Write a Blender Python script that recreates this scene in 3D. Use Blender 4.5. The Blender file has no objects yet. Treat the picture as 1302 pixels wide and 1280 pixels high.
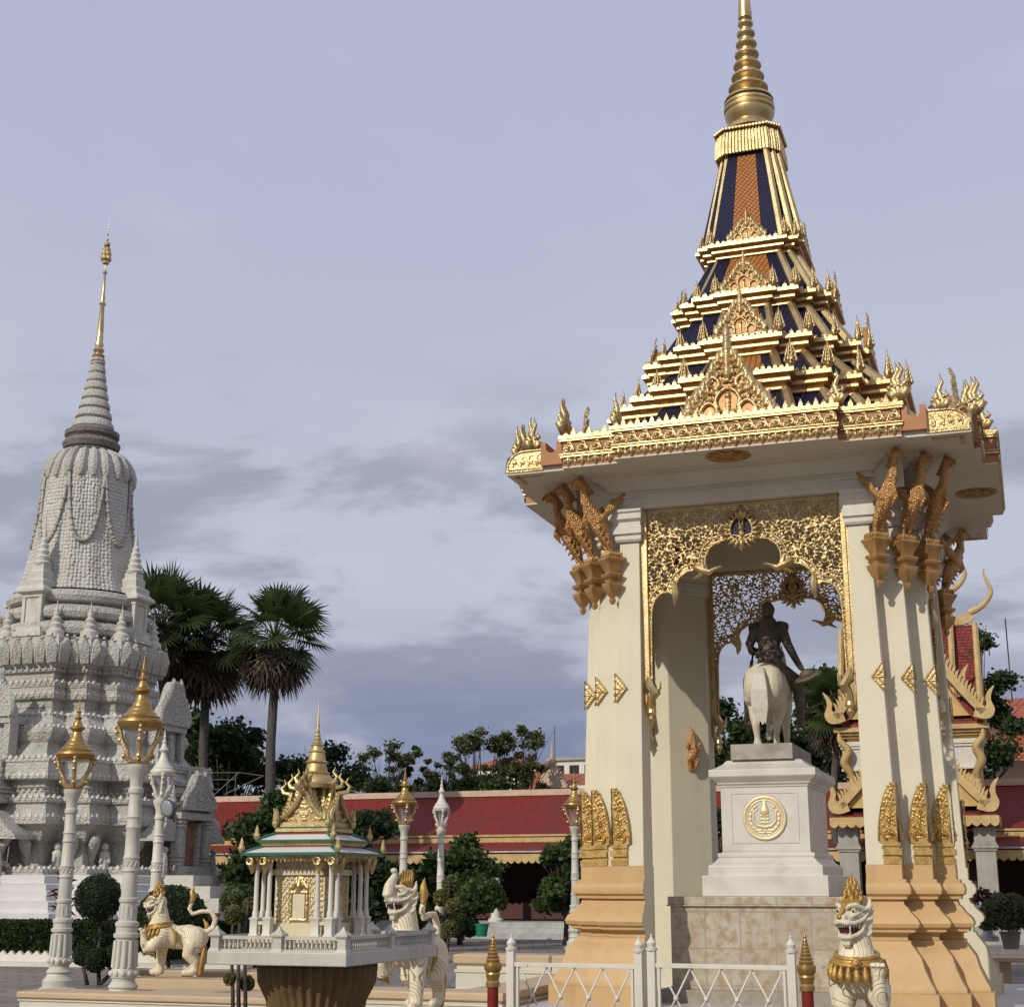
import bpy, math, random
import numpy as np
from mathutils import Matrix, Vector, Euler
R = math.radians
PI = math.pi
rnd = random.Random(7)
S = bpy.context.scene
C = S.collection

# ------------------------------------------------------------------ camera
H = 1.65
FPX, TH, PX = 1849.4, 0.258, 659.4
cd = bpy.data.cameras.new('camera'); cam = bpy.data.objects.new('camera', cd); C.objects.link(cam)
cam.location = (0, 0, H); cam.rotation_euler = (PI/2 + TH, 0, 0)
cd.sensor_fit = 'HORIZONTAL'; cd.sensor_width = 36; cd.lens = FPX/1302*36
cd.shift_x = (651-PX)/1302
cd.clip_start = 0.1; cd.clip_end = 5000
S.camera = cam

# ------------------------------------------------------------------ light
YAW = 0.334; XC, YC = 4.992, 28.275          # the compound's axis and the pavilion's centre
SUN_EL, SUN_AZ = R(31), YAW + R(20)           # sun behind the camera, to its left
sund = Vector((-math.sin(SUN_AZ)*math.cos(SUN_EL), -math.cos(SUN_AZ)*math.cos(SUN_EL), math.sin(SUN_EL)))
sl = bpy.data.lights.new('sun', 'SUN'); sl.energy = 2.75; sl.angle = R(0.5); sl.color = (1, .955, .86)
so = bpy.data.objects.new('sun', sl); C.objects.link(so)
so.rotation_euler = sund.to_track_quat('Z', 'Y').to_euler(); so.location = (-20, -30, 40)
S.view_settings.view_transform = 'Standard'; S.view_settings.look = 'None'
S.view_settings.exposure = 0.0; S.view_settings.gamma = 1

# ------------------------------------------------------------------ sky
W = bpy.data.worlds.new('World'); S.world = W; W.use_nodes = True
nt = W.node_tree; nt.nodes.clear()
def N(t, **k):
    n = nt.nodes.new(t)
    for a, b in k.items(): setattr(n, a, b)
    return n
def lk(a, b): nt.links.new(a, b)
sky = N('ShaderNodeTexSky', sky_type='NISHITA', sun_disc=False, sun_elevation=SUN_EL,
        sun_rotation=math.atan2(sund.x, sund.y), air_density=1.2, dust_density=2.0)
tc = N('ShaderNodeTexCoord'); sep = N('ShaderNodeSeparateXYZ'); lk(tc.outputs['Generated'], sep.inputs[0])
def cloud_noise(scale, seed, detail=6, rough=.55, zs=3.5, dist=.3):
    m = N('ShaderNodeMapping'); m.inputs['Scale'].default_value = (1, 1, zs); m.inputs['Location'].default_value = (seed, seed*.7, seed*.3)
    lk(tc.outputs['Generated'], m.inputs[0])
    n = N('ShaderNodeTexNoise'); n.inputs['Scale'].default_value = scale; n.inputs['Detail'].default_value = detail
    n.inputs['Roughness'].default_value = rough; n.inputs['Distortion'].default_value = dist
    lk(m.outputs[0], n.inputs['Vector']); return n.outputs[0]
def mr(src, a, b, c=0., d=1.):
    n = N('ShaderNodeMapRange', interpolation_type='SMOOTHSTEP')
    for i, v in zip((1, 2, 3, 4), (a, b, c, d)): n.inputs[i].default_value = v
    lk(src, n.inputs[0]); return n.outputs[0]
def math_(op, a, b):
    n = N('ShaderNodeMath', operation=op)
    for i, v in enumerate((a, b)):
        if hasattr(v, 'links'): lk(v, n.inputs[i])
        else: n.inputs[i].default_value = v
    return n.outputs[0]
def mixc(f, a, b):
    n = N('ShaderNodeMix', data_type='RGBA')
    if hasattr(f, 'links'): lk(f, n.inputs[0])
    else: n.inputs[0].default_value = f
    for i, v in ((6, a), (7, b)):
        if hasattr(v, 'links'): lk(v, n.inputs[i])
        else: n.inputs[i].default_value = (*v, 1)
    return n.outputs[2]
zz = sep.outputs[2]
# thin high veil over the blue, brighter bank lower down, grey-blue bands near the horizon
veil = (4.75, 4.95, 6.75)
base = mixc(.92, sky.outputs[0], mixc(mr(zz, .22, .56, 1, 0), veil, (5.25, 5.52, 6.7)))
low = mr(zz, .06, .36, 1, 0)
n1 = cloud_noise(4, 3.1, 6, .5, 2.2, .2)
bank = math_('MULTIPLY', mr(n1, .36, .60), mr(zz, .22, .46, 1, .12))
c1 = mixc(math_('MULTIPLY', bank, .6), base, (5.5, 5.75, 6.75))
n2 = cloud_noise(4.6, 2.9, 12, .56, 2.7, .35)
dark = math_('MULTIPLY', mr(n2, .47, .585), mr(zz, .25, .37, 1, 0))
c2 = mixc(math_('MULTIPLY', dark, .8), c1, (3.05, 3.25, 4.2))
n3 = cloud_noise(5, 1.7, 8, .52, 3.6, .25)
band = math_('MULTIPLY', mr(zz, .07, .21, 1, 0), mr(n3, .34, .54))
c3 = mixc(math_('MULTIPLY', band, .92), c2, (2.0, 2.4, 3.7))
wisps = math_('MULTIPLY', mr(cloud_noise(6, 5.2, 9, .55, 2, .4), .55, .8), mr(zz, .1, .6, .5, .12))
c4 = mixc(wisps, c3, (5.9, 6.1, 7.1))
bg = N('ShaderNodeBackground'); bg.inputs[1].default_value = .1; lk(c4, bg.inputs[0])
out = N('ShaderNodeOutputWorld'); lk(bg.outputs[0], out.inputs[0])

# ------------------------------------------------------------------ pixel helpers (1302 x 1280 photograph)
cs_, sn_ = math.cos(TH), math.sin(TH)
def at(px, py, Y):
    u = (px-PX)/FPX; v = (640-py)/FPX
    t = Y/(cs_-v*sn_)
    return Vector((t*u, Y, H+t*(sn_+v*cs_)))
def loc(X, Y):
    X -= XC; Y -= YC; c, s = math.cos(YAW), math.sin(YAW)
    return X*c-Y*s, X*s+Y*c
GZ = -.6      # courtyard level
FZ = -.29     # pavilion floor level

# ------------------------------------------------------------------ mesh helpers
class MB:
    def __init__(s): s.v = []; s.f = []; s.mi = []; s.M = None; s.m = 0
    def add(s, vs, fs):
        o = len(s.v)
        if s.M is not None: vs = [tuple(s.M @ Vector(p)) for p in vs]
        s.v.extend([tuple(p) for p in vs])
        s.f.extend([tuple(i+o for i in f) for f in fs]); s.mi.extend([s.m]*len(fs))
        return s
    def box(s, x0, x1, y0, y1, z0, z1):
        return s.add([(x0,y0,z0),(x1,y0,z0),(x1,y1,z0),(x0,y1,z0),(x0,y0,z1),(x1,y0,z1),(x1,y1,z1),(x0,y1,z1)],
                     [(3,2,1,0),(4,5,6,7),(0,1,5,4),(1,2,6,5),(2,3,7,6),(3,0,4,7)])
    def loft(s, rings, cap0=True, cap1=True, closed=True):
        n = len(rings[0]); vs = [p for r in rings for p in r]; fs = []
        for k in range(len(rings)-1):
            for i in range(n if closed else n-1):
                j = (i+1) % n
                fs.append((k*n+i, k*n+j, (k+1)*n+j, (k+1)*n+i))
        if cap0: fs.append(tuple(range(n-1, -1, -1)))
        if cap1: fs.append(tuple((len(rings)-1)*n+i for i in range(n)))
        return s.add(vs, fs)
    def prism(s, poly, z0, z1): return s.loft([[(x,y,z0) for x,y in poly],[(x,y,z1) for x,y in poly]])
    def slab(s, poly, y0, y1):     # polygon in x,z pushed along y
        a = 0
        for i in range(len(poly)):
            x1_, z1_ = poly[i]; x2_, z2_ = poly[(i+1) % len(poly)]; a += x1_*z2_-x2_*z1_
        if a < 0: poly = poly[::-1]
        n = len(poly); vs = [(x,y0,z) for x,z in poly]+[(x,y1,z) for x,z in poly]
        fs = [tuple(range(n)), tuple(range(2*n-1, n-1, -1))]
        for i in range(n): j = (i+1) % n; fs.append((j, i, i+n, j+n))
        return s.add(vs, fs)
    def lathe(s, prof, n=16, c=(0,0), lobes=0, amp=0, cap=True):
        rings = []
        for r, z in prof:
            ring = []
            for i in range(n):
                a = 2*PI*i/n; q = r*(1+amp*math.cos(lobes*a)) if lobes else r
                ring.append((c[0]+q*math.cos(a), c[1]+q*math.sin(a), z))
            rings.append(ring)
        if prof[0][1] > prof[-1][1]: rings = rings[::-1]
        return s.loft(rings, cap, cap)
    def tube(s, pts, rad, n=8, round_=False, sm=0):
        if not hasattr(rad, '__len__'): rad = [rad]*len(pts)
        rad = list(rad)
        if sm: 
            rad = list(np.interp(np.linspace(0, len(pts)-1, (len(pts)-1)*sm+1), range(len(pts)), rad)); pts = smooth(pts, sm)
        pts = [Vector(p) for p in pts]
        if round_:
            d0 = (pts[0]-pts[1]).normalized(); d1 = (pts[-1]-pts[-2]).normalized()
            r0, r1 = rad[0], rad[-1]
            a = [(pts[0]+d0*r0*k, r0*math.sqrt(max(0, 1-k*k))) for k in (.98, .8, .45)]
            b = [(pts[-1]+d1*r1*k, r1*math.sqrt(max(0, 1-k*k))) for k in (.45, .8, .98)]
            pts = [p for p,_ in a]+pts+[p for p,_ in b]; rad = [r for _,r in a]+rad+[r for _,r in b]
        rings = []; up = None
        for i, p in enumerate(pts):
            d = (pts[min(i+1, len(pts)-1)]-pts[max(i-1, 0)]).normalized()
            if up is None: up = d.orthogonal().normalized()
            up = (up-d*up.dot(d))
            up = up.normalized() if up.length > 1e-6 else d.orthogonal().normalized()
            sd = d.cross(up)
            rings.append([tuple(p+(up*math.cos(2*PI*k/n)+sd*math.sin(2*PI*k/n))*rad[i]) for k in range(n)])
        return s.loft(rings)
    def ball(s, c, r, n=12, m=8, M=None):
        if not hasattr(r, '__len__'): r = (r, r, r)
        rings = []
        for k in range(1, m):
            t = PI*k/m
            rings.append([(r[0]*math.sin(t)*math.cos(2*PI*i/n), r[1]*math.sin(t)*math.sin(2*PI*i/n), -r[2]*math.cos(t)) for i in range(n)])
        vs = [p for q in rings for p in q]; fs = []
        for k in range(m-2):
            for i in range(n): j = (i+1) % n; fs.append((k*n+i, k*n+j, (k+1)*n+j, (k+1)*n+i))
        b = len(vs); vs += [(0,0,-r[2]), (0,0,r[2])]
        for i in range(n):
            j = (i+1) % n; fs.append((b, j, i)); fs.append((b+1, (m-2)*n+i, (m-2)*n+j))
        if M is not None: vs = [tuple(M @ Vector(p)) for p in vs]
        return s.add([(p[0]+c[0], p[1]+c[1], p[2]+c[2]) for p in vs], fs)
    def mesh(s, name):
        me = bpy.data.meshes.new(name); me.from_pydata(s.v, [], s.f); me.update(); return me
    def build(s, name, mat, parent=None, smooth=False, loc=None, rz=0, bevel=0):
        me = s.mesh(name)
        for m in (mat if isinstance(mat, (list, tuple)) else [mat]): me.materials.append(m)
        if any(s.mi): me.polygons.foreach_set('material_index', s.mi)
        if smooth: shade(me, smooth)
        o = link(name, me, parent, loc, rz)
        if bevel:
            b = o.modifiers.new('bevel', 'BEVEL'); b.width = bevel; b.segments = 2; b.limit_method = 'ANGLE'; b.angle_limit = R(35)
        return o
def shade(me, ang=True):
    me.polygons.foreach_set('use_smooth', [True]*len(me.polygons))
    if ang is not True: me.set_sharp_from_angle(angle=R(ang))
def link(name, me, parent=None, loc=None, rz=0):
    o = bpy.data.objects.new(name, me); C.objects.link(o)
    if parent is not None: o.parent = parent
    if loc is not None: o.location = loc
    if rz: o.rotation_euler = (0, 0, rz)
    return o
def tag(o, label=None, cat=None, group=None, kind=None):
    if label: o['label'] = label
    if cat: o['category'] = cat
    if group: o['group'] = group
    if kind: o['kind'] = kind
    return o
def thing(name, label, cat, loc=(0,0,0), rz=0, group=None):
    o = link(name, None, None, loc, rz); o.empty_display_size = .2
    return tag(o, label, cat, group)
def kids(o): return [c for c in C.objects if c.parent == o]
def dup(o, parent=None, loc=None, rz=None, label=None):
    c = o.copy(); C.objects.link(c)
    if parent is not None: c.parent = parent
    if loc is not None: c.location = loc
    if rz is not None: c.rotation_euler = (0, 0, rz)
    if label: c['label'] = label
    for k in kids(o): dup(k, c)
    return c
def remesh(mb, name, voxel, mat, parent=None, loc=None, rz=0, smooth_it=6):
    """one continuous skin over overlapping limbs"""
    me = mb.mesh(name); o = link(name, me)
    r = o.modifiers.new('r', 'REMESH'); r.mode = 'VOXEL'; r.voxel_size = voxel
    if smooth_it:
        q = o.modifiers.new('s', 'SMOOTH'); q.iterations = smooth_it; q.factor = .5
    dg = bpy.context.evaluated_depsgraph_get()
    m2 = bpy.data.meshes.new_from_object(o.evaluated_get(dg)); m2.name = name
    bpy.data.objects.remove(o); bpy.data.meshes.remove(me)
    m2.materials.clear(); m2.materials.append(mat); shade(m2)
    return link(name, m2, parent, loc, rz)
def rot2(p, k):
    x, y = p
    for _ in range(k % 4): x, y = -y, x
    return x, y
def smooth(pts, k=5):
    P = [Vector(p) for p in pts]; out = []
    for i in range(len(P)-1):
        a, b, c, d = P[max(0, i-1)], P[i], P[i+1], P[min(len(P)-1, i+2)]
        for j in range(k):
            t = j/k; out.append(tuple(.5*((2*b)+(c-a)*t+(2*a-5*b+4*c-d)*t*t+(3*b-a-3*c+d)*t**3)))
    return out+[tuple(P[-1])]
def redent(cs):
    """cs = outer corners (a, d) of one quadrant from the front bay round to the side bay; full plan, counter-clockwise"""
    q = []
    for i, (a, d) in enumerate(cs):
        q.append((a, -d))
        if i+1 < len(cs): q.append((a, -cs[i+1][1]))
    return [rot2(p, k) for k in range(4) for p in q]
def off(cs, e): return [(a+e, d+e) for a, d in cs]
def ringz(cs, z): return [(x, y, z) for x, y in redent(cs)]

def crest(mb, p0, p1, z, h, step=.13, t=.03):
    p0, p1 = Vector((*p0, 0)), Vector((*p1, 0)); L = (p1-p0).length
    if L < .06: return
    n = max(1, int(L/step)); d = (p1-p0)/L; nn = Vector((-d.y, d.x, 0))*t
    for i in range(n):
        c = p0+d*(L*(i+.5)/n); w = d*(L/n*.30); hh_ = h*(1.15 if i % 2 else .8)
        q = [c-w-nn, c+w-nn, c+w+nn, c-w+nn]
        mid = [c-w*.9-nn, c+w*.9-nn, c+w*.9+nn, c-w*.9+nn]
        mb.add([(*v.xy, z) for v in q]+[(*v.xy, z+hh_*.4) for v in mid]+[(c.x, c.y, z+hh_)],
               [(0,1,5,4),(1,2,6,5),(2,3,7,6),(3,0,4,7),(4,5,8),(5,6,8),(6,7,8),(7,4,8)])

# ------------------------------------------------------------------ relief carving: a height raster turned into a mesh
class Relief:
    def __init__(s, x0, x1, z0, z1, res):
        s.x0, s.z0, s.res = x0, z0, res
        s.nx = int(round((x1-x0)/res))+1; s.nz = int(round((z1-z0)/res))+1
        s.h = np.zeros((s.nx, s.nz)); s.X = x0+np.arange(s.nx)*res; s.Z = z0+np.arange(s.nz)*res
    def stamp(s, x, z, r, k=1.):
        i0 = max(0, int((x-r-s.x0)/s.res)); i1 = min(s.nx, int((x+r-s.x0)/s.res)+2)
        j0 = max(0, int((z-r-s.z0)/s.res)); j1 = min(s.nz, int((z+r-s.z0)/s.res)+2)
        if i0 >= i1 or j0 >= j1: return
        d = (s.X[i0:i1, None]-x)**2+(s.Z[None, j0:j1]-z)**2
        np.maximum(s.h[i0:i1, j0:j1], k*np.sqrt(np.maximum(r*r-d, 0)), out=s.h[i0:i1, j0:j1])
    def stroke(s, pts, r0, r1=None, k=1., mirror=False):
        if r1 is None: r1 = r0
        pts = np.array(pts, float); seg = np.hypot(*(pts[1:]-pts[:-1]).T); L = np.concatenate([[0], np.cumsum(seg)])
        n = max(2, int(L[-1]/(s.res*.7))); t = np.linspace(0, L[-1], n)
        xs = np.interp(t, L, pts[:, 0]); zs = np.interp(t, L, pts[:, 1])
        for i in range(n):
            r = r0+(r1-r0)*i/(n-1); s.stamp(xs[i], zs[i], r, k)
            if mirror: s.stamp(-xs[i], zs[i], r, k)
    def flame(s, x, z, ang, L, w, k=1., curl=.5, mirror=False):
        p = []; a = ang
        q = [x, z]
        for i in range(7): p.append(tuple(q)); q[0] += math.cos(a)*L/6; q[1] += math.sin(a)*L/6; a += curl*(1 if i < 3 else -1.2)/3
        pr = [.55, .9, 1., .85, .6, .35, .12]
        for i in range(6):
            for u in (0, .33, .66):
                r = w*(pr[i]*(1-u)+pr[i+1]*u); xx = p[i][0]*(1-u)+p[i+1][0]*u; zz_ = p[i][1]*(1-u)+p[i+1][1]*u
                s.stamp(xx, zz_, r, k)
                if mirror: s.stamp(-xx, zz_, r, k)
    def spiral(s, x, z, r, turns, sgn, a0, w, k=1., mirror=False):
        p = []
        for i in range(36):
            t = i/35; rr = r*(1-t*.86); a = a0+sgn*turns*2*PI*t
            p.append((x+rr*math.cos(a), z+rr*math.sin(a)))
        s.stroke(p, w, w*.55, k, mirror); s.stamp(p[-1][0], p[-1][1], w*1.25, k)
        if mirror: s.stamp(-p[-1][0], p[-1][1], w*1.25, k)
    def poly(s, pts, h, mirror=False):
        m = s.inside(pts)
        if mirror: m |= s.inside([(-a, b) for a, b in pts])
        s.h[m] = np.maximum(s.h[m], h); return m
    def inside(s, pts):
        X = s.X[:, None]; Z = s.Z[None, :]; m = np.zeros((s.nx, s.nz), bool); n = len(pts)
        for i in range(n):
            x1, z1 = pts[i]; x2, z2 = pts[(i+1) % n]
            if z1 == z2: continue
            cond = ((z1 > Z) != (z2 > Z)) & (X < (x2-x1)*(Z-z1)/(z2-z1)+x1)
            m ^= cond
        return m
    def to(s, mb, back='flat', bk=.004, depth=1., fmap=None):
        nz_ = s.h > 0
        cnt = nz_[:-1, :-1].astype(int)+nz_[1:, :-1]+nz_[:-1, 1:]+nz_[1:, 1:]
        fi, fj = np.where(cnt >= 3)
        idx = -np.ones((s.nx, s.nz), int); used = np.zeros_like(nz_)
        for a in (0, 1):
            for b in (0, 1): used[fi+a, fj+b] = True
        ii, jj = np.where(used); idx[ii, jj] = np.arange(len(ii)); n = len(ii)
        x = s.X[ii]; z = s.Z[jj]; h = s.h[ii, jj]*depth
        fr = list(zip(x.tolist(), (-h).tolist(), z.tolist()))
        if fmap: fr = [fmap(*p) for p in fr]
        fa = np.stack([idx[fi, fj], idx[fi+1, fj], idx[fi+1, fj+1], idx[fi, fj+1]], 1)
        faces = [tuple(q) for q in fa.tolist()]
        if back == 'both':
            bkv = list(zip(x.tolist(), h.tolist(), z.tolist()))
            mb.add(fr+bkv, faces+[tuple(v+n for v in q[::-1]) for q in faces])
        else: mb.add(fr, faces)
        return mb

# ------------------------------------------------------------------ materials
def mat(name, col, rough=.6, metal=0., var=.0, vscale=3., bump=0., bscale=20., bdist=.02, col2=None, spec=.5, tex='noise', detail=4, coat=0, c2lo=.45, c2hi=.65, streak=0.):
    col = tuple(c*.80 for c in col); col2 = tuple(c*.80 for c in col2) if col2 else None
    m = bpy.data.materials.new(name); m.use_nodes = True; t = m.node_tree; b = t.nodes['Principled BSDF']
    b.inputs['Roughness'].default_value = rough; b.inputs['Metallic'].default_value = metal
    b.inputs['Specular IOR Level'].default_value = spec; b.inputs['Base Color'].default_value = (*col, 1)
    if coat: b.inputs['Coat Weight'].default_value = coat; b.inputs['Coat Roughness'].default_value = .15
    tc = t.nodes.new('ShaderNodeTexCoord')
    if var or col2:
        n = t.nodes.new('ShaderNodeTexNoise'); n.inputs['Scale'].default_value = vscale; n.inputs['Detail'].default_value = detail
        n.inputs['Roughness'].default_value = .6
        t.links.new(tc.outputs['Object'], n.inputs['Vector'])
        r = t.nodes.new('ShaderNodeMapRange'); r.inputs[1].default_value = c2lo if col2 else .3; r.inputs[2].default_value = c2hi if col2 else .7
        t.links.new(n.outputs[0], r.inputs[0])
        x = t.nodes.new('ShaderNodeMix'); x.data_type = 'RGBA'; t.links.new(r.outputs[0], x.inputs[0])
        x.inputs[6].default_value = (*[c*(1-var) for c in col], 1) if not col2 else (*col, 1)
        x.inputs[7].default_value = (*[min(1, c*(1+var)) for c in col], 1) if not col2 else (*col2, 1)
        t.links.new(x.outputs[2], b.inputs['Base Color'])
        if streak:      # rain streaks and grime
            mp = t.nodes.new('ShaderNodeMapping'); mp.inputs['Scale'].default_value = (7, 7, .35); t.links.new(tc.outputs['Object'], mp.inputs[0])
            n2 = t.nodes.new('ShaderNodeTexNoise'); n2.inputs['Scale'].default_value = 1; n2.inputs['Detail'].default_value = 7; n2.inputs['Roughness'].default_value = .65; t.links.new(mp.outputs[0], n2.inputs['Vector'])
            n3 = t.nodes.new('ShaderNodeTexNoise'); n3.inputs['Scale'].default_value = 1.1; n3.inputs['Detail'].default_value = 6; t.links.new(tc.outputs['Object'], n3.inputs['Vector'])
            ml = t.nodes.new('ShaderNodeMath'); ml.operation = 'MULTIPLY'; t.links.new(n2.outputs[0], ml.inputs[0]); t.links.new(n3.outputs[0], ml.inputs[1])
            r2 = t.nodes.new('ShaderNodeMapRange'); r2.inputs[1].default_value = .22; r2.inputs[2].default_value = .42; r2.inputs[4].default_value = streak; t.links.new(ml.outputs[0], r2.inputs[0])
            y = t.nodes.new('ShaderNodeMix'); y.data_type = 'RGBA'; t.links.new(r2.outputs[0], y.inputs[0]); t.links.new(x.outputs[2], y.inputs[6]); y.inputs[7].default_value = (*[c*k for c, k in zip(col, (.50, .46, .40))], 1)
            t.links.new(y.outputs[2], b.inputs['Base Color'])
    if bump:
        if tex == 'voronoi': n = t.nodes.new('ShaderNodeTexVoronoi'); o = n.outputs['Distance']
        else:
            n = t.nodes.new('ShaderNodeTexNoise'); n.inputs['Detail'].default_value = 5; o = n.outputs[0]
        n.inputs['Scale'].default_value = bscale; t.links.new(tc.outputs['Object'], n.inputs['Vector'])
        q = t.nodes.new('ShaderNodeBump'); q.inputs['Strength'].default_value = bump; q.inputs['Distance'].default_value = bdist
        t.links.new(o, q.inputs['Height']); t.links.new(q.outputs[0], b.inputs['Normal'])
    return m
def nodes_of(m): return m.node_tree, m.node_tree.nodes['Principled BSDF']

M = {}
M['gold'] = mat('gold_leaf', (.78, .59, .29), .36, .9, 0, 3, .35, 40, .012, col2=(.54, .36, .14), detail=8, c2lo=.42, c2hi=.72)
M['gold_paint'] = mat('gold_paint', (.58, .37, .12), .36, .75, 0, 3, .3, 60, .01, col2=(.40, .23, .06), detail=7, c2lo=.4, c2hi=.7)
M['gold_carved'] = mat('gold_carved', (.78, .59, .29), .38, .82, 0, 4.5, .7, 30, .02, col2=(.46, .29, .10), detail=8, c2lo=.42, c2hi=.70)
M['bronze_gold'] = mat('bronze_gold', (.74, .41, .15), .42, .5, 0, 7, .8, 34, .03, tex='voronoi', col2=(.42, .20, .065), c2lo=.42, c2hi=.72)
M['gold_leafwork'] = mat('gold_leafwork', (.70, .46, .15), .36, .75, 0, 8, .35, 60, .008, col2=(.42, .24, .07), c2lo=.42, c2hi=.7)
M['gold_brown'] = mat('gold_brown', (.62, .36, .13), .42, .5, 0, 6, .6, 40, .015, col2=(.44, .23, .075))
M['orange_gilt'] = mat('orange_gilt', (.58, .30, .10), .5, .3, .2, 8)
M['orange_paint'] = mat('orange_paint', (.52, .23, .09), .65, 0, .12, 3)
M['base_orange'] = mat('base_paint', (.66, .425, .18), .6, 0, .07, 1.3, .12, 40, .01, detail=7, streak=.25)
M['cream'] = mat('cream_paint', (.82, .74, .53), .62, 0, .035, .9, .06, 50, .01, detail=8, streak=.15)
M['white_paint'] = mat('white_paint', (.80, .755, .63), .6, 0, .03, 1.5, streak=.3)
M['soffit'] = mat('soffit_paint', (.78, .715, .56), .7, 0, .04, .8, streak=.2)
M['marble'] = mat('white_marble', (.78, .735, .65), .4, 0, .0, 1.6, 0, col2=(.64, .60, .53), detail=8)
M['bronze'] = mat('dark_bronze', (.14, .115, .075), .62, .15, .4, 9, .4, 24, .015)
M['horse'] = mat('horse_paint', (.76, .68, .50), .55, 0, .0, 7, .12, 25, .01, col2=(.56, .46, .32), c2lo=.5, c2hi=.9)
M['stone'] = mat('slab_stone', (.36, .31, .24), .7, 0, .2, 6, .2, 30)
M['floor_marble'] = mat('floor_marble', (.58, .56, .52), .4, 0, .12, 2)
M['metal_white'] = mat('white_metal', (.80, .75, .62), .45, 0, .04, 4, streak=.3)
M['lamp_white'] = mat('lamp_paint', (.66, .635, .53), .5, 0, .07, 5, .1, 30, streak=.35)
M['red_post'] = mat('red_post', (.21, .024, .012), .5, 0, .15, 6, spec=.2)
M['glass'] = mat('lamp_glass', (.75, .78, .8), .08, 0, spec=.6)
t_, b_ = nodes_of(M['glass']); tr_ = t_.nodes.new('ShaderNodeBsdfTransparent'); mx_ = t_.nodes.new('ShaderNodeMixShader'); mx_.inputs[0].default_value = .12
t_.links.new(tr_.outputs[0], mx_.inputs[1]); t_.links.new(b_.outputs[0], mx_.inputs[2]); t_.links.new(mx_.outputs[0], t_.nodes['Material Output'].inputs[0])
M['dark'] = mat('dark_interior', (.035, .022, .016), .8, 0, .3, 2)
M['bark'] = mat('bark', (.075, .058, .045), .9, 0, .35, 6, .6, 14, .04)
M['palm_bark'] = mat('palm_bark', (.10, .085, .07), .9, 0, .3, 4, .6, 10, .04)
M['pink_trim'] = mat('ridge_plaster', (.66, .48, .33), .7, 0, .15, 4)
M['trim'] = mat('trim_plaster', (.64, .44, .17), .6, 0, .16, 3, streak=.4)
M['yellow_wall'] = mat('yellow_plaster', (.68, .44, .15), .7, 0, .12, 2)
M['col_grey'] = mat('grey_plaster', (.42, .40, .33), .7, 0, .12, 2, streak=.5)
def foliage(name, a, b, sc=.9, rough=.55):
    m = mat(name, a, rough, 0, 0, sc, col2=b, spec=.3, detail=3, c2lo=.38, c2hi=.62); t, p = nodes_of(m)
    tr = t.nodes.new('ShaderNodeBsdfTranslucent'); mx = t.nodes.new('ShaderNodeMixShader'); mx.inputs[0].default_value = .22
    tr.inputs[0].default_value = (*[min(1, c*1.6) for c in b], 1)
    o = t.nodes['Material Output']; t.links.new(p.outputs[0], mx.inputs[1]); t.links.new(tr.outputs[0], mx.inputs[2]); t.links.new(mx.outputs[0], o.inputs[0])
    return m
M['leaf_dark'] = foliage('leaf_dark', (.018, .036, .010), (.050, .085, .020))
M['leaf_mid'] = foliage('leaf_mid', (.028, .055, .012), (.075, .12, .026))
M['leaf_olive'] = foliage('leaf_olive', (.045, .058, .018), (.11, .12, .035), 1.5)
M['leaf_hedge'] = foliage('leaf_hedge', (.016, .032, .008), (.045, .075, .016), 2.5)
M['leaf_pale'] = foliage('leaf_pale', (.09, .11, .03), (.20, .20, .06), 3)
M['leaf_red'] = foliage('leaf_red', (.05, .012, .012), (.11, .04, .02), 3)
M['palm'] = foliage('palm_green', (.028, .046, .014), (.075, .105, .030), .7)
M['palm_dead'] = foliage('palm_dead', (.05, .04, .022), (.13, .10, .055), .9)
M['grass'] = foliage('grass_blades', (.04, .075, .014), (.085, .13, .03), 2)

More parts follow.
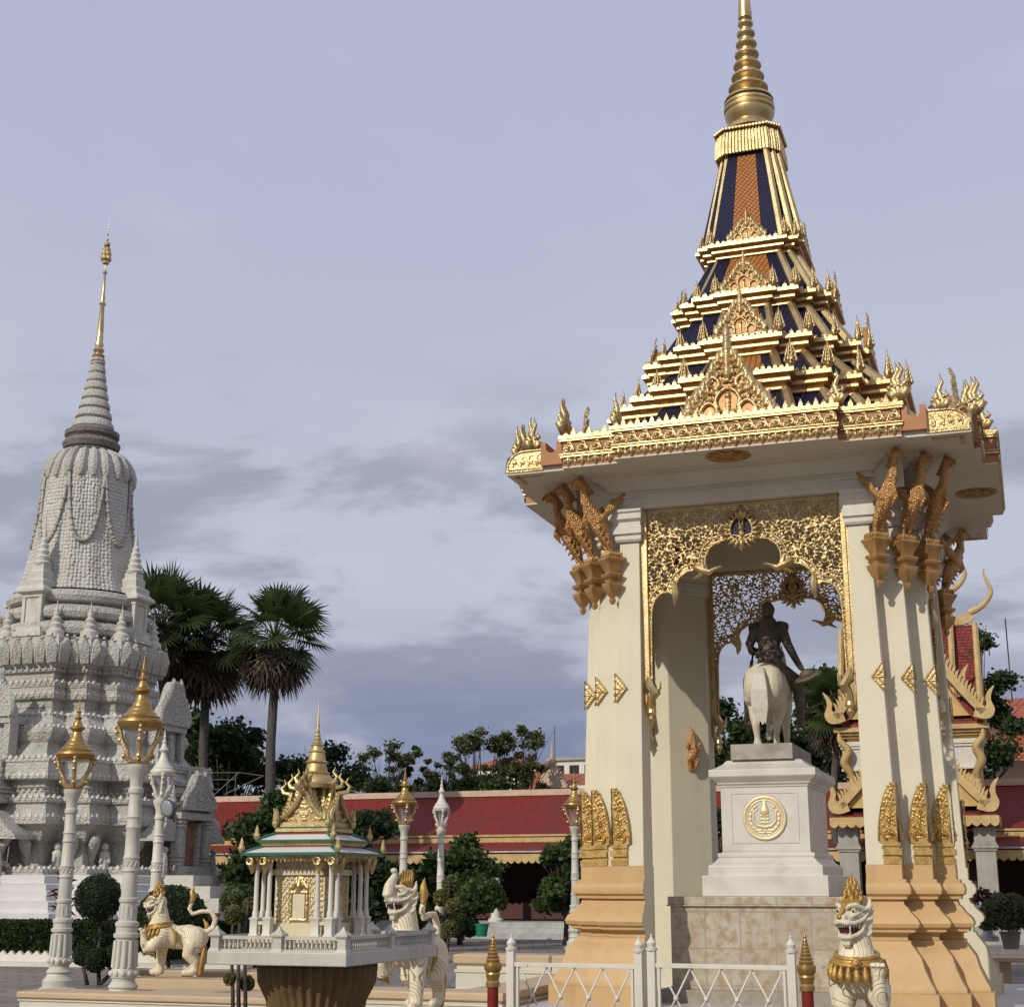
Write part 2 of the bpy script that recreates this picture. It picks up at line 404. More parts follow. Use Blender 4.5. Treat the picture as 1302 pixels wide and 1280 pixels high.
def tile_mat(name, c1, c2, mortar, sx, sz, metal=0, rough=.5, bump=.5, mode='xyz', stain=None, offset=.5, spec=.4, mort=.09):
    """small overlapping roof tiles: rows across the slope"""
    m = mat(name, c1, rough, metal, spec=spec); t, b = nodes_of(m)
    tc = t.nodes.new('ShaderNodeTexCoord'); sp = t.nodes.new('ShaderNodeSeparateXYZ'); t.links.new(tc.outputs['Object'], sp.inputs[0])
    ad = t.nodes.new('ShaderNodeMath'); ad.operation = 'ADD'
    diamond = mode == 'diamond'
    if mode == 'xz': ad.operation = 'MULTIPLY'; t.links.new(sp.outputs[0], ad.inputs[0]); ad.inputs[1].default_value = 1
    elif mode == 'yz': ad.operation = 'MULTIPLY'; t.links.new(sp.outputs[1], ad.inputs[0]); ad.inputs[1].default_value = 1
    else: t.links.new(sp.outputs[0], ad.inputs[0]); t.links.new(sp.outputs[1], ad.inputs[1])
    cb = t.nodes.new('ShaderNodeCombineXYZ'); t.links.new(ad.outputs[0], cb.inputs[0]); t.links.new(sp.outputs[2], cb.inputs[1])
    if diamond:
        for i, op in enumerate(('ADD', 'SUBTRACT')):
            k = t.nodes.new('ShaderNodeMath'); k.operation = op; t.links.new(ad.outputs[0], k.inputs[0]); t.links.new(sp.outputs[2], k.inputs[1]); t.links.new(k.outputs[0], cb.inputs[i])
        offset = 0
    br = t.nodes.new('ShaderNodeTexBrick'); br.offset = offset
    br.inputs['Color1'].default_value = (*c1, 1); br.inputs['Color2'].default_value = (*c2, 1); br.inputs['Mortar'].default_value = (*mortar, 1)
    br.inputs['Scale'].default_value = 1; br.inputs['Brick Width'].default_value = sx; br.inputs['Row Height'].default_value = sz
    br.inputs['Mortar Size'].default_value = min(sx, sz)*mort; br.inputs['Mortar Smooth'].default_value = .3; br.inputs['Bias'].default_value = 0
    t.links.new(cb.outputs[0], br.inputs['Vector'])
    col = br.outputs['Color']
    if stain:
        n = t.nodes.new('ShaderNodeTexNoise'); n.inputs['Scale'].default_value = stain[1]; n.inputs['Detail'].default_value = 7; n.inputs['Roughness'].default_value = .65
        t.links.new(tc.outputs['Object'], n.inputs['Vector'])
        r = t.nodes.new('ShaderNodeMapRange'); r.inputs[1].default_value = stain[2]; r.inputs[2].default_value = stain[3]; t.links.new(n.outputs[0], r.inputs[0])
        x = t.nodes.new('ShaderNodeMix'); x.data_type = 'RGBA'; t.links.new(r.outputs[0], x.inputs[0]); t.links.new(col, x.inputs[6]); x.inputs[7].default_value = (*stain[0], 1)
        col = x.outputs[2]
    t.links.new(col, b.inputs['Base Color'])
    # each row laps over the one below
    fr = t.nodes.new('ShaderNodeMath'); fr.operation = 'DIVIDE'; t.links.new(sp.outputs[2], fr.inputs[0]); fr.inputs[1].default_value = sz
    fc = t.nodes.new('ShaderNodeMath'); fc.operation = 'FRACT'; t.links.new(fr.outputs[0], fc.inputs[0])
    iv = t.nodes.new('ShaderNodeMath'); iv.operation = 'SUBTRACT'; iv.inputs[0].default_value = 1; t.links.new(fc.outputs[0], iv.inputs[1])
    ml = t.nodes.new('ShaderNodeMath'); ml.operation = 'SUBTRACT'; t.links.new(iv.outputs[0], ml.inputs[0]); t.links.new(br.outputs['Fac'], ml.inputs[1])
    q = t.nodes.new('ShaderNodeBump'); q.inputs['Strength'].default_value = bump; q.inputs['Distance'].default_value = min(sx, sz)*.35
    t.links.new(ml.outputs[0], q.inputs['Height']); t.links.new(q.outputs[0], b.inputs['Normal'])
    return m
M['navy_tile'] = tile_mat('navy_tile', (.008, .009, .034), (.012, .014, .05), (.003, .003, .008), .105, .105, 0, .5, .9, 'diamond')
M['amber_tile'] = tile_mat('amber_tile', (.50, .20, .05), (.42, .15, .035), (.10, .035, .01), .105, .105, 0, .45, .9, 'diamond')
M['red_tile'] = tile_mat('red_tile', (.235, .026, .017), (.19, .02, .014), (.11, .013, .009), .22, .14, 0, .6, .55, 'xz', stain=((.13, .03, .02), .6, .38, .75), spec=.15)
M['old_red_tile'] = tile_mat('old_red_tile', (.20, .022, .016), (.27, .05, .03), (.05, .012, .01), .22, .15, 0, .7, .8, 'xyz', stain=((.025, .016, .014), .8, .5, .72))
M['orange_tile'] = tile_mat('orange_tile', (.36, .09, .035), (.42, .13, .05), (.16, .05, .03), .3, .25, 0, .7, .6, 'xyz')
# ================================================================== ground
pave = tile_mat('paving', (.27, .225, .18), (.21, .18, .15), (.10, .085, .07), 1.1, .55, 0, .8, .1, 'xyz', stain=((.13, .12, .11), .35, .45, .75))
t, b = nodes_of(pave)
for n in list(t.nodes):                    # lay the courses flat on the ground (x along, y across)
    if n.type == 'COMBXYZ':
        sp_ = [q for q in t.nodes if q.type == 'SEPXYZ'][0]
        t.links.new(sp_.outputs[0], n.inputs[0]); t.links.new(sp_.outputs[1], n.inputs[1])
    if n.type == 'BUMP':
        br_ = [q for q in t.nodes if q.type == 'TEX_BRICK'][0]; n.invert = True; t.links.new(br_.outputs['Fac'], n.inputs['Height']); n.inputs['Distance'].default_value = .01
m = MB(); m.add([(-900, -60, GZ), (900, -60, GZ), (900, 1500, GZ), (-900, 1500, GZ)], [(0, 1, 2, 3)])
tag(m.build('ground', pave), kind='structure')

def local(name, label, cat, z=0, group=None): return thing(name, label, cat, (XC, YC, z), -YAW, group)
# terrace of the pavilion: marble floor inside a beige stepped kerb
te = local('terrace', 'low pavilion terrace edged with beige capped kerbs and a pale marble floor', 'terrace')
te['kind'] = 'structure'
f = MB(); f.box(-4.6, 4.6, -5.4, 5.2, GZ-.05, FZ); f.build('terrace_floor', M['floor_marble'], te)
beige = mat('beige_kerb', (.62, .45, .26), .6, 0, .08, 1.2, .15, 30, .01, detail=8)
pale = mat('pale_kerb', (.72, .66, .52), .6, 0, .06, 1.5)
def kerb(mb, mb2, x0, x1, y0, y1, z0, z1):
    """beige cap on a cream moulded face"""
    h = z1-z0
    mb.loft([[(x0-e, y0-e, z), (x1+e, y0-e, z), (x1+e, y1+e, z), (x0-e, y1+e, z)] for e, z in ((-.02, z1-.20*h-.06), (.05, z1-.14*h-.05), (.05, z1-.02), (.03, z1))])
    mb2.loft([[(x0-e, y0-e, z), (x1+e, y0-e, z), (x1+e, y1+e, z), (x0-e, y1+e, z)] for e, z in ((.06, z0), (.06, z0+.2*h), (.0, z0+.25*h), (.0, z1-.42*h), (.03, z1-.40*h), (.03, z1-.34*h), (-.015, z1-.33*h), (-.015, z1-.18*h-.06))])
def at_l(px, py, z):
    p0 = Vector((0, 0, H)); d = at(px, py, 1)-p0; tt = (z-H)/d.z; q = p0+d*tt; return loc(q.x, q.y)
kb, kf = MB(), MB()
# right of the entrance, in front of the pavilion's right pier
kerb(kb, kf, 2.25, 9.0, -6.3, -5.4, GZ, -.02)
kerb(kb, kf, 2.0, 9.0, -7.1, -6.45, GZ, -.33)
kerb(kb, kf, 4.7, 5.5, -5.2, 5.2, GZ, -.12)
# left of the entrance: three stepped tiers running away from the viewer
kerb(kb, kf, -3.9, -3.1, -6.3, -4.2, GZ, -.26)
kerb(kb, kf, -7.2, -4.1, -4.3, -3.5, GZ, -.05)
kerb(kb, kf, -5.0, -4.1, -3.4, 6.0, GZ, -.05)
kerb(kb, kf, -7.2, -5.1, 1.5, 2.3, GZ, .30)
kerb(kb, kf, -5.1, -4.5, 1.5, 8.0, GZ, .30)
kerb(kb, kf, -13.45, -7.4, -4.6, -3.75, GZ, -.2)
kb.build('kerb_cap', beige, te, bevel=.015); kf.build('kerb_face', pale, te)
st = MB()
for (u0, u1, w0, w1, z1) in ((-16.4, -11.6, 3.6, 4.6, -.28), (-15.6, -10.4, 1.8, 2.8, -.36), (-12.6, -7.6, -1.6, -.6, -.36)): st.box(u0, u1, w0, w1, GZ, z1)
st.build('stone_slabs', beige, te, bevel=.02)
# grass strip at the lower left
g = MB(); q = at(10, 1278, 24); lx, ly = loc(q.x, q.y)
for (u0, u1, w0, w1) in ((-19, -13.9, -9.5, -4.6),):
    rg = random.Random(5)
    for i in range(5000):
        x, y = rg.uniform(u0, u1), rg.uniform(w0, w1); a = rg.uniform(0, 6.28); h = rg.uniform(.03, .07)
        g.add([(x-.012*math.cos(a), y-.012*math.sin(a), GZ), (x+.012*math.cos(a), y+.012*math.sin(a), GZ), (x+rg.uniform(-.03, .03), y+rg.uniform(-.03, .03), GZ+h)], [(0, 1, 2)])
go = g.build('grass', M['grass'], None, False, (XC, YC, 0), -YAW); tag(go, 'short green lawn at the foot of the lamp posts', 'grass', kind='stuff')

# ================================================================== the long gallery with its two red roofs
gal = local('gallery', 'long open gallery with deep red double roof and scalloped cream eaves', 'gallery')
RW, EW = 43.5, 38.9
def sheet(mb, pts_front, pts_back, th=.08):
    """roof slope between two lines of (x, y, z)"""
    a0, a1 = pts_front; b0, b1 = pts_back
    vs = [a0, a1, b1, b0]; lo = [(x, y, z-th) for x, y, z in vs]
    mb.add(vs+lo, [(0,1,2,3),(7,6,5,4),(0,4,5,1),(1,5,6,2),(2,6,7,3),(3,7,4,0)])
def scallop(mb, x0, x1, y, z0, z1, step=.3, t=.04, axis='x'):
    n = int(abs(x1-x0)/step); s = (x1-x0)/n
    for i in range(n):
        a = x0+i*s
        P = [(a, z1), (a, z0+.4*(z1-z0)), (a+.12*s, z0+.18*(z1-z0)), (a+.5*s, z0), (a+.88*s, z0+.18*(z1-z0)), (a+s*.999, z0+.4*(z1-z0)), (a+s*.999, z1)]
        if axis == 'x': mb.slab(P, y-t, y)
        else:
            tm = MB(); tm.slab(P, -t, 0); mb.add([(y-b_, a_, c_) for a_, b_, c_ in tm.v], tm.f)
GX0, GX1 = -64, 34
r = MB(); sheet(r, ((GX0, 39.5, 4.02), (GX1, 39.5, 4.02)), ((GX0, RW, 6.25), (GX1, RW, 6.25))); sheet(r, ((GX1, 47.5, 4.02), (GX0, 47.5, 4.02)), ((GX1, RW, 6.25), (GX0, RW, 6.25)))
sheet(r, ((GX0, 37.4, 3.22), (GX1, 37.4, 3.22)), ((GX0, 39.75, 3.86), (GX1, 39.75, 3.86)))
r.build('roof', M['red_tile'], gal)
r = MB(); r.box(GX0, GX1, RW-.16, RW+.16, 6.2, 6.50); r.lathe([(.001, 0), (.001, .001)], 3)
r.build('ridge_cap', M['pink_trim'], gal, bevel=.04)
r = MB(); scallop(r, GX0, GX1, 39.42, 3.66, 4.0, .34); r.box(GX0, GX1, 39.43, 39.6, 3.84, 3.95); r.box(GX0, GX1, 39.3, 39.5, 4.03, 4.12)
r.m = 0; scallop(r, GX0, GX1, 37.30, 2.72, 3.14, .34); r.box(GX0, GX1, 37.31, 37.5, 2.98, 3.18)
r.build('eave_lace', M['trim'], gal)
r = MB(); r.box(GX0, GX1, 37.2, 37.42, 3.23, 3.30); r.build('gutter', mat('weathered_gutter', (.55, .47, .45), .6, 0, .3, 3), gal)
r = MB(); r.box(GX0, GX1, 46.4, 46.7, .2, 4.0); 
for x in range(GX0+2, GX1-1, 4): r.box(x-1.2, x+1.2, 46.33, 46.4, 1.1, 2.6)
r.build('back_wall', mat('mural_wall', (.16, .07, .045), .7, 0, 0, .9, col2=(.07, .035, .025), detail=8), gal)
r = MB(); r.box(GX0, GX1, 40.2, 40.3, .2, .95); r.build('inner_rail', mat('maroon_rail', (.09, .015, .012), .5), gal)
r = MB(); r.box(GX0, GX1, 37.3, 46.4, GZ-.02, .12); r.box(GX0, GX1, 36.9, 37.29, GZ-.02, -.12); r.box(GX0, GX1, 36.5, 36.89, GZ-.02, -.36)
r.build('gallery_floor', mat('step_stone', (.48, .47, .44), .8, 0, .2, 2), gal)
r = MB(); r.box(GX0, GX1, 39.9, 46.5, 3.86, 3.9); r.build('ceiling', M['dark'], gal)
colx = [-60+5.05*i for i in range(19)]
for i, x in enumerate(colx):
    if -4 < x < 4.2: continue
    c = MB(); c.lathe([(.36, .12), (.36, .22), (.24, .30), (.22, .5), (.20, 2.6), (.26, 2.68), (.22, 2.74), (.30, 2.86), (.30, 3.2)], 16, (x, 38.0)); c.build('column', M['white_paint'], gal, 30)

# ================================================================== gatehouse with crossed gables
gh = local('gatehouse', 'ornate gatehouse with crossed red gables and cream horned bargeboards', 'gatehouse')
GU = -.2; GWF = 37.0
bw = MB()
def bargeboard(mb, half, z0, z1, y, th=.14, w0=.34, teeth=True, sgn=(-1, 1)):
    """swept concave gable edge with flame teeth and an upturned tail"""
    for s in sgn:
        pts, n = [], 26
        for i in range(n+1):
            t = i/n; x = half*t; z = z1-(z1-z0)*(t**.62)
            pts.append((x, z))
        up, lo_ = [], []
        for i, (x, z) in enumerate(pts):
            p0 = pts[max(0, i-1)]; p1 = pts[min(n, i+1)]; tx, tz = p1[0]-p0[0], p1[1]-p0[1]; L = math.hypot(tx, tz); nx_, nz_ = -tz/L, tx/L
            nx_, nz_ = abs(nx_), abs(nz_)
            up.append((x+nx_*w0*.5, z+nz_*w0*.5)); lo_.append((x-nx_*w0*.5, z-nz_*w0*.5))
        for i in range(n):
            P = [up[i], up[i+1], lo_[i+1], lo_[i]]
            mb.slab([(GU+s*a, b) for a, b in P], y-th, y)
            if teeth and 2 < i < n-1:
                cx, cz = up[i]; dx = up[i+1][0]-cx; dz = up[i+1][1]-cz
                P = [(cx, cz-.04), (cx+dx*.55, cz+dz*.55-.04), (cx+dx*.7+.10, cz+dz*.5+.34), (cx+.02, cz+.14)]
                mb.slab([(GU+s*a, b) for a, b in P], y-th*.8, y-th*.2)
        hx_, hz_ = pts[-1]
        P = [p[:2] for p in smooth([(hx_-.45, hz_-.18, 0), (hx_, hz_-.30, 0), (hx_+.32, hz_-.22, 0), (hx_+.46, hz_+.1, 0), (hx_+.34, hz_+.45, 0), (hx_+.36, hz_+.75, 0), (hx_+.50, hz_+1.1, 0), (hx_+.22, hz_+.85, 0), (hx_+.10, hz_+.55, 0), (hx_+.14, hz_+.32, 0), (hx_-.02, hz_+.16, 0), (hx_-.3, hz_+.22, 0)], 3)]
        mb.slab([(GU+s*a, b) for a, b in P], y-th, y)
for half_, z0_, z1_, y_ in ((3.1, 8.85, 14.6, 36.6), (3.0, 4.95, 9.6, 35.4), (2.1, 9.9, 15.4, 37.3)):
    for sg in (-1, 1): bw = MB(); bargeboard(bw, half_, z0_, z1_, y_, sgn=(sg,)); bw.build('bargeboard', M['trim'], gh)
gp_ = MB()
for half, z0, z1, y in ((2.6, 8.75, 14.5, 36.75), (2.9, 4.9, 9.5, 35.55)):
    P = [(half*t, z1-(z1-z0)*(t**.62)) for t in np.linspace(0, 1, 16)]
    gp_.slab([(GU+a, b) for a, b in P]+[(GU-a, b) for a, b in P[::-1]][:-1], y, y+.12)
gp_.build('gable_panel', M['yellow_wall'], gh)
rf = MB()
# wings: ridge runs across the front; stepped in two heights
for (x1, zt, zb, yr, yf) in ((2.9, 13.0, 8.55, 39.0, 36.9), (1.85, 13.9, 9.2, 39.0, 37.0)):
    n = 8
    for i in range(n):
        t0, t1 = i/n, (i+1)/n
        f_ = lambda t: (yr-(yr-yf)*t, zt-(zt-zb)*(t**.8))
        (ya, za), (yb, zb_) = f_(t0), f_(t1)
        sheet(rf, ((GU-x1, yb, zb_), (GU+x1, yb, zb_)), ((GU-x1, ya, za), (GU+x1, ya, za)), .12)
        sheet(rf, ((GU+x1, 2*yr-yb, zb_), (GU-x1, 2*yr-yb, zb_)), ((GU+x1, 2*yr-ya, za), (GU-x1, 2*yr-ya, za)), .12)
# front gable roofs
for half, z0, z1, y0, y1 in ((2.6, 8.75, 14.4, 36.62, 39.0), (2.9, 4.9, 9.4, 35.42, 37.4)):
    P = [(half*t, z1-(z1-z0)*(t**.62)) for t in np.linspace(0, 1, 14)]
    for s in (-1, 1):
        for i in range(13):
            a, b_2 = P[i], P[i+1]
            q0 = [(GU+s*a[0], y0, a[1]), (GU+s*a[0], y1, a[1]), (GU+s*b_2[0], y1, b_2[1]), (GU+s*b_2[0], y0, b_2[1])]
            q1 = [(x, y, z-.1) for x, y, z in q0]
            rf.add(q0+q1, [(0,1,2,3),(7,6,5,4),(0,4,5,1),(1,5,6,2),(2,6,7,3),(3,7,4,0)])
rf.build('gable_roof', M['old_red_tile'], gh)
rk = MB()
for s in (-1, 1):
    for x1, zt, zb in ((2.9, 13.0, 8.55), (1.85, 13.9, 9.2)):
        for side in (-1, 1):
            P = []
            for t in np.linspace(0, 1, 12):
                y = 39.0+side*2.15*t; z = zt-(zt-zb)*(t**.8); P.append((GU+s*(x1+.05), y, z+.06))
            rk.tube(P, .14, 6)
        # swept cream ridge end and horn
        tmp = MB(); tmp.slab([(0, 0), (1.9, .0), (2.25, .10), (2.42, .28), (2.30, .45), (2.0, .52), (1.2, .30), (.3, .10)], -.08, .08)
        rk.add([(GU+s*(x1-2.35+a), 39.0+b_2, zt+.02+c_2) for a, b_2, c_2 in tmp.v], tmp.f if s > 0 else [q[::-1] for q in tmp.f])
        rk.tube([(GU+s*(x1-.15), 39, zt+.55), (GU+s*(x1+.45), 39, zt+.85), (GU+s*(x1+.85), 39, zt+1.4), (GU+s*(x1+.72), 39, zt+1.95), (GU+s*(x1+.60), 39, zt+2.3), (GU+s*(x1+.66), 39, zt+2.6)], [.16, .13, .10, .075, .045, .01], 8, False, 4)
rk.build('ridge_horn', M['trim'], gh, 40)
cw = MB()
cw.box(GU-2.75, GU+2.75, 37.4, 41.2, 4.4, 8.2); cw.build('upper_wall', M['yellow_wall'], gh)
cw = MB()
for e, z0, z1 in ((.35, 8.10, 8.22), (.5, 8.22, 8.42), (.2, 7.98, 8.1)): cw.box(GU-2.75-e, GU+2.75+e, 37.4-e, 41.2+e, z0, z1)
cw.build('upper_cornice', M['trim'], gh)
for s in (-1, 1):
    cw = MB()
    for z0, z1, e in ((6.55, 6.65, .12), (6.65, 7.5, .05), (7.5, 7.62, .12), (7.62, 7.8, .18)): cw.box(GU+s*2.35-.55-e, GU+s*2.35+.55+e, 37.2-e, 37.5, z0, z1)
    for z0, z1, e in ((4.4, 6.5, 0),): cw.box(GU+s*2.55-.12, GU+s*2.55+.12, 37.25, 37.42, z0, z1)
    cw.build('pilaster_cap', M['white_paint'], gh)
for s in (-1, 1):
    kn = MB()
    for zo, sc_ in ((0, 1.),):
        kn.tube([(GU+s*2.6, 37.1, 5.9), (GU+s*2.62, 37.0, 6.4), (GU+s*2.85, 36.85, 6.9), (GU+s*2.65, 36.75, 7.4), (GU+s*2.95, 36.65, 7.8), (GU+s*3.0, 36.6, 8.1)], [.1, .16, .2, .17, .14, .06], 8, True, 4)
        kn.lathe([(.05, 5.4), (.2, 5.9), (.14, 5.95), (.2, 6.1)], 8, (GU+s*2.6, 37.1))
    kn.build('figure_bracket', M['trim'], gh, True)
pr_ = MB(); sheet(pr_, ((GU-3.3, 35.2, 4.5), (GU+3.3, 35.2, 4.5)), ((GU-3.3, 37.2, 5.2), (GU+3.3, 37.2, 5.2))); pr_.build('porch_roof', M['old_red_tile'], gh)
pr_ = MB(); scallop(pr_, GU-3.4, GU+3.4, 35.1, 4.06, 4.46, .34); pr_.box(GU-3.4, GU+3.4, 35.11, 35.3, 4.3, 4.5)
scallop(pr_, 35.2, 37.2, GU+3.4, 4.06, 4.46, .34, .04, 'y'); pr_.build('porch_lace', M['trim'], gh)
for s in (-1, 1):
    c = MB(); x = GU+s*2.75
    for z0, z1, h in ((GZ, .4, .62), (.4, .6, .52), (.6, 3.1, .40), (3.1, 3.2, .46), (3.2, 3.35, .52), (3.35, 3.45, .46), (3.45, 4.06, .42)): c.box(x-h, x+h, 36.1-h, 36.1+h, z0, z1)
    c.build('porch_column', M['col_grey'], gh, bevel=.02)
dk = MB(); dk.box(GU-2.3, GU+2.3, 38.5, 38.8, GZ, 4.0); dk.build('doorway', M['dark'], gh)
# ================================================================== white stone stupa
SP = at(118, 545, 60)
stu = thing('stupa', 'pale grey carved stone stupa with a slim gilded spire tip', 'stupa', (SP.x, SP.y, 0), -YAW)
def stone(name, scale, strength, dist, kind='carve', col=(.75, .72, .62)):
    m = mat(name, col, .8, 0, 0, .35, col2=(col[0]*.80, col[1]*.78, col[2]*.74), detail=9, c2lo=.42, c2hi=.75); t, b = nodes_of(m)
    tc = t.nodes.new('ShaderNodeTexCoord')
    v = t.nodes.new('ShaderNodeTexVoronoi'); v.inputs['Scale'].default_value = scale; v.feature = 'F1'
    w = t.nodes.new('ShaderNodeTexNoise'); w.inputs['Scale'].default_value = scale*1.7; w.inputs['Detail'].default_value = 4; w.inputs['Distortion'].default_value = 1.5
    t.links.new(tc.outputs['Object'], v.inputs['Vector']); t.links.new(tc.outputs['Object'], w.inputs['Vector'])
    a = t.nodes.new('ShaderNodeMath'); a.operation = 'ADD'; t.links.new(v.outputs['Distance'], a.inputs[0]); t.links.new(w.outputs[0], a.inputs[1])
    mp = t.nodes.new('ShaderNodeMapping'); mp.inputs['Scale'].default_value = (1.6, 1.6, .5); t.links.new(tc.outputs['Object'], mp.inputs[0])
    d = t.nodes.new('ShaderNodeTexNoise'); d.inputs['Scale'].default_value = 1; d.inputs['Detail'].default_value = 9; d.inputs['Roughness'].default_value = .7; t.links.new(mp.outputs[0], d.inputs['Vector'])
    dr = t.nodes.new('ShaderNodeMapRange'); dr.inputs[1].default_value = .50; dr.inputs[2].default_value = .74; dr.inputs[4].default_value = .75; t.links.new(d.outputs[0], dr.inputs[0])
    dm_ = t.nodes.new('ShaderNodeMix'); dm_.data_type = 'RGBA'; t.links.new(dr.outputs[0], dm_.inputs[0]); t.links.new(b.inputs['Base Color'].links[0].from_socket, dm_.inputs[6]); dm_.inputs[7].default_value = (*[c*.42 for c in col], 1)
    t.links.new(dm_.outputs[2], b.inputs['Base Color'])
    q = t.nodes.new('ShaderNodeBump'); q.inputs['Strength'].default_value = strength; q.inputs['Distance'].default_value = dist; q.invert = True
    t.links.new(a.outputs[0], q.inputs['Height']); t.links.new(q.outputs[0], b.inputs['Normal'])
    return m
M['stone_carved'] = stone('carved_stone', 10, 1., .075); M['stone_plain'] = stone('plain_stone', 7, .35, .05)
M['stone_fine'] = stone('fine_carved_stone', 11, 1., .06)
SC = [(2.2, 4.35), (3.45, 3.45), (4.35, 2.2)]
ST = [(1.3, 3.0), (2.25, 2.25), (3.0, 1.3)]
def sring(e, z): return ringz(off(SC, e), z)
# lower terraces
b = MB(); b.loft([sring(e, z) for e, z in ((2.9, GZ), (2.9, .3), (2.75, .35), (2.75, .8), (2.6, .85), (2.5, .95), (2.5, 1.2), (2.15, 1.25), (2.15, 1.55), (1.95, 1.6), (1.95, 1.8), (1.6, 1.85), (1.6, 2.1), (1.5, 2.15))]); b.build('base_terrace', mat('white_plaster', (.74, .715, .66), .75, 0, .05, 1, .5, 9, .05), stu)
for k in range(4):
    tb = MB(); tb.prism([rot2(p, k) for p in ((-2.1, -5.6), (2.1, -5.6), (2.1, -8.6), (-2.1, -8.6))][::-1], GZ, 1.3); tb.prism([rot2(p, k) for p in ((-1.9, -5.5), (1.9, -5.5), (1.9, -8.1), (-1.9, -8.1))][::-1], 1.3, 1.75); tb.prism([rot2(p, k) for p in ((-1.8, -5.4), (1.8, -5.4), (1.8, -7.3), (-1.8, -7.3))][::-1], 1.75, 2.15); tb.build('porch_terrace', M['stone_plain'], stu)
def mixr(z, e):
    t = min(1, max(0, (z-6.4)/2.2)); return ringz(off([(a*(1-t)+c*t, b_*(1-t)+d*t) for (a, b_), (c, d) in zip(SC, ST)], e), z)
def storey(name, prof, e0):
    m = MB(); m.loft([mixr(z, e0+e) for e, z in prof]); m.build(name, M['stone_carved'], stu)
# three stacked storeys of deep mouldings (offset, height)
storey('lower_storey', [(1.15, 2.15), (1.15, 2.35), (1.05, 2.4), (.35, 2.5), (.3, 3.3), (.42, 3.4), (.62, 3.75), (.8, 3.95), (1.0, 4.0), (1.0, 4.25), (.86, 4.5), (.8, 4.75), (.92, 4.8), (.92, 4.95), (.78, 5.0)], 0)
storey('middle_storey', [(.45, 5.0), (.4, 5.3), (.55, 5.38), (.42, 5.44), (.42, 5.62), (.75, 5.68), (.78, 5.78), (.68, 6.3), (.72, 6.34), (.72, 6.45), (.2, 6.5), (.15, 7.15), (.3, 7.25), (.6, 7.55), (.65, 7.72), (.5, 8.0), (.36, 8.25), (.42, 8.3), (.38, 8.4)], 0)
led = MB()
def ledge(z, e, h=.16, st=.26):
    t = min(1, max(0, (z-6.4)/2.2)); cs = off([(a*(1-t)+c*t, b_*(1-t)+d*t) for (a, b_), (c, d) in zip(SC, ST)], e)
    q = redent(cs)
    for i in range(len(q)): crest(led, q[i], q[(i+1) % len(q)], z, h, st, .05)
    for i in range(len(q)):
        p0, p1 = Vector((*q[i], 0)), Vector((*q[(i+1) % len(q)], 0)); n = max(1, int((p1-p0).length/st))
        for j in range(n): c = p0.lerp(p1, (j+.5)/n); led.ball((c.x, c.y, z-.06), (.085, .085, .06), 6, 4)
for z, e in ((4.24, .97), (4.95, .9), (5.30, .42), (5.78, .74), (6.45, .70), (7.72, .62), (8.3, .40), (9.16, .22), (9.65, .18), (10.25, .1), (2.35, 1.12)): ledge(z, e)
led.build('carved_ledges', M['stone_plain'], stu)
storey('upper_storey', [(.1, 8.4), (.08, 8.62), (.12, 8.66), (.05, 8.7), (.05, 8.95), (.22, 9.0), (.24, 9.16), (.16, 9.45), (.2, 9.48), (.2, 9.65), (-.02, 9.75), (-.05, 10.05), (.1, 10.1), (.1, 10.25)], 0)
# false doorway arches, curled corner brackets and guardian figures
pt = MB()
for k in range(4):
    for c_ in SC:
        pass
m = MB(); m.loft([mixr(z, e-.05) for e, z in ((.12, 10.25), (.3, 10.4), (.42, 10.75), (.46, 11.1), (.36, 11.45), (.2, 11.55), (-.5, 11.6))]); m.build('petal_band', M['stone_fine'], stu)
pb = MB()
q = redent(off(ST, .36))
for i in range(len(q)):
    p0, p1 = Vector((*q[i], 0)), Vector((*q[(i+1) % len(q)], 0)); n = max(1, round((p1-p0).length/.6))
    d = (p1-p0).normalized(); nn = Vector((d.y, -d.x, 0))
    for j in range(n):
        c = p0.lerp(p1, (j+.5)/n); w = d*((p1-p0).length/n*.49)
        A = [c-w*.8+Vector((0, 0, 10.4)), c+w*.8+Vector((0, 0, 10.4)), c+w+Vector((0, 0, 11.1)), c+Vector((0, 0, 11.42)), c-w+Vector((0, 0, 11.1))]
        B = [v+nn*o_ for v, o_ in zip(A, (.02, .02, .10, .16, .10))]; mid = c+nn*.32+Vector((0, 0, 10.95))
        pb.add([tuple(v) for v in A+B]+[tuple(mid)], [(5, 6, 10), (6, 7, 10), (7, 8, 10), (8, 9, 10), (9, 5, 10)]+[(i_, (i_+1) % 5, (i_+1) % 5+5, i_+5) for i_ in range(5)])
        pb.ball((c.x+nn.x*.1, c.y+nn.y*.1, 11.52), .07, 6, 4)
pb.build('lotus_petals', M['stone_fine'], stu, 40)
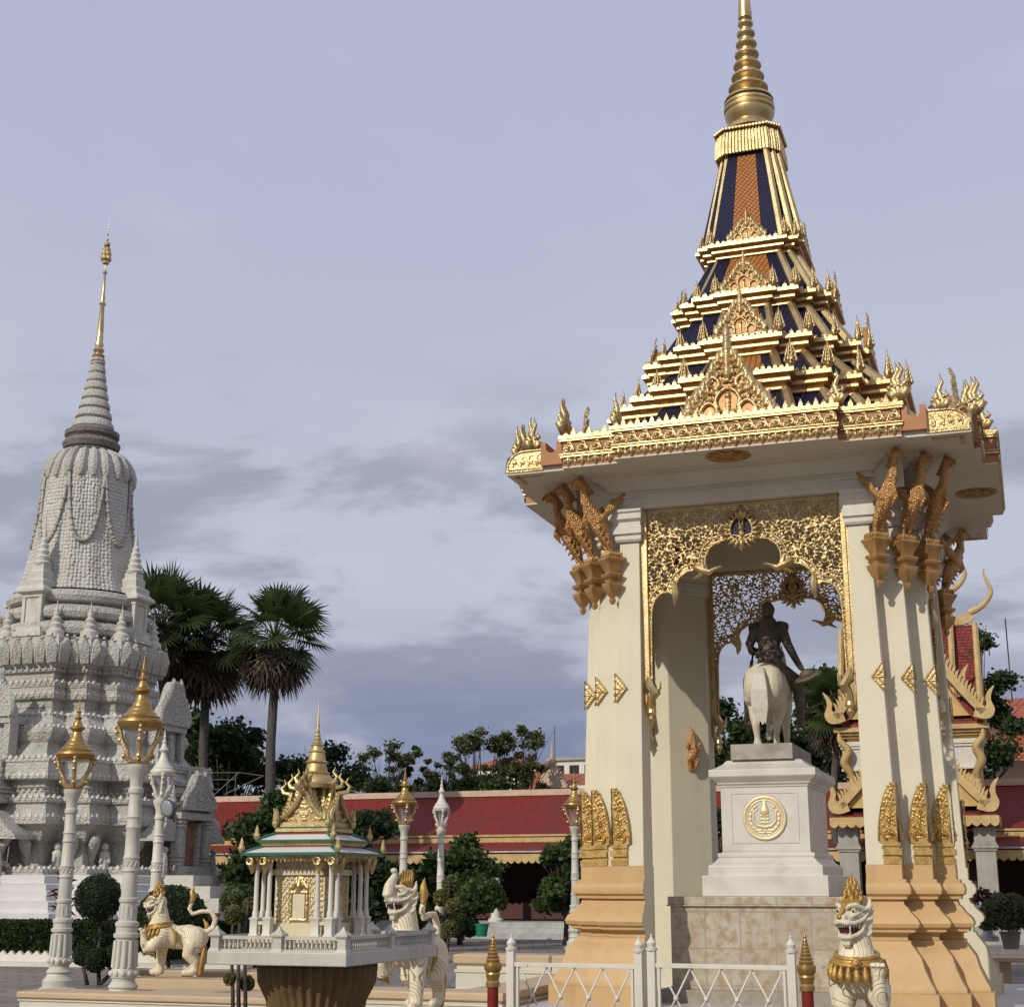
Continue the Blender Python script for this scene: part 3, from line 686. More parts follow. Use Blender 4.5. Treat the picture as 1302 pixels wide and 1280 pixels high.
# small corner turrets on the petal band
def turret():
    m = MB(); s = .62
    def rg_(h, z): return [(h, -h, z), (h, h, z), (-h, h, z), (-h, -h, z)]
    m.loft([rg_(h, z) for h, z in ((.85, 11.55), (.85, 11.75), (.72, 11.8), (.72, 11.95), (.52, 12.0), (.52, 13.15), (.62, 13.2), (.62, 13.3), (.85, 13.4), (.85, 13.5), (.6, 13.7), (.62, 13.9), (.42, 14.0), (.44, 14.3), (.34, 14.4), (.34, 14.6))])
    m.lathe([(.40, 14.6), (.45, 14.7), (.33, 14.8), (.38, 14.95), (.27, 15.05), (.32, 15.2), (.22, 15.3), (.26, 15.45), (.16, 15.55), (.19, 15.7), (.10, 15.8), (.12, 15.95), (.05, 16.1), (.02, 17.0)], 12)
    for x in (-.5, .5):
        for y in (-.5, .5): m.box(x-.09, x+.09, y-.09, y+.09, 12.0, 13.2)
    for a in range(4): m.prism([rot2(p, a) for p in ((-.26, -.535), (.26, -.535), (.26, -.5), (-.26, -.5))], 12.1, 12.9)
    return m
tum = turret(); tum.v = [(x*.78, y*.78, z) for x, y, z in tum.v]; tu = tum.build('corner_turret', M['stone_plain'], stu, 30); 
for k in range(4):
    o = tu if k == 0 else dup(tu, stu)
    o.location = (*rot2((0, -2.6), k), 0)
mini = MB(); mini.lathe([(.36, 11.5), (.34, 11.75), (.22, 11.85), (.26, 12.0), (.15, 12.1), (.2, 12.25), (.1, 12.35), (.13, 12.5), (.03, 12.7), (.01, 13.0)], 10)
mo = mini.build('bud_finial', M['stone_plain'], stu, 40)
ps = [(x, -2.95) for x in (-1.15, 1.15)]
fs = True
for k in range(4):
    for p in ps+[(2.2, -2.2)]:
        o = mo if fs else dup(mo, stu); fs = False; o.location = (*rot2(p, k), 0)
# rings under the tower, tower, garlands
def lob(prof, n=96, lobes=16, amp=.018):
    m = MB(); m.lathe(prof, n, (0, 0), lobes, amp); return m
def torus(r, z, t): return [(r-t*.3, z-t), (r+t*.75, z-t*.75), (r+t, z-t*.1), (r+t*.8, z+t*.6), (r-t*.3, z+t)]
m = MB(); m.lathe([(3.1, 11.5)]+torus(2.85, 11.95, .32)+torus(2.7, 12.65, .32)+torus(2.6, 13.35, .30)+[(2.7, 13.65)], 64); m.build('torus_rings', M['stone_fine'], stu, 30)
sc_m = stone('scale_stone', 4, .3, .05); t, b = nodes_of(sc_m)
tc = t.nodes.new('ShaderNodeTexCoord'); sp_ = t.nodes.new('ShaderNodeSeparateXYZ'); t.links.new(tc.outputs['Object'], sp_.inputs[0])
an = t.nodes.new('ShaderNodeMath'); an.operation = 'ARCTAN2'; t.links.new(sp_.outputs[1], an.inputs[0]); t.links.new(sp_.outputs[0], an.inputs[1])
ml = t.nodes.new('ShaderNodeMath'); ml.operation = 'MULTIPLY'; ml.inputs[1].default_value = 2.2; t.links.new(an.outputs[0], ml.inputs[0])
cb = t.nodes.new('ShaderNodeCombineXYZ')
t.links.new(ml.outputs[0], cb.inputs[0]); t.links.new(sp_.outputs[2], cb.inputs[1])
br = t.nodes.new('ShaderNodeTexVoronoi'); br.inputs['Randomness'].default_value = .38; br.inputs['Scale'].default_value = 6.5
t.links.new(cb.outputs[0], br.inputs['Vector'])
q = t.nodes.new('ShaderNodeBump'); q.inputs['Strength'].default_value = 1; q.inputs['Distance'].default_value = .11; q.invert = True
t.links.new(br.outputs['Distance'], q.inputs['Height'])
old = b.inputs['Normal'].links[0].from_node; t.links.new(old.outputs[0], q.inputs['Normal']); t.links.new(q.outputs[0], b.inputs['Normal'])
def twr(z):
    return float(np.interp(z, [13.6, 14.2, 15.4, 17, 18.6, 19.2, 19.6, 19.95, 20.1], [2.48, 2.28, 2.06, 1.95, 1.86, 1.80, 1.66, 1.36, 1.08]))
m = lob([(twr(z), z) for z in np.linspace(13.6, 20.05, 24)]); m.build('tower_body', sc_m, stu, 40)
pt = MB()
for i in range(22):
    a = 2*PI*i/22
    P = [(1.12, 20.04), (1.48, 19.82), (1.70, 19.45), (1.79, 19.1), (1.84, 18.8)]
    pt.tube([(r_*math.cos(a), r_*math.sin(a), z) for r_, z in P], [.10, .17, .2, .21, .14], 8, True)
pt.build('crown_petals', M['stone_fine'], stu, 40)
gr_ = MB()
for i in range(8):
    a0 = 2*PI*i/8+.2; P = []
    for j in range(25):
        t_2 = j/24; a = a0+2*PI/8*t_2; z = 16.3+2.6*abs(2*t_2-1)**3-0.5*(1-abs(2*t_2-1)**2); r_ = twr(z)+.05; P.append((r_*math.cos(a), r_*math.sin(a), z))
    gr_.tube(P, .06, 6)
    for p in P[::1]: gr_.ball(p, (.11, .11, .08), 6, 4)
gr_.build('garland', M['stone_fine'], stu, True)
m = MB(); m.lathe([(1.15, 20.05), (1.2, 20.1), (1.05, 20.2), (1.15, 20.25), (1.22, 20.45), (1.12, 20.6), (1.0, 20.66), (1.05, 20.72), (1.14, 20.78), (1.14, 20.95), (1.0, 21.0), (.9, 21.1)], 40)
m.build('dark_rings', stone('weathered_stone', 6, .7, .06, col=(.24, .21, .17)), stu, 30)
m = MB(); z = 21.05; r_ = .90; pr = []
while z < 23.75:
    h = .44*(.62+.38*r_/.9)
    pr += [(r_*.82, z), (r_*1.0, z+h*.18), (r_*.98, z+h*.5), (r_*.84, z+h*.92), (r_*.74, z+h*.98)]; z += h; r_ *= .86
m.lathe(pr, 28); m.build('ringed_spire', M['stone_fine'], stu, 30); ztop = z
m = MB(); m.lathe([(.26, 23.75), (.33, 23.9), (.22, 24.02), (.28, 24.15), (.18, 24.28), (.24, 24.42), (.16, 24.55), (.20, 24.7), (.13, 24.85), (.16, 25.0), (.13, 25.1), (.14, 25.3), (.09, 26.5), (.15, 26.6), (.08, 26.75), (.11, 26.9), (.07, 27.0), (.05, 28.0), (.10, 28.1), (.03, 28.25), (.03, 28.6)], 14)
for i, (r_, z) in enumerate(((.14, 28.6), (.22, 28.8), (.20, 29.0), (.16, 29.2), (.13, 29.45), (.10, 29.7), (.08, 29.95), (.05, 30.2))):
    for j in range(5 if i < 5 else 1):
        a = j*2*PI/5+i; rr = r_*.6 if i < 5 else 0; m.ball((rr*math.cos(a), rr*math.sin(a), z), (r_*.55, r_*.55, r_*.8), 8, 6)
m.lathe([(.02, 30.1), (.004, 30.7)], 6); m.build('gilded_tip', M['gold'], stu, 40)
# porches with flame pediments on each side
po = MB(); PY = -6.25
po.box(-1.15, 1.15, PY, -4.2, 2.15, 2.5)
for s in (-1, 1):
    po.box(s*.95-.18, s*.95+.18, PY+.05, PY+.45, 2.5, 4.3); po.box(s*.55-.1, s*.55+.1, PY+.2, PY+.45, 2.5, 4.2)
    for z in (2.7, 2.85, 4.0, 4.15): po.box(s*.95-.22, s*.95+.22, PY+.01, PY+.49, z, z+.08)
po.box(-.5, .5, PY+.4, -4.2, 2.5, 4.3); po.box(-1.2, 1.2, PY-.02, -4.2, 4.3, 4.55); po.box(-1.05, 1.05, PY+.1, -4.2, 4.55, 4.75)
pe = Relief(-1.5, 1.5, 4.55, 6.9, .03)
def pedge(t): return (1.2*(1-t)**.75*(1+.12*math.sin(t*8)), 4.7+1.9*t)
L = [pedge(i/18) for i in range(19)]
pe.poly([(-a, b2) for a, b2 in L]+L[::-1], .10)
for i in range(0, 17): pe.flame(L[i][0]*.90, L[i][1], PI/2-.7, .62*(1-.4*i/18), .13, 1.4, .7, True)
for i in range(14): pe.spiral(.14+.13*(i % 3)*(1-i/16), 4.9+.11*i, .13*(1-i/18), 1.2, 1, i, .06, 2.2, True)
pe.stroke([(L[i][0]*.72, 4.7+(L[i][1]-4.7)*.75) for i in range(19)], .06, None, 2.2, True)
hh = MB(); pe.to(hh, 'flat', depth=1.2); po.add([(x*.9, y*.8+PY, 4.55+(z-4.55)*.78) for x, y, z in hh.v], hh.f)
po.slab([(-a*.84, 4.55+(b2-4.55)*.77) for a, b2 in L]+[(a*.84, 4.55+(b2-4.55)*.77) for a, b2 in L[::-1]], PY+.02, PY+.3)
# side roof curls of the porch
for s in (-1, 1):
    po.loft([[(s*1.2, PY+.2, z0), (s*(1.2+w), PY+.2, z0-.02), (s*(1.2+w), -4.6, z0-.02), (s*1.2, -4.6, z0)][::s] for w, z0 in ((.3, 4.5), (.5, 4.3), (.85, 3.9), (1.25, 3.6), (1.3, 3.45))])
    po.tube([(s*1.9, PY+.6, 3.45), (s*1.62, PY+.6, 3.2), (s*1.45, PY+.6, 2.85), (s*1.6, PY+.6, 2.55), (s*1.9, PY+.6, 2.5)], [.12, .18, .2, .2, .1], 8, True)
    po.tube([(s*1.75, PY+.3, 2.15), (s*1.75, PY+.3, 2.6), (s*1.75, PY+.28, 2.95)], [.16, .17, .1], 8, True); po.ball((s*1.75, PY+.26, 3.1), .13, 8, 6)
for z0, z1, hw, y0 in ((4.75, 5.25, 1.35, PY+.35), (5.25, 5.75, 1.12, PY+.75), (5.75, 6.3, .9, PY+1.1)):
    po.loft([[(-w_, y0-(w_-hw), z), (w_, y0-(w_-hw), z), (w_, -3.6, z), (-w_, -3.6, z)] for w_, z in ((hw, z0), (hw+.12, z0+.03), (hw+.14, z0+.1), (hw-.02, z0+.2), (hw-.1, z1-.12), (hw-.02, z1-.08), (hw-.02, z1))])
    for s in (-1, 1): po.lathe([(.10, z0+.1), (.13, z0+.3), (.06, z0+.45), (.08, z0+.55), (.01, z0+.85)], 8, (s*hw, y0-.05))
pobj = po.build('porch', M['stone_carved'], stu, 40)
dr = MB(); dr.box(-.42, .42, PY+.36, PY+.42, 2.55, 4.2); dr.build('painted_panel', mat('painted_panel', (.30, .13, .07), .6, 0, .0, 5, col2=(.42, .26, .14), detail=8), pobj)
for k in range(4):
    o = pobj if k == 0 else dup(pobj, stu)
    o.rotation_euler = (0, 0, k*PI/2)
# upper niches with flame crests
ni = MB(); hh = MB()
tmp = MB(); pe.to(tmp); ni.add([(x*.85, y*.8-4.95, (z-4.7)*.95+8.1) for x, y, z in tmp.v], tmp.f)
ni.slab([(-a*.8, (b2-4.7)*.95+8.1) for a, b2 in L]+[(a*.8, (b2-4.7)*.95+8.1) for a, b2 in L[::-1]], -4.93, -4.5)
ni.box(-.95, .95, -4.95, -3.8, 7.85, 8.12); ni.box(-.55, .55, -4.7, -4.0, 6.5, 7.85)
for s in (-1, 1): ni.box(s*.8-.14, s*.8+.14, -4.9, -4.4, 6.5, 7.85)
ni.tube([(0, -4.8, 6.5), (0, -4.8, 7.1), (0, -4.8, 7.45)], [.2, .2, .1], 8, True); ni.ball((0, -4.8, 7.6), .14, 8, 6)
no = ni.build('niche', M['stone_carved'], stu, 40)
for k in range(4):
    o = no if k == 0 else dup(no, stu)
    o.rotation_euler = (0, 0, k*PI/2)
# curled brackets in the recesses of each storey and guardian figures
cu = MB(); cu.tube([(.1, 0, .05), (.16, 0, .35), (.4, 0, .75), (.62, 0, .95)], [.13, .16, .24, .2], 8, True)
cb_ = None
for k in range(4):
    for (x, y) in ((1.95, -4.6), (3.2, -3.7), (3.7, -3.2), (4.6, -1.95)):
        for z in (2.5,):
            if cb_ is None: cb_ = cu.build('curled_bracket', M['stone_carved'], stu, True); o = cb_
            else: o = dup(cb_, stu)
            a = rot2((x, y), k); o.location = (a[0], a[1], z); o.rotation_euler = (0, 0, math.atan2(a[1], a[0]))
gu = MB(); gu.lathe([(.16, 0), (.2, .15), (.17, .4), (.2, .62), (.1, .72)], 10); gu.ball((0, 0, .85), .15, 10, 8); gu.tube([(0, -.12, .55), (0, -.22, .3)], [.09, .07], 8, True)
gd = gu.build('guardian_figure', M['stone_plain'], stu, True)
fs = True
for k in range(4):
    for p, z in (((2.95, -4.15), 2.35), ((4.15, -2.95), 2.35), ((-2.95, -4.15), 2.35)):
        o = gd if fs else dup(gd, stu); fs = False
        o.location = (*rot2(p, k), z-.0); o.rotation_euler = (0, 0, k*PI/2)

# settle the courses (the near edges stand closer to the viewer than the axis)
seen_ = set()
for k_ in list(kids(stu))+[c_ for p_ in kids(stu) for c_ in kids(p_)]:
    if k_.data in seen_: continue
    seen_.add(k_.data); lz = k_.location.z
    for v_ in k_.data.vertices:
        z_ = v_.co.z+lz; f_ = .975 if z_ < 19.5 else .975+.025*min(1, (z_-19.5)/4.5)
        v_.co.z = z_*f_-lz
# ================================================================== the tall gilded pavilion
pav = thing('pavilion', 'tall cream and gold open pavilion with tiered navy roof and ringed gold spire', 'pavilion', (XC, YC, 0), -YAW)
PC = [(2.3, 3.1), (2.76, 2.76), (3.1, 2.3)]        # outer corners of a pillar, (across, out)
def pillar_ring(e, z, inn=0.):
    c = off(PC, e); i0 = 1.88-inn
    return [(x, y, z) for x, y in [(i0, -c[0][1]), (c[0][0], -c[0][1]), (c[0][0], -c[1][1]), (c[1][0], -c[1][1]), (c[1][0], -c[2][1]),
            (c[2][0], -c[2][1]), (c[2][0], -i0), (2.57, -i0), (i0, -2.57)]]
sh = MB(); sh.loft([pillar_ring(.13, FZ), pillar_ring(.12, 2.0), pillar_ring(-.05, 7.79)]); 
cp = MB(); cp.loft([pillar_ring(e, z, i) for e, z, i in ((.0, 7.79, .03), (.03, 7.83, .05), (.03, 7.9, .05), (.08, 7.93, .07), (.08, 8.06, .07), (.05, 8.09, .05), (.05, 8.15, .05),
      (.12, 8.2, .08), (.12, 8.3, .08), (.16, 8.33, .09), (.16, 8.385, .09))])
bp = MB()
prof = [(.62, FZ), (.62, .03), (.57, .05), (.57, .10), (.50, .22), (.42, .40), (.37, .58), (.27, .72), (.22, .78), (.22, .82), (.17, .84), (.17, .92), (.30, .96), (.30, 1.0), (.36, 1.03), (.385, 1.09), (.35, 1.17), (.25, 1.26), (.20, 1.34), (.15, 1.38),
        (.13, 1.46), (.20, 1.47), (.20, 1.51), (.26, 1.55), (.275, 1.63), (.25, 1.71), (.2, 1.74), (.2, 1.78), (.145, 1.79), (.145, 2.02)]
bp.loft([pillar_ring(e, z, 0.012) for e, z in prof])
bp.mi = [1 if (i < 9*(len(prof)-1) and i % 9 in (6, 7, 8)) else 0 for i in range(len(bp.f))]      # the flat inner ends stay cream
# naga-leaf cresting that folds round every outer edge
def folded(rel, p, q, mb):
    h = MB(); rel.to(h)
    mb.add([(p-x+.004, -q-.004+y, z) for x, y, z in h.v], [f[::-1] for f in h.f])
    mb.add([(p+.004-y, -q+x-.004, z) for x, y, z in h.v], h.f)
lf = Relief(0, .37, 2.30, 3.36, .009)
def lw(z): t = (z-2.36)/.98; return .32*math.sqrt(max(0, 1-max(0, t)**1.9))+.0
out_ = [(0, 2.36)]+[(lw(2.36+.98*i/20)*(1 if i else .86), 2.36+.98*i/20) for i in range(21)]
lf.poly(out_, .035)
lf.stroke([(lw(2.36+.98*i/20)-.012, 2.36+.98*i/20) for i in range(1, 20)], .022, .012, 2.6)
rg = random.Random(2)
for i in range(95):
    z = 2.42+.86*rg.random(); x = rg.uniform(.01, max(.02, lw(z)-.07)); lf.flame(x, z, rg.uniform(.5, 1.5), .10, .017, 3.0, rg.uniform(-.3, .9))
lf.spiral(.13, 2.50, .10, 1.6, 1, -1, .024, 3.2); lf.spiral(.10, 2.72, .07, 1.4, -1, 2, .018, 3.2)
lf.stroke([(0.012, 2.4), (.012, 3.3)], .016, .01, 3)
dm = Relief(0, .26, 4.8, 5.42, .009)
dm.poly([(0, 4.84), (.21, 5.10), (0, 5.38)], .02)
for a, b in (((0, 4.86), (.19, 5.1)), ((.19, 5.1), (0, 5.36)), ((0, 4.97), (.11, 5.1)), ((.11, 5.1), (0, 5.24)), ((0, 5.1), (.2, 5.1))): dm.stroke([a, b], .02, .014, 2.4)
leafs, dias = [], []
for p, q in PC:
    pz = lambda z: .13-(.17)*(z-2)/5.8
    a = MB(); folded(lf, p+pz(2.6), q+pz(2.6), a)
    for e, z0, z1, w in ((.03, 2.02, 2.12, .29), (.0, 2.12, 2.17, .28), (.045, 2.17, 2.27, .30), (.0, 2.27, 2.31, .28), (.025, 2.31, 2.365, .29)):
        c_, d_ = p+.125+e, q+.125+e
        a.add([(c_-w, -d_, z0), (c_, -d_, z0), (c_, -d_+w, z0), (c_-w, -d_+w, z0), (c_-w, -d_, z1), (c_, -d_, z1), (c_, -d_+w, z1), (c_-w, -d_+w, z1)],
              [(3,2,1,0),(4,5,6,7),(0,1,5,4),(1,2,6,5),(2,3,7,6),(3,0,4,7)])
    leafs.append(a)
    a = MB(); folded(dm, p+pz(5.1), q+pz(5.1), a); dias.append(a)

# bird brackets
bird = MB()
for s in (-1, 1):
    bird.tube([(.03, .06*s, 7.40), (.06, .07*s, 7.60), (.16, .085*s, 7.86)], [.042, .045, .075], 8, True)
    for k in range(3): bird.tube([(.03+.05*k, .07*s, 7.42), (.09+.05*k, .09*s, 7.40)], [.03, .012], 5, True)
    for k in range(6):
        bird.tube([(.36-.045*k, .13*s, 8.12+.035*k), (.24-.055*k, .20*s, 8.26+.045*k), (.15-.065*k, .20*s, 8.44+.05*k), (.13-.065*k, .18*s, 8.50+.05*k)], [.05, .045, .028, .008], 6, True)
    for k in range(4): bird.tube([(.12+.05*k, .10*s, 7.78+.09*k), (.17+.06*k, .15*s, 7.72+.09*k), (.2+.06*k, .15*s, 7.66+.09*k)], [.04, .03, .008], 6, True)
bird.tube([(.10, 0, 7.78), (.22, 0, 7.98), (.36, 0, 8.2), (.46, 0, 8.38)], [.09, .15, .165, .115], 12, True)
bird.tube([(.44, 0, 8.34), (.56, 0, 8.50), (.58, 0, 8.66), (.62, 0, 8.78), (.70, 0, 8.85)], [.12, .10, .075, .075, .085], 10, True)
bird.tube([(.68, 0, 8.84), (.78, 0, 8.84), (.86, 0, 8.79), (.87, 0, 8.72)], [.075, .055, .035, .010], 8, True)
bird.tube([(.70, 0, 8.78), (.78, 0, 8.74), (.80, 0, 8.70)], [.05, .03, .01], 6, True)
for k in range(6): bird.tube([(.70-.035*k, 0, 8.88-.05*k), (.63-.05*k, 0, 8.97-.055*k), (.63-.055*k, 0, 9.03-.065*k)], [.04, .028, .006], 6, True)
for k in range(5): bird.tube([(.52+.02*k, .0, 8.38-.07*k), (.60-.02*k, .03*(k % 2)-.015, 8.33-.08*k), (.57-.03*k, 0, 8.25-.08*k)], [.045, .03, .008], 6, True)
foot = MB(); 
def sq(cx, r, z): return [(cx+r, -r, z), (cx+r, r, z), (cx-r, r, z), (cx-r, -r, z)]
fp = [(.0, 6.62), (.035, 6.64), (.05, 6.70), (.035, 6.75), (.05, 6.77), (.14, 6.93), (.155, 7.0), (.15, 7.02), (.08, 7.04), (.09, 7.08), (.15, 7.13), (.165, 7.17), (.16, 7.19), (.10, 7.21), (.12, 7.28), (.18, 7.40), (.205, 7.44), (.2, 7.48), (.13, 7.49), (.15, 7.54)]
foot.loft([[(x*.92, y*.92, z) for x, y, z in sq(.02, max(r, .004), z)] for r, z in fp])
for i in range(5):
    for j in (-1, 1): foot.ball((-.10+.06*i, .13*j, 7.53), (.04, .04, .06), 6, 4); foot.ball((.02+.12*j, -.1+.05*i, 7.53), (.04, .04, .06), 6, 4)
bird.v = [(x, y*.86, z) for x, y, z in bird.v]; bird_o = remesh(bird, 'bird_bracket', .016, M['bronze_gold'], pav, None, 0, 3)
foot_o = foot.build('bracket_foot', M['gold_brown'], bird_o, 25)
bpos = [(2.3+.06, -3.1-.06), (2.76+.04, -2.76-.04), (3.1+.06, -2.3-.06)]

pil = sh.build('pillar', M['cream'], pav, bevel=.012)
cp.build('capital', M['white_paint'], pil); bp.build('pillar_base', [M['base_orange'], M['cream']], pil, 40)
for a in leafs: a.build('crested_leaf', M['gold_leafwork'], pil, 30)
for a in dias: a.build('diamond_ornament', M['gold_carved'], pil, 30)
for k in range(1, 4): dup(pil, pav, None, k*PI/2)
first = True
for k in range(4):
    for (x, y) in bpos:
        x2, y2 = rot2((x, y), k)
        o = bird_o if first else dup(bird_o, pav)
        first = False
        o.location = (x2, y2, 0); o.rotation_euler = (0, 0, -PI/4+k*PI/2)

# entablature, soffit, frieze
EC = [(1.965, 4.48), (3.0, 4.22), (4.22, 3.0), (4.48, 1.965)]
en = MB()
en.loft([ringz(off(PC, e), z) for e, z in ((.05, 8.386), (.05, 8.58), (.10, 8.60), (.10, 8.63), (.06, 8.645), (.06, 8.70), (.10, 8.72), (.16, 8.80), (.26, 8.88), (.34, 8.91), (.34, 8.95), (.42, 8.96), (.42, 9.0))], False, False)
for k in range(4):
    q = [rot2(p, k) for p in ((-2.9, -3.12), (2.9, -3.12), (2.35, -2.5), (-2.35, -2.5))]
    en.prism(q, 8.39, 9.0)
en.build('entablature', M['soffit'], pav)
so_ = MB(); so_.loft([ringz(off(EC, -.012), 8.975), ringz(off(EC, -.012), 8.985), ringz(off(EC, -.06), 9.1)])
for k in range(4): so_.prism([rot2(p, k) for p in ((2.95, -4.10), (4.10, -4.10), (4.10, -2.95), (2.95, -2.95))], 8.972, 9.07)
so_.build('eave_soffit', M['soffit'], pav)
ds = MB(); ds.lathe([(.40, 8.985), (.40, 8.965), (.36, 8.96), (.34, 8.97), (.2, 8.965), (.08, 8.95)], 32, (0, -4.02))
rs = Relief(-.4, .4, -.4, .4, .012)
for k in range(10):
    a = k*PI/5; rs.spiral(.24*math.cos(a), .24*math.sin(a), .08, 1.3, 1, a, .025); rs.flame(.1*math.cos(a), .1*math.sin(a), a, .12, .03)
hh = MB(); rs.to(hh); ds.add([(x, z-4.02, 8.96+y) for x, y, z in hh.v], hh.f)
dso = ds.build('soffit_rosette', M['gold_brown'], pav)
for k in range(1, 4): dup(dso, pav, None, k*PI/2)
fb = MB(); fb.loft([ringz(off(EC, e), z) for e, z in ((-.02, 8.985), (-.02, 9.50), (.02, 9.51), (.02, 9.57), (-.03, 9.58), (-.1, 9.6))])
fb.m = 1
for z0, z1, e in ((9.17, 9.20, .02), (9.22, 9.235, .03), (9.47, 9.5, .03), (9.51, 9.575, .045)):
    fb.loft([ringz(off(EC, -.01), z0), ringz(off(EC, e), z0), ringz(off(EC, e), z1), ringz(off(EC, -.01), z1)], False, False)
def crest_ring(mb, cs, z, h, step=.13):
    q = redent(cs)
    for i in range(len(q)): crest(mb, q[i], q[(i+1) % len(q)], z, h, step)
crest_ring(fb, off(EC, -.01), 9.57, .14, .13)
fb.build('eave_band', [M['orange_paint'], M['gold']], pav)
def frieze(L):
    r = Relief(-L/2, L/2, 8.90, 9.48, .0125); n = max(2, round(L/.235)); st = L/n
    for i in range(n):
        x = -L/2+(i+.5)*st
        r.spiral(x-.02, 9.325, .078, 1.15, 1, .5, .027); r.stroke([(x+.05, 9.30), (x+.085, 9.36), (x+.05, 9.44), (x-.05, 9.45)], .028, .016)
        r.stroke([(x-.08, 9.34), (x-.105, 9.27), (x-.03, 9.24), (x+.07, 9.245)], .024, .014); r.flame(x+.09, 9.27, 1.2, .14, .026, 1, .5)
        for s in (-1, 1): r.flame(x+s*.015, 9.14, -PI/2+s*.9, .13, .036, 1, -s*.4)
        r.flame(x, 9.17, -PI/2, .20, .05, 1, 0); r.stamp(x, 9.13, .04); r.stamp(x+st/2, 9.15, .03); r.flame(x+st/2, 9.12, -PI/2, .12, .024, 1, 0)
    m = MB(); r.to(m, depth=1.3); return m
fr = []
for L, u, w in ((3.93, 0, -4.462), (1.03, 2.483, -4.202), (1.03, -2.483, -4.202)):
    o = frieze(L).build('frieze_carving', M['gold_carved'], pav, 40); fr.append((o, u, w))
for k in range(4):
    for o, u, w in fr:
        c = o if k == 0 else dup(o, pav)
        c.location = (*rot2((u, w), k), 0); c.rotation_euler = (0, 0, k*PI/2)
# corner gutters: notched orange outlet beside a rounded scroll panel
gt = MB(); gp = MB(); gr = Relief(-.36, .36, 8.98, 9.44, .0125)
arc = [(-.34, 9.02), (.34, 9.02), (.34, 9.12)]+[(.34-.34*(1-math.cos(t*PI/12)), 9.12+.28*math.sin(t*PI/12)) for t in range(1, 7)]+[(-.34, 9.40)]
for i in range(4):
    x = -.25+.15*i; r0 = .052-.006*i
    gr.spiral(x, 9.16+.01*i, r0, 1.2, 1, .5, .02); gr.stroke([(x+.04, 9.13), (x+.05, 9.2), (x+.01, 9.3-.015*i), (x-.04, 9.33-.02*i)], .02, .01)
gr.stroke(arc+[arc[0]], .022)
for mir in (False, True):
    def mp(x, y, z, f): return (f*x, y, z)
    def put(mb, tmp, f):
        vs = [(v[0], v[1], v[2]) for v in tmp.v]
        if not mir: mb.add(vs, tmp.f)
        else: mb.add([(-v[1], -v[0], v[2]) for v in vs], [q[::-1] for q in tmp.f])
    t = MB(); t.slab([(x+3.73, z) for x, z in arc], -4.10, -3.96); put(gp, t, 1)
    t = MB(); gr.to(t); t.v = [(x+3.73, y-4.104, z) for x, y, z in t.v]; put(gp, t, 1)
    t = MB(); t.slab([(3.0, 9.07), (3.40, 9.07), (3.40, 9.50), (3.30, 9.50), (3.30, 9.36), (3.24, 9.30), (3.16, 9.30), (3.10, 9.36), (3.10, 9.50), (3.0, 9.50)], -4.2, -3.6); put(gt, t, 1)
    t = MB(); t.box(3.45, 4.0, -3.96, -3.9, 8.95, 8.99); put(gp, t, 1)
g1 = gt.build('gutter_outlet', M['orange_paint'], pav); g2 = gp.build('gutter_panel', M['gold_carved'], pav, 40)
for k in range(1, 4): dup(g1, pav, None, k*PI/2); dup(g2, pav, None, k*PI/2)

# flame finials
def naga(h, n=5, seed=1):
    r = random.Random(seed); m = MB()
    m.lathe([(.07*h, 0), (.10*h, .04*h), (.07*h, .10*h)], 8)
    for i in range(n):
        s = i/(n-1)-.5 if n > 1 else 0; top = h*(1-abs(s-.12)*1.25)
        x = s*.34*h
        m.tube([(x*.35, 0, .05*h), (x*1.0+.05*h, 0, .25*h), (x*.9-.06*h, 0, .5*top+.05*h), (x*1.0+.05*h, 0, .78*top), (x*.95, 0, top)],
               [.085*h, .095*h, .075*h, .045*h, .008*h], 6)
        m.ball((x*.8, -.06*h, .3*h+.05*h*(i % 2)), .055*h, 6, 4)
    return m
def flame_leaf(h):
    m = MB(); m.lathe([(.09*h, 0), (.13*h, .10*h), (.12*h, .24*h), (.08*h, .42*h), (.05*h, .62*h), (.025*h, .8*h), (.003*h, h)], 8)
    for i in range(4):
        z = (.10+.14*i)*h; k = 1-.17*i
        for c, q in ((1, -.3), (-1, -.3), (.35, -.9), (-.35, -.9)):
            m.tube([(c*.09*h*k, q*.09*h*k, z), (c*.19*h*k, q*.17*h*k, z+.08*h), (c*.17*h*k, q*.15*h*k, z+.17*h), (c*.11*h*k, q*.10*h*k, z+.26*h)], [.04*h, .05*h*k, .034*h*k, .004*h], 5)
    return m
ngb = naga(.85, 5, 2).build('naga_finial', M['gold_carved'], pav, True)
ngs = naga(.72, 4, 5).build('corner_flame', M['gold_carved'], pav, True)
fst = [True, True]
for k in range(4):
    for (x, y, o, i) in ((2.95, -4.14, ngb, 0), (4.14, -2.95, ngb, 0), (1.93, -4.25, ngs, 1), (4.25, -1.93, ngs, 1), (3.62, -4.02, ngs, 1), (4.02, -3.62, ngs, 1), (-3.62, -4.02, ngs, 1)):
        c = o if fst[i] else dup(o, pav)
        fst[i] = False
        c.location = (*rot2((x, y), k), 9.6 if (i == 0 or 1.93 in (abs(x), abs(y))) else 9.38)
        c.rotation_euler = (0, 0, k*PI/2-.3)

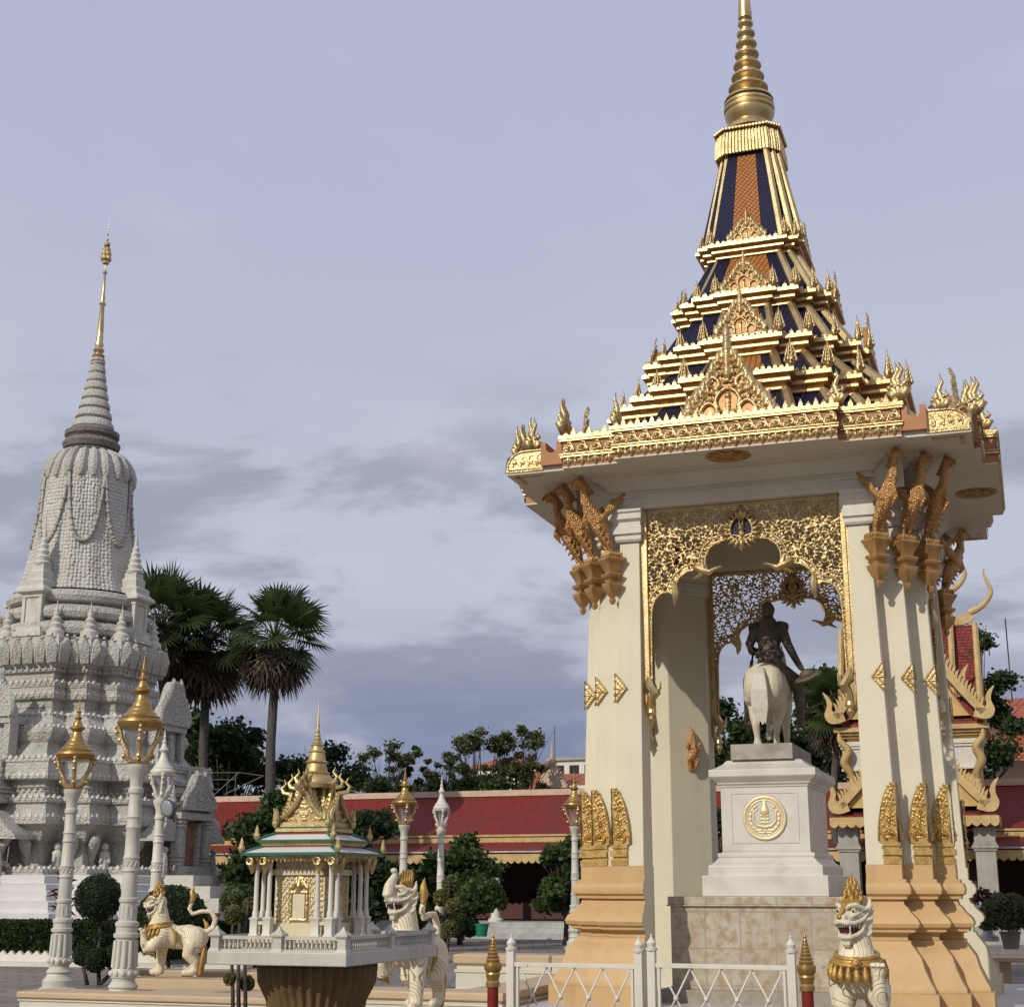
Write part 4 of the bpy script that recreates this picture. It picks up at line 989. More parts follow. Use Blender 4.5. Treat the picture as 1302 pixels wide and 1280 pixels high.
# stacked roof tiers
T4 = [(1.08, 3.0), (1.72, 2.70), (2.22, 2.22), (2.70, 1.72), (3.0, 1.08)]
T5 = [(.80, 2.32), (1.34, 2.16), (1.76, 1.76), (2.16, 1.34), (2.32, .80)]
T6 = [(.63, 1.70), (1.06, 1.62), (1.36, 1.36), (1.62, 1.06), (1.70, .63)]
T7 = [(.82, 1.12), (1.02, 1.02), (1.12, .82)]
T8 = [(.36, .54), (.46, .46), (.54, .36)]
tiers = [(T4, 10.89, .40), (T5, 11.85, .37), (T6, 13.05, .34), (T7, 14.38, .30)]
cornp = [(-.28, -1.0), (-.19, -.97), (-.18, -.93), (-.18, -.84), (-.22, -.80), (-.20, -.72), (-.11, -.62), (-.10, -.58), (-.10, -.45), (-.13, -.41), (-.11, -.36), (-.02, -.28), (0, -.25), (0, -.05), (-.03, 0), (-.12, .0)]
lowd = 3.55; zl = 9.6; fls = None; n_af = 0
def scaled(cs, f): return [(a*f, d*f) for a, d in cs]
specs = []
for cs, zt, hh_ in tiers: specs.append((cs, zt, hh_))
for ti, (cs, zt, hc) in enumerate(specs+[(T8, 17.0, .42)]):
    top = off(cs, -.20) if ti < 4 else cs
    f = lowd/top[0][1]; low_ = scaled(top, f); zu = zt-hc*.98
    if ti == 4: zu = 16.86
    w = MB(); w.loft([ringz(low_, zl), ringz(top, zu)], False, False)
    w.build('roof_slope', M['navy_tile'], pav)
    pm = MB()
    # gilded ridge bars on every outer edge
    q0, q1 = redent(low_), redent(top); n = len(q0)
    for i in range(0, n, 2):
        for s in range(1):
            a_ = Vector((*q0[i], zl)); c_ = Vector((*q1[i], zu)); o1 = Vector((a_.x, a_.y, 0)).normalized()*.02; b = MB(); b.tube([a_+o1, c_+o1], [.075+.010*(4-ti), .068+.007*(4-ti)], 6); b.build('ridge_bar', M['gold'], pav)
    # amber panel in the middle of each face
    a0, d0 = low_[0]; a1, d1 = top[0]
    f0, f1 = (.62, .58) if ti < 4 else (.44, .46)
    for k in range(4):
        e = .012
        za = zl; zb = zu if ti < 4 else zl+(zu-zl)*.86
        g = (zb-zl)/(zu-zl); db = d0+(d1-d0)*g; ab = (a0+(a1-a0)*g)*f1
        pts = [(-a0*f0, -d0-e, za), (a0*f0, -d0-e, za), (ab, -db-e, zb), (-ab, -db-e, zb)]
        pm.add([(*rot2(p[:2], k), p[2]) for p in pts], [(0, 1, 2, 3)]); pm.build('amber_panel', M['amber_tile'], pav); pm = MB()
    if ti == 4: break
    c = MB()
    for i_ in range(len(cornp)-1):
        c.m = 1 if i_ in (0, 3, 4, 5, 8, 9, 10) else 0; c.loft([ringz(off(cs, e*.85), zt+z*hc) for e, z in cornp[i_:i_+2]], i_ == 0, i_ == len(cornp)-2)  # recessed bands take browner gold, painting in the dark they reflect
    c.m = 0
    crest_ring(c, off(cs, -.05), zt-.005, .10, .11)
    c.build('tier_cornice', [M['gold'], M['gold_brown']], pav)
    hl = .50-.04*ti; fl = None
    q = redent(off(cs, -.05))
    outer = [q[i] for i in range(0, len(q), 2)]
    for i, (x, y) in enumerate(outer):
        if ti < 3 and i % len(cs) in (0, len(cs)-1):
            m_ = None
        if fl is None: fm_ = flame_leaf(hl*1.2); fl = fm_.build('flame_antefix', M['gold_carved'], pav, True); o = fl
        else: o = dup(fl, pav)
        o.location = (x, y, zt); o.rotation_euler = (0, 0, round(math.atan2(y, x)/(PI/2))*PI/2+PI/2)
    lowd = cs[0][1]-.27 if ti < 3 else 1.05; zl = zt-.01
# pediments
def pediment(w, h, z0, big):
    r = Relief(-w*.66, w*.66, z0, z0+h, .012 if big else .0105)
    def edge(t): return (w/2*(1-t)**.85*(1+.08*math.sin(t*9)), z0+h*.72*t)
    L = [edge(i/24) for i in range(25)]
    rg = random.Random(3); body = []
    n = 15 if big else 11
    for i in range(n):
        t = i/n; x, z = edge(t); l = h*(.19 if big else .25)*(1-.35*t)*(1.15 if i % 2 else .8)
        r.flame(x*.84, z-.02*h, PI/2-.85+.45*t, l, l*.20, 1.1, .9, True)
        r.flame(x*.88, z+.02*h, PI/2-.25, l*.75, l*.18, 1.3, .5, True)
        r.spiral(x*.80, z+.01*h, w*.035, 1.2, -1, .5, w*.013, 1.5, True)
    for i in range(6): r.flame(0, z0+h*(.44+.075*i), PI/2, h*.24, h*.040, 1.3, 0); r.flame(.01*w, z0+h*(.46+.06*i), .9, h*.11, h*.02, 1.4, .7, True)
    holes = ((0, .22, .125), (.20, .125, .085), (.155, .40, .065))
    for i in range(240 if big else 110):
        x = rg.uniform(0, w*.46); z = z0+rg.uniform(0, h*.62); t = (z-z0)/(h*.72)
        if x > edge(min(1, t))[0]*.95: continue
        if any(((x-cx*w)/(rr*w*1.1))**2+((z-z0-cz*h)/(rr*w*1.25))**2 < 1 for cx, cz, rr in holes): continue
        r.flame(x, z, rg.uniform(.5, 2.4), w*rg.uniform(.06, .10), w*.017, rg.uniform(1.0, 2.2), rg.uniform(-.8, .8), True)
    for cx, cz, rr in holes:
        P = [(cx*w+rr*w*math.cos(a)*(.9+.1*math.cos(2*a)), z0+cz*h+rr*w*1.15*math.sin(a)) for a in np.linspace(-.5, PI+.5, 24)]
        r.stroke(P, .024*w, None, 1.3, cx != 0)
    for i in range(7): r.flame(0, z0+h*(.05+.035*i), .9, h*.07, .017*w, 1.3, .7, True)
    r.stroke([(0, z0+h*.04), (0, z0+h*.27)], .028*w, .018*w, 1.0); r.stamp(0, z0+h*.27, .035*w)
    r.stroke([(-w/2, z0+.02), (w/2, z0+.02)], .03)
    mb = MB(); r.to(mb, depth=1.25); g = MB()
    g.slab([(-a*.9, z0+(b-z0)*.97) for a, b in L]+[(a*.9, z0+(b-z0)*.97) for a, b in L[::-1]][1:], .004, .09); return mb, g
for w, h, z0, yy, big in ((1.72, 1.95, 9.62, -3.86, True), (1.02, 1.05, 11.9-.02, -2.22, False), (.98, .88, 13.05, -1.62, False), (.84, .72, 14.38, -1.06, False)):
    mb, gm_ = pediment(w, h, z0, big)
    tl = .10 if big else .06
    for q_ in (mb, gm_): q_.v = [(x, y+yy+(z-z0)*tl, z) for x, y, z in q_.v]
    o = mb.build('pediment', M['gold_carved'], pav, 40); gm_.build('pediment_ground', M['orange_gilt'], o)
    for k in range(1, 4): dup(o, pav, None, k*PI/2)
# fringed collar and ringed spire
co = MB(); co.loft([ringz(off(T8, e), z) for e, z in ((.13, 16.62), (.12, 16.9), (.09, 17.12), (.06, 17.14), (.13, 17.15), (.12, 17.2), (-.02, 17.34), (-.1, 17.42))])
q = redent(off(T8, .14))
for i in range(len(q)):
    p0, p1 = Vector((*q[i], 0)), Vector((*q[(i+1) % len(q)], 0)); n = max(1, int((p1-p0).length/.07))
    for j in range(n):
        a = p0.lerp(p1, (j+.5)/n); co.tube([(a.x, a.y, 16.58), (a.x*.98, a.y*.98, 16.85), (a.x*.92, a.y*.92, 17.13)], [.03, .032, .026], 6)
        co.ball((a.x, a.y, 17.17), .04, 6, 4)
co.build('spire_collar', M['gold'], pav, 40)
sp = MB(); sp.lathe([(.62, 17.3), (.58, 17.40), (.46, 17.49), (.43, 17.55), (.45, 17.58), (.49, 17.66), (.525, 17.73), (.535, 17.79), (.49, 17.81), (.49, 17.83), (.54, 17.86), (.55, 17.92), (.50, 17.94), (.50, 17.96), (.535, 17.98), (.525, 18.04), (.42, 18.06), (.42, 18.09), (.53, 18.10), (.50, 18.17), (.40, 18.22), (.33, 18.25)]
  +sum([[(r1, z), (r1, z+.05), (r2*.80, z+.10), (r2*.95, z+.125), (r2, z+.15), (r2*.97, z+.19), (r2*.8, z+.225), (r1*.95, z+.25)] for r1, r2, z in ((.29, .43, 18.25), (.24, .36, 18.53), (.20, .305, 18.81), (.175, .268, 19.08), (.15, .232, 19.34), (.13, .203, 19.60), (.108, .170, 19.85))], [])
  +[(.095, 20.11), (.15, 20.15), (.15, 20.25), (.11, 20.9), (.07, 21.6), (.09, 21.65), (.06, 21.75), (.03, 23.4), (.003, 24.2)], 40)
sp.build('spire', M['gold'], pav, 25)

# pierced gilt arch screens between the pillars
op_half = [(0, 7.60), (.13, 7.66), (.30, 7.70), (.48, 7.66), (.60, 7.56), (.665, 7.42), (.67, 7.28), (.61, 7.15), (.70, 7.17), (.86, 7.20), (1.02, 7.17), (1.15, 7.08), (1.22, 6.96), (1.245, 6.84),
           (1.25, 6.70), (1.30, 6.78), (1.40, 6.82), (1.52, 6.79), (1.61, 6.70), (1.67, 6.56), (1.69, 6.3), (1.70, 5.25)]
lat = Relief(-1.80, 1.80, 5.2, 8.36, .0125)
panel = [(0, 8.34), (1.79, 8.34), (1.79, 5.26), (1.70, 5.26)]+op_half[::-1][1:]
inside = lat.inside(panel) | lat.inside([(-a, b) for a, b in panel])
rg = random.Random(11)
pts_ = []
for t in range(9000):
    x, z = rg.uniform(.02, 1.76), rg.uniform(5.3, 8.32)
    if all((x-a)**2+(z-b)**2 > .108**2 for a, b in pts_): pts_.append((x, z))
for i, (x, z) in enumerate(pts_):
    a = rg.uniform(0, 6.28); s = rg.choice((-1, 1))
    if i % 3 == 0:
        lat.spiral(x, z, .092, 1.4, s, a, .0165, 1.3, True)
        for j in range(4): lat.flame(x+.075*math.cos(a+j*1.6), z+.075*math.sin(a+j*1.6), a+j*1.6+.8, .095, .0175, 1.15, s*.8, True)
    else:
        a = PI/2+rg.uniform(-.9, .9)
        lat.stroke([(x-.09*math.cos(a-.4), z-.09*math.sin(a-.4)), (x, z), (x+.1*math.cos(a+.5), z+.1*math.sin(a+.5))], .015, .010, 1.15, True)
        for j in range(5): lat.flame(x+.03*(j-1.5)*math.cos(a), z+.034*(j-2), a+(1 if j % 2 else -1)*.85, .088, .0165, 1.15, (1 if j % 2 else -1)*.7, True)
lat.h[~inside] = 0
off_in = [(a*1.0+(.075 if a > .02 else 0), b+.075) for a, b in op_half]
for d, r in ((.018, .026), (.125, .022)):
    P = []
    for i, (a, b) in enumerate(op_half):
        p0 = Vector(op_half[max(0, i-1)]); p1 = Vector(op_half[min(len(op_half)-1, i+1)]); t = (p1-p0).normalized(); nrm = Vector((-t.y, t.x))
        nrm = nrm if (nrm.y > -.2 or a > 1.6) else -nrm
        if a > 1.6: nrm = Vector((1, .0)) if b < 6.5 else Vector((.7, .7))
        P.append((a+nrm.x*d, b+nrm.y*d))
    if d > .1: P = [(min(a, 1.77), b) for a, b in P]; bandP = P
    lat.stroke(P, r, None, 1.3, True)
for i in range(len(op_half)-1):
    for t in np.linspace(0, 1, max(2, int(math.dist(op_half[i], op_half[i+1])/.055)), endpoint=False):
        x = (op_half[i][0]*(1-t)+op_half[i+1][0]*t); z = op_half[i][1]*(1-t)+op_half[i+1][1]*t
        x2 = bandP[i][0]*(1-t)+bandP[i+1][0]*t; z2 = bandP[i][1]*(1-t)+bandP[i+1][1]*t
        lat.stroke([(x*.72+x2*.28, z*.72+z2*.28), (x*.3+x2*.7, z*.3+z2*.7)], .019, .017, 1.2, True)
lat.stroke([(-1.78, 8.33), (1.78, 8.33)], .02)
sc = MB(); lat.to(sc, 'both', depth=1.2)
scr = sc.build('arch_screen', M['gold_carved'], pav, 50)
fr_ = MB()
for s in (-1, 1):
    fr_.box(1.795*s-.045, 1.795*s+.045, -.06, .06, 5.2, 8.39); fr_.box(1.86*s-.03, 1.86*s+.03, -.035, .035, 5.2, 8.39)
fr_.box(-1.745, 1.745, -.055, .055, 8.335, 8.388)
fr_.build('screen_frame', M['gold'], scr, bevel=.01)
md = Relief(-.40, .40, 7.42, 8.37, .011)
EL = [(.20*math.sin(a)*(1+.16*math.cos(a)), 7.90-.235*math.cos(a)) for a in np.linspace(0, PI, 22)]
for i in range(0, 22, 2): x, z = EL[i]; md.flame(x*1.02, z, math.atan2(z-7.87, x) if x > .03 else (PI/2 if z > 7.87 else -PI/2), .17, .036, 1.2, .6, True)
md.flame(0, 8.10, PI/2, .26, .06, 1.2, 0); md.flame(0, 7.7, -PI/2, .24, .05, 1.2, 0)
for s_ in (.10, .19): md.flame(.02, 8.0+s_*.6, .9, .16, .035, 1.2, .7, True)
md.stroke(EL, .026, None, 1.6, True); md.flame(0, 7.74, PI/2, .26, .03, 1.6, 0)
for z, l in ((7.76, .15), (7.84, .18), (7.93, .16)): md.flame(0, z, .9, l, .028, 1.6, .7, True)
md.stamp(0, 7.90, .06, 1.3)
mm = MB(); md.to(mm, 'both', depth=1.3); mm.v = [(x, y*1.1-.03, z) for x, y, z in mm.v]
me_ = mm.build('screen_medallion', M['gold_carved'], scr, 50)
fi = MB(); fi.slab([(x, z) for x, z in EL]+[(-x, z) for x, z in EL[::-1]][1:-1], -.022, .0); fi.build('medallion_field', mat('indigo_field', (.03, .025, .05), .8), scr)
for s in (-1, 1):
    # long-necked birds at the first cusp, drooping bird heads at the second, hanging finials below
    bd = MB(); bd.tube([(.86*s, -.04, 7.24), (.72*s, -.06, 7.17), (.60*s, -.06, 7.13), (.50*s, -.07, 7.19), (.41*s, -.07, 7.22)], [.05, .075, .06, .03, .02], 8, True)
    bd.tube([(.41*s, -.07, 7.22), (.36*s, -.07, 7.215)], [.026, .006], 6)
    bd.tube([(.74*s, -.06, 7.12), (.90*s, -.07, 7.03)], [.05, .01], 6); bd.tube([(.70*s, -.04, 7.2), (.74*s, -.05, 7.36)], [.05, .012], 6)
    bd.build('cusp_bird', M['gold'], scr, 40); bd = MB(); bd.tube([(1.24*s, -.03, 6.95), (1.235*s, -.05, 6.8), (1.245*s, -.05, 6.66), (1.27*s, -.05, 6.56)], [.05, .075, .055, .01], 8, True)
    bd.build('cusp_head', M['gold'], scr, 40); bd = MB(); bd.tube([(1.79*s, 0, 5.28), (1.74*s, -.03, 5.12), (1.66*s, -.03, 5.0), (1.75*s, -.03, 4.86), (1.74*s, -.02, 4.72)], [.07, .1, .10, .05, .07], 8, True)
    bd.tube([(1.66*s, -.03, 5.02), (1.58*s, -.03, 5.1), (1.56*s, -.03, 5.22)], [.06, .04, .012], 6)
    bd.lathe([(.08, 4.72), (.09, 4.66), (.05, 4.6), (.075, 4.55), (.03, 4.47), (.02, 4.42)], 10, (1.74*s, -.02))
    bd.tube([(1.84*s, 0, 5.2), (1.85*s, 0, 4.9), (1.82*s, 0, 4.6)], [.03, .05, .01], 6)
    bd.build('hanging_finial', M['gold'], scr, 40)
for k in range(4):
    c = scr if k == 0 else dup(scr, pav)
    c.location = (*rot2((0, -2.95), k), 0); c.rotation_euler = (0, 0, k*PI/2)
# small gilt kneeling figures on the inner faces, carrying a triangular bell
kn = MB()
kn.tube([(0, 0, 4.05), (0, -.06, 4.22), (.02, -.12, 4.42), (0, -.1, 4.62), (.02, -.08, 4.8), (0, -.05, 4.95)], [.05, .09, .11, .10, .07, .015], 8, True)
for s in (-1, 1): kn.tube([(.05*s, -.1, 4.6), (.14*s, -.16, 4.5), (.16*s, -.2, 4.62)], [.05, .04, .02], 6, True); kn.tube([(.04*s, -.08, 4.3), (.12*s, -.16, 4.25), (.03*s, -.12, 4.05)], [.07, .05, .03], 6, True)
kn.tube([(.10, -.14, 4.62), (.16, -.16, 4.52), (.16, -.16, 4.44)], [.03, .025, .06], 4)
ko = remesh(kn, 'wall_figure', .02, M['bronze_gold'], pav, (-2.225, 2.225, 0), PI/4, 2)
for k, (x, y) in enumerate(((-2.225, 2.225), (2.225, 2.225), (2.225, -2.225), (-2.225, -2.225))):
    o = ko if k == 0 else dup(ko, pav)
    o.location = (x, y, 0); o.rotation_euler = (0, 0, math.atan2(-y, -x)+PI/2)

# ================================================================== statue and its pedestal
ped = thing('pedestal', 'white marble pedestal with a gilt emblem disc standing on a stone tiled block', 'pedestal', (XC, YC, 0), -YAW)
CU = -.10
def blk(mb, hx, hy, z0, z1, hx1=None, hy1=None):
    hx1 = hx if hx1 is None else hx1; hy1 = hy if hy1 is None else hy1
    mb.loft([[(CU-hx, -hy, z0), (CU+hx, -hy, z0), (CU+hx, hy, z0), (CU-hx, hy, z0)], [(CU-hx1, -hy1, z1), (CU+hx1, -hy1, z1), (CU+hx1, hy1, z1), (CU-hx1, hy1, z1)]])
def rects(mb, ls):
    mb.loft([[(CU-h, -(h+.42), z), (CU+h, -(h+.42), z), (CU+h, h+.42, z), (CU-h, h+.42, z)] for h, z in ls])
p1 = MB(); rects(p1, [(1.13, 1.5), (1.13, 1.86), (1.03, 1.87), (1.03, 2.03), (1.0, 2.05), (.93, 2.10), (.88, 2.16), (.86, 2.18), (.88, 2.19), (.88, 2.25), (.82, 2.27), (.80, 2.29)])
p1.build('plinth_moulding', M['marble'], ped, bevel=.008)
p1 = MB(); rects(p1, [(.80, 2.291), (.80, 3.44)]); p1.build('dado', M['marble'], ped, bevel=.006)
p1 = MB(); rects(p1, [(.82, 3.441), (.82, 3.47), (.86, 3.50), (.86, 3.52), (.95, 3.60), (.98, 3.63), (.98, 3.75), (.92, 3.77), (.86, 3.80), (.76, 3.86), (.71, 3.92), (.68, 3.94)]); p1.build('pedestal_cornice', M['marble'], ped, bevel=.008)
gb = tile_mat('granite_tile', (.47, .41, .31), (.41, .35, .26), (.33, .28, .21), .62, .62, 0, .35, .02, 'xyz', stain=((.33, .235, .14), 5.5, .44, .62), offset=0, mort=.025)
p1 = MB(); blk(p1, 1.62, 2.0, FZ+.22, 1.33); p1.build('granite_block', gb, ped)
p1 = MB(); blk(p1, 1.68, 2.06, 1.332, 1.36, 1.68, 2.06); blk(p1, 1.66, 2.04, 1.36, 1.498); p1.build('granite_coping', gb, ped, bevel=.01)
p1 = MB(); blk(p1, 1.8, 2.2, FZ, FZ+.219); p1.build('pedestal_step', M['stone'], ped)
dd = MB(); YD = -1.226
pn = MB()
for a, b, c_, d_ in ((-.60, .60, 2.43, 2.445), (-.60, .60, 3.32, 3.335), (-.615, -.6, 2.43, 3.335), (.6, .615, 2.43, 3.335)): pn.box(CU+a, CU+b, YD-.006, YD, c_, d_)
pn.box(CU+.822, CU+.828, -1.0, 1.0, 2.43, 2.445) if False else None
pn.build('dado_panel', M['marble'], ped)
er = Relief(-.42, .42, 2.46, 3.30, .009)
er.stroke([(.37*math.cos(a), 2.88+.37*math.sin(a)) for a in np.linspace(0, 2*PI, 60)], .034, None, .8)
er.stroke([(.32*math.cos(a), 2.88+.32*math.sin(a)) for a in np.linspace(0, 2*PI, 60)], .014, None, .9)
for s in range(7): er.stamp(0, 3.0+s*.028, .085-.009*s, .5)
er.stroke([(.0, 2.72), (.12, 2.74), (.2, 2.82), (.2, 2.98), (.13, 3.04)], .030, .018, .9, True)
er.stroke([(.06, 2.66), (.16, 2.66), (.26, 2.76), (.28, 2.95)], .026, .016, .9, True)
for i in range(6): er.flame(.26*math.cos(-.9+.32*i), 2.88+.26*math.sin(-.9+.32*i), .6+.32*i, .10, .026, .9, .5, True)
for z in (2.80, 2.86, 2.92): er.stroke([(-.07, z), (.07, z)], .020, None, .9)
er.stroke([(0, 2.78), (0, 2.98)], .022, None, .9); er.flame(0, 2.6, PI/2, .1, .02, .9, 0); er.stroke([(-.12, 2.62), (.12, 2.62)], .013, None, .9)
em = MB(); er.to(em, depth=.9); em.v = [(x+CU, y+YD-.009, z) for x, y, z in em.v]
em = em.build('emblem', mat('pale_gilt', (.90, .74, .42), .45, .35, .1, 8), ped, 40)
dm2 = MB(); dm2.lathe([(.40, 0), (.40, .007)], 40); dm2.v = [(x+CU, YD-z, y+2.88) for x, y, z in dm2.v]; dm2.build('emblem_roundel', M['marble'], em, 40)

sta = thing('equestrian_statue', 'dark bronze rider holding a hat on a white horse seen from behind', 'statue', (XC, YC, 3.94), -YAW); sta.scale = (1.15, 1.15, 1.15)
pl = MB(); pl.box(CU-.5, CU+.5, -1.05, 1.05, 0, .25)
pl.build('statue_plinth', mat('weathered_marble', (.46, .42, .35), .6, 0, .0, 3, col2=(.30, .27, .22), detail=8), sta, bevel=.01)
Z0 = .25
hx = MB()
# trunk (rump towards the viewer, -y), neck and head beyond
hx.tube([(0, -.86, 1.02), (0, -.70, 1.05), (0, -.42, 1.06), (0, 0, 1.0), (0, .42, 1.02), (0, .72, 1.12)], [.12, .31, .345, .33, .33, .24], 16, True)
for s in (-1, 1):
    hx.ball((.14*s, -.62, .99), (.21, .27, .33), 14, 10)
    hx.ball((.13*s, .55, .92), (.16, .2, .27), 12, 8)
hx.tube([(0, .66, 1.15), (0, .95, 1.45), (0, 1.05, 1.68)], [.25, .17, .13], 12, True)
hx.tube([(0, 1.0, 1.72), (0, 1.18, 1.62), (0, 1.36, 1.45)], [.13, .115, .075], 10, True)
for s in (-1, 1): hx.tube([(.06*s, 1.0, 1.8), (.07*s, 1.0, 1.93)], [.04, .01], 6, True)
def leg(pts, rad): hx.tube([(a, b, max(c, .012)) for a, b, c in pts], rad, 10, True)
# left hind straight, right hind stepping, forelegs ahead
leg([(-.16, -.58, .80), (-.17, -.50, .64), (-.15, -.72, .44), (-.14, -.73, .36), (-.13, -.68, .15), (-.13, -.67, .08), (-.13, -.64, .04)], [.20, .125, .085, .07, .052, .06, .08])
leg([(.17, -.52, .80), (.20, -.30, .62), (.17, -.42, .43), (.16, -.42, .36), (.12, -.30, .17), (.12, -.28, .09), (.12, -.25, .04)], [.20, .125, .08, .068, .05, .06, .078])
leg([(.15, .58, .8), (.15, .6, .46), (.15, .6, .4), (.16, .58, .15), (.16, .6, .08), (.16, .62, .04)], [.13, .075, .07, .05, .058, .075])
leg([(-.15, .62, .8), (-.15, .80, .55), (-.15, .78, .5), (-.15, .62, .32), (-.15, .58, .26)], [.13, .08, .07, .05, .06])
for x, y in ((-.13, -.65), (.12, -.26), (.16, .61)): hx.lathe([(.085, .0), (.075, .06), (.055, .1)], 10, (x, y))
hx.v = [(x+CU+.02, y-.05, z+Z0-.012) for x, y, z in hx.v]
horse = remesh(hx, 'horse', .015, M['horse'], sta, None, 0, 12)
tl = MB()
for i in range(15):
    a = (i-7)/7; tl.tube([(a*.03, -.86-.012*(i % 2), 1.22), (a*.075, -1.0, 1.12), (a*.115, -1.06, .86), (a*.12+.01*math.sin(i*2), -1.04, .58), (a*.075+.012*math.cos(i*3), -1.0, .40-.05*(i % 3))], [.045, .034, .027, .022, .006], 6, True)
tl.v = [(x+CU+.01, y-.02, z+Z0) for x, y, z in tl.v]
remesh(tl, 'horse_tail', .011, mat('tail_paint', (.74, .68, .57), .6, 0, .1, 12), horse, None, 0, 2)
hr = MB()
for i in range(14):
    t = i/13; hr.tube([(.02*math.sin(i), .66+.40*t-.05, 1.34+.48*t), (.12*(1 if i % 2 else -1), .62+.4*t, 1.2+.44*t)], [.05, .015], 6)
hr.v = [(x+CU+.02, y-.05, z+Z0) for x, y, z in hr.v]; hr.build('horse_mane', M['horse'], horse, True)
# rider
rd = MB()
RZ = 1.30
rd.tube([(0, -.10, RZ-.02), (0, -.10, RZ+.16), (0, -.09, RZ+.36), (0, -.08, RZ+.60), (0, -.08, RZ+.78)], [.215, .21, .185, .20, .16], 14, True)
rd.ball((0, -.1, RZ+.06), (.235, .21, .2)); rd.ball((0, -.08, RZ+.66), (.235, .15, .17)); rd.ball((0, -.06, RZ+.52), (.21, .15, .2))
rd.tube([(0, -.07, RZ+.78), (0, -.06, RZ+.93)], [.105, .088], 10, True)
rd.ball((0, -.05, RZ+1.04), (.112, .132, .152), 14, 10)
rd.ball((0, .06, RZ+1.04), (.025, .03, .03), 8, 6)
for s in (-1, 1): rd.ball((.1*s, -.05, RZ+1.05), (.022, .03, .045), 8, 6)
rd.tube([(-.21, -.08, RZ+.72), (-.33, -.10, RZ+.46), (-.31, -.04, RZ+.36), (-.12, .2, RZ+.34), (-.05, .32, RZ+.36)], [.095, .08, .075, .06, .05], 10, True)
rd.tube([(.22, -.08, RZ+.72), (.31, -.12, RZ+.45), (.35, -.12, RZ+.36), (.46, -.04, RZ+.12), (.51, 0, RZ+.03)], [.095, .082, .075, .06, .05], 10, True)
for k in range(4): rd.tube([(.50, .0+.02*k, RZ+.04), (.56, -.02+.03*k, RZ-.0), (.59, -.02+.03*k, RZ-.06)], [.024, .02, .016], 6, True)
rd.tube([(.48, .03, RZ+.05), (.50, .08, RZ+.0)], [.022, .016], 6, True)
for k in range(4): rd.tube([(-.07, .33, RZ+.32+.025*k), (-.02, .37, RZ+.32+.025*k), (.0, .34, RZ+.31+.025*k)], [.022, .02, .016], 6, True)
for s in (-1, 1):
    rd.tube([(.13*s, -.06, RZ), (.36*s, .16, RZ-.16), (.42*s, .24, RZ-.32), (.44*s, .16, RZ-.72), (.43*s, .14, RZ-.84)], [.16, .135, .11, .075, .07], 10, True)
    rd.tube([(.43*s, .10, RZ-.86), (.44*s, .22, RZ-.90), (.45*s, .34, RZ-.90)], [.07, .06, .04], 8, True)
    rd.tube([(.10*s, -.10, RZ+.05), (.20*s, -.26, RZ-.12), (.26*s, -.30, RZ-.30)], [.14, .09, .03], 8, True)
rd.v = [(x+CU+.05, y-.05, z+Z0) for x, y, z in rd.v]
rider = remesh(rd, 'rider', .014, M['bronze'], sta, None, 0, 6)
rider['label'] = 'bronze rider in a belted tunic, hat lowered in the right hand'
ex = MB()
def sh_(p): return (p[0]+CU+.05, p[1]-.05, p[2]+Z0)
for s in (-1, 1):
    ex.M = Matrix.Translation(sh_((.235*s, -.07, RZ+.775))) @ Matrix.Rotation(.25*s, 4, 'Y'); ex.lathe([(.105, -.01), (.11, .02), (.08, .045), (.02, .055)], 14)
    for i in range(12): a = i*PI/6; ex.tube([(.1*math.cos(a), .1*math.sin(a), 0), (.115*math.cos(a), .115*math.sin(a), -.07)], [.014, .01], 5)
ex.M = None; ex.build('epaulettes', M['bronze'], rider, True)
ex = MB(); ring = [sh_((.222*math.cos(a), -.095+.185*math.sin(a), RZ+.27)) for a in np.linspace(0, 2*PI, 25)]; 
for dz in (-.03, 0, .03): ex.tube([(x, y, z+dz) for x, y, z in ring], .022, 6)
ex.build('belt', M['bronze'], rider, True)
ex = MB(); ex.tube([sh_(p) for p in ((.17, -.20, RZ+.74), (.06, -.255, RZ+.60), (-.06, -.265, RZ+.45), (-.15, -.25, RZ+.31))], .02, 6); ex.build('sash', M['bronze'], rider, True)
ex = MB(); ex.M = Matrix.Translation(sh_((.62, 0, RZ-.12))) @ Matrix.Rotation(-.35, 4, 'Y') @ Matrix.Rotation(.5, 4, 'X')
ex.ball((0, 0, 0), (.26, .15, .05), 16, 8); ex.ball((0, 0, .03), (.15, .1, .11), 14, 8); ex.M = None; ex.build('hat', M['bronze'], rider, True)
ex = MB(); ex.tube([sh_(p) for p in ((-.30, -.10, RZ+.18), (-.34, -.28, RZ-.25), (-.36, -.45, RZ-.62))], [.03, .028, .012], 8); ex.tube([sh_(p) for p in ((-.31, -.06, RZ+.14), (-.30, .02, RZ+.30))], .02, 6); ex.ball(sh_((-.30, .02, RZ+.31)), .035); ex.build('sword', M['bronze'], rider, True)
ex = MB(); ex.M = Matrix.Translation(sh_((0, -.28, RZ-.08)))
for s in (-1, 1): ex.tube([(0, -.10, .02), (.10*s, -.30, -.04), (.16*s, -.5, -.10)], [.03, .026, .02], 6)
ex.ball((0, -.05, 0), (.34, .30, .07), 14, 8); ex.M = None; ex.build('saddle_cloth', M['bronze'], rider, True)
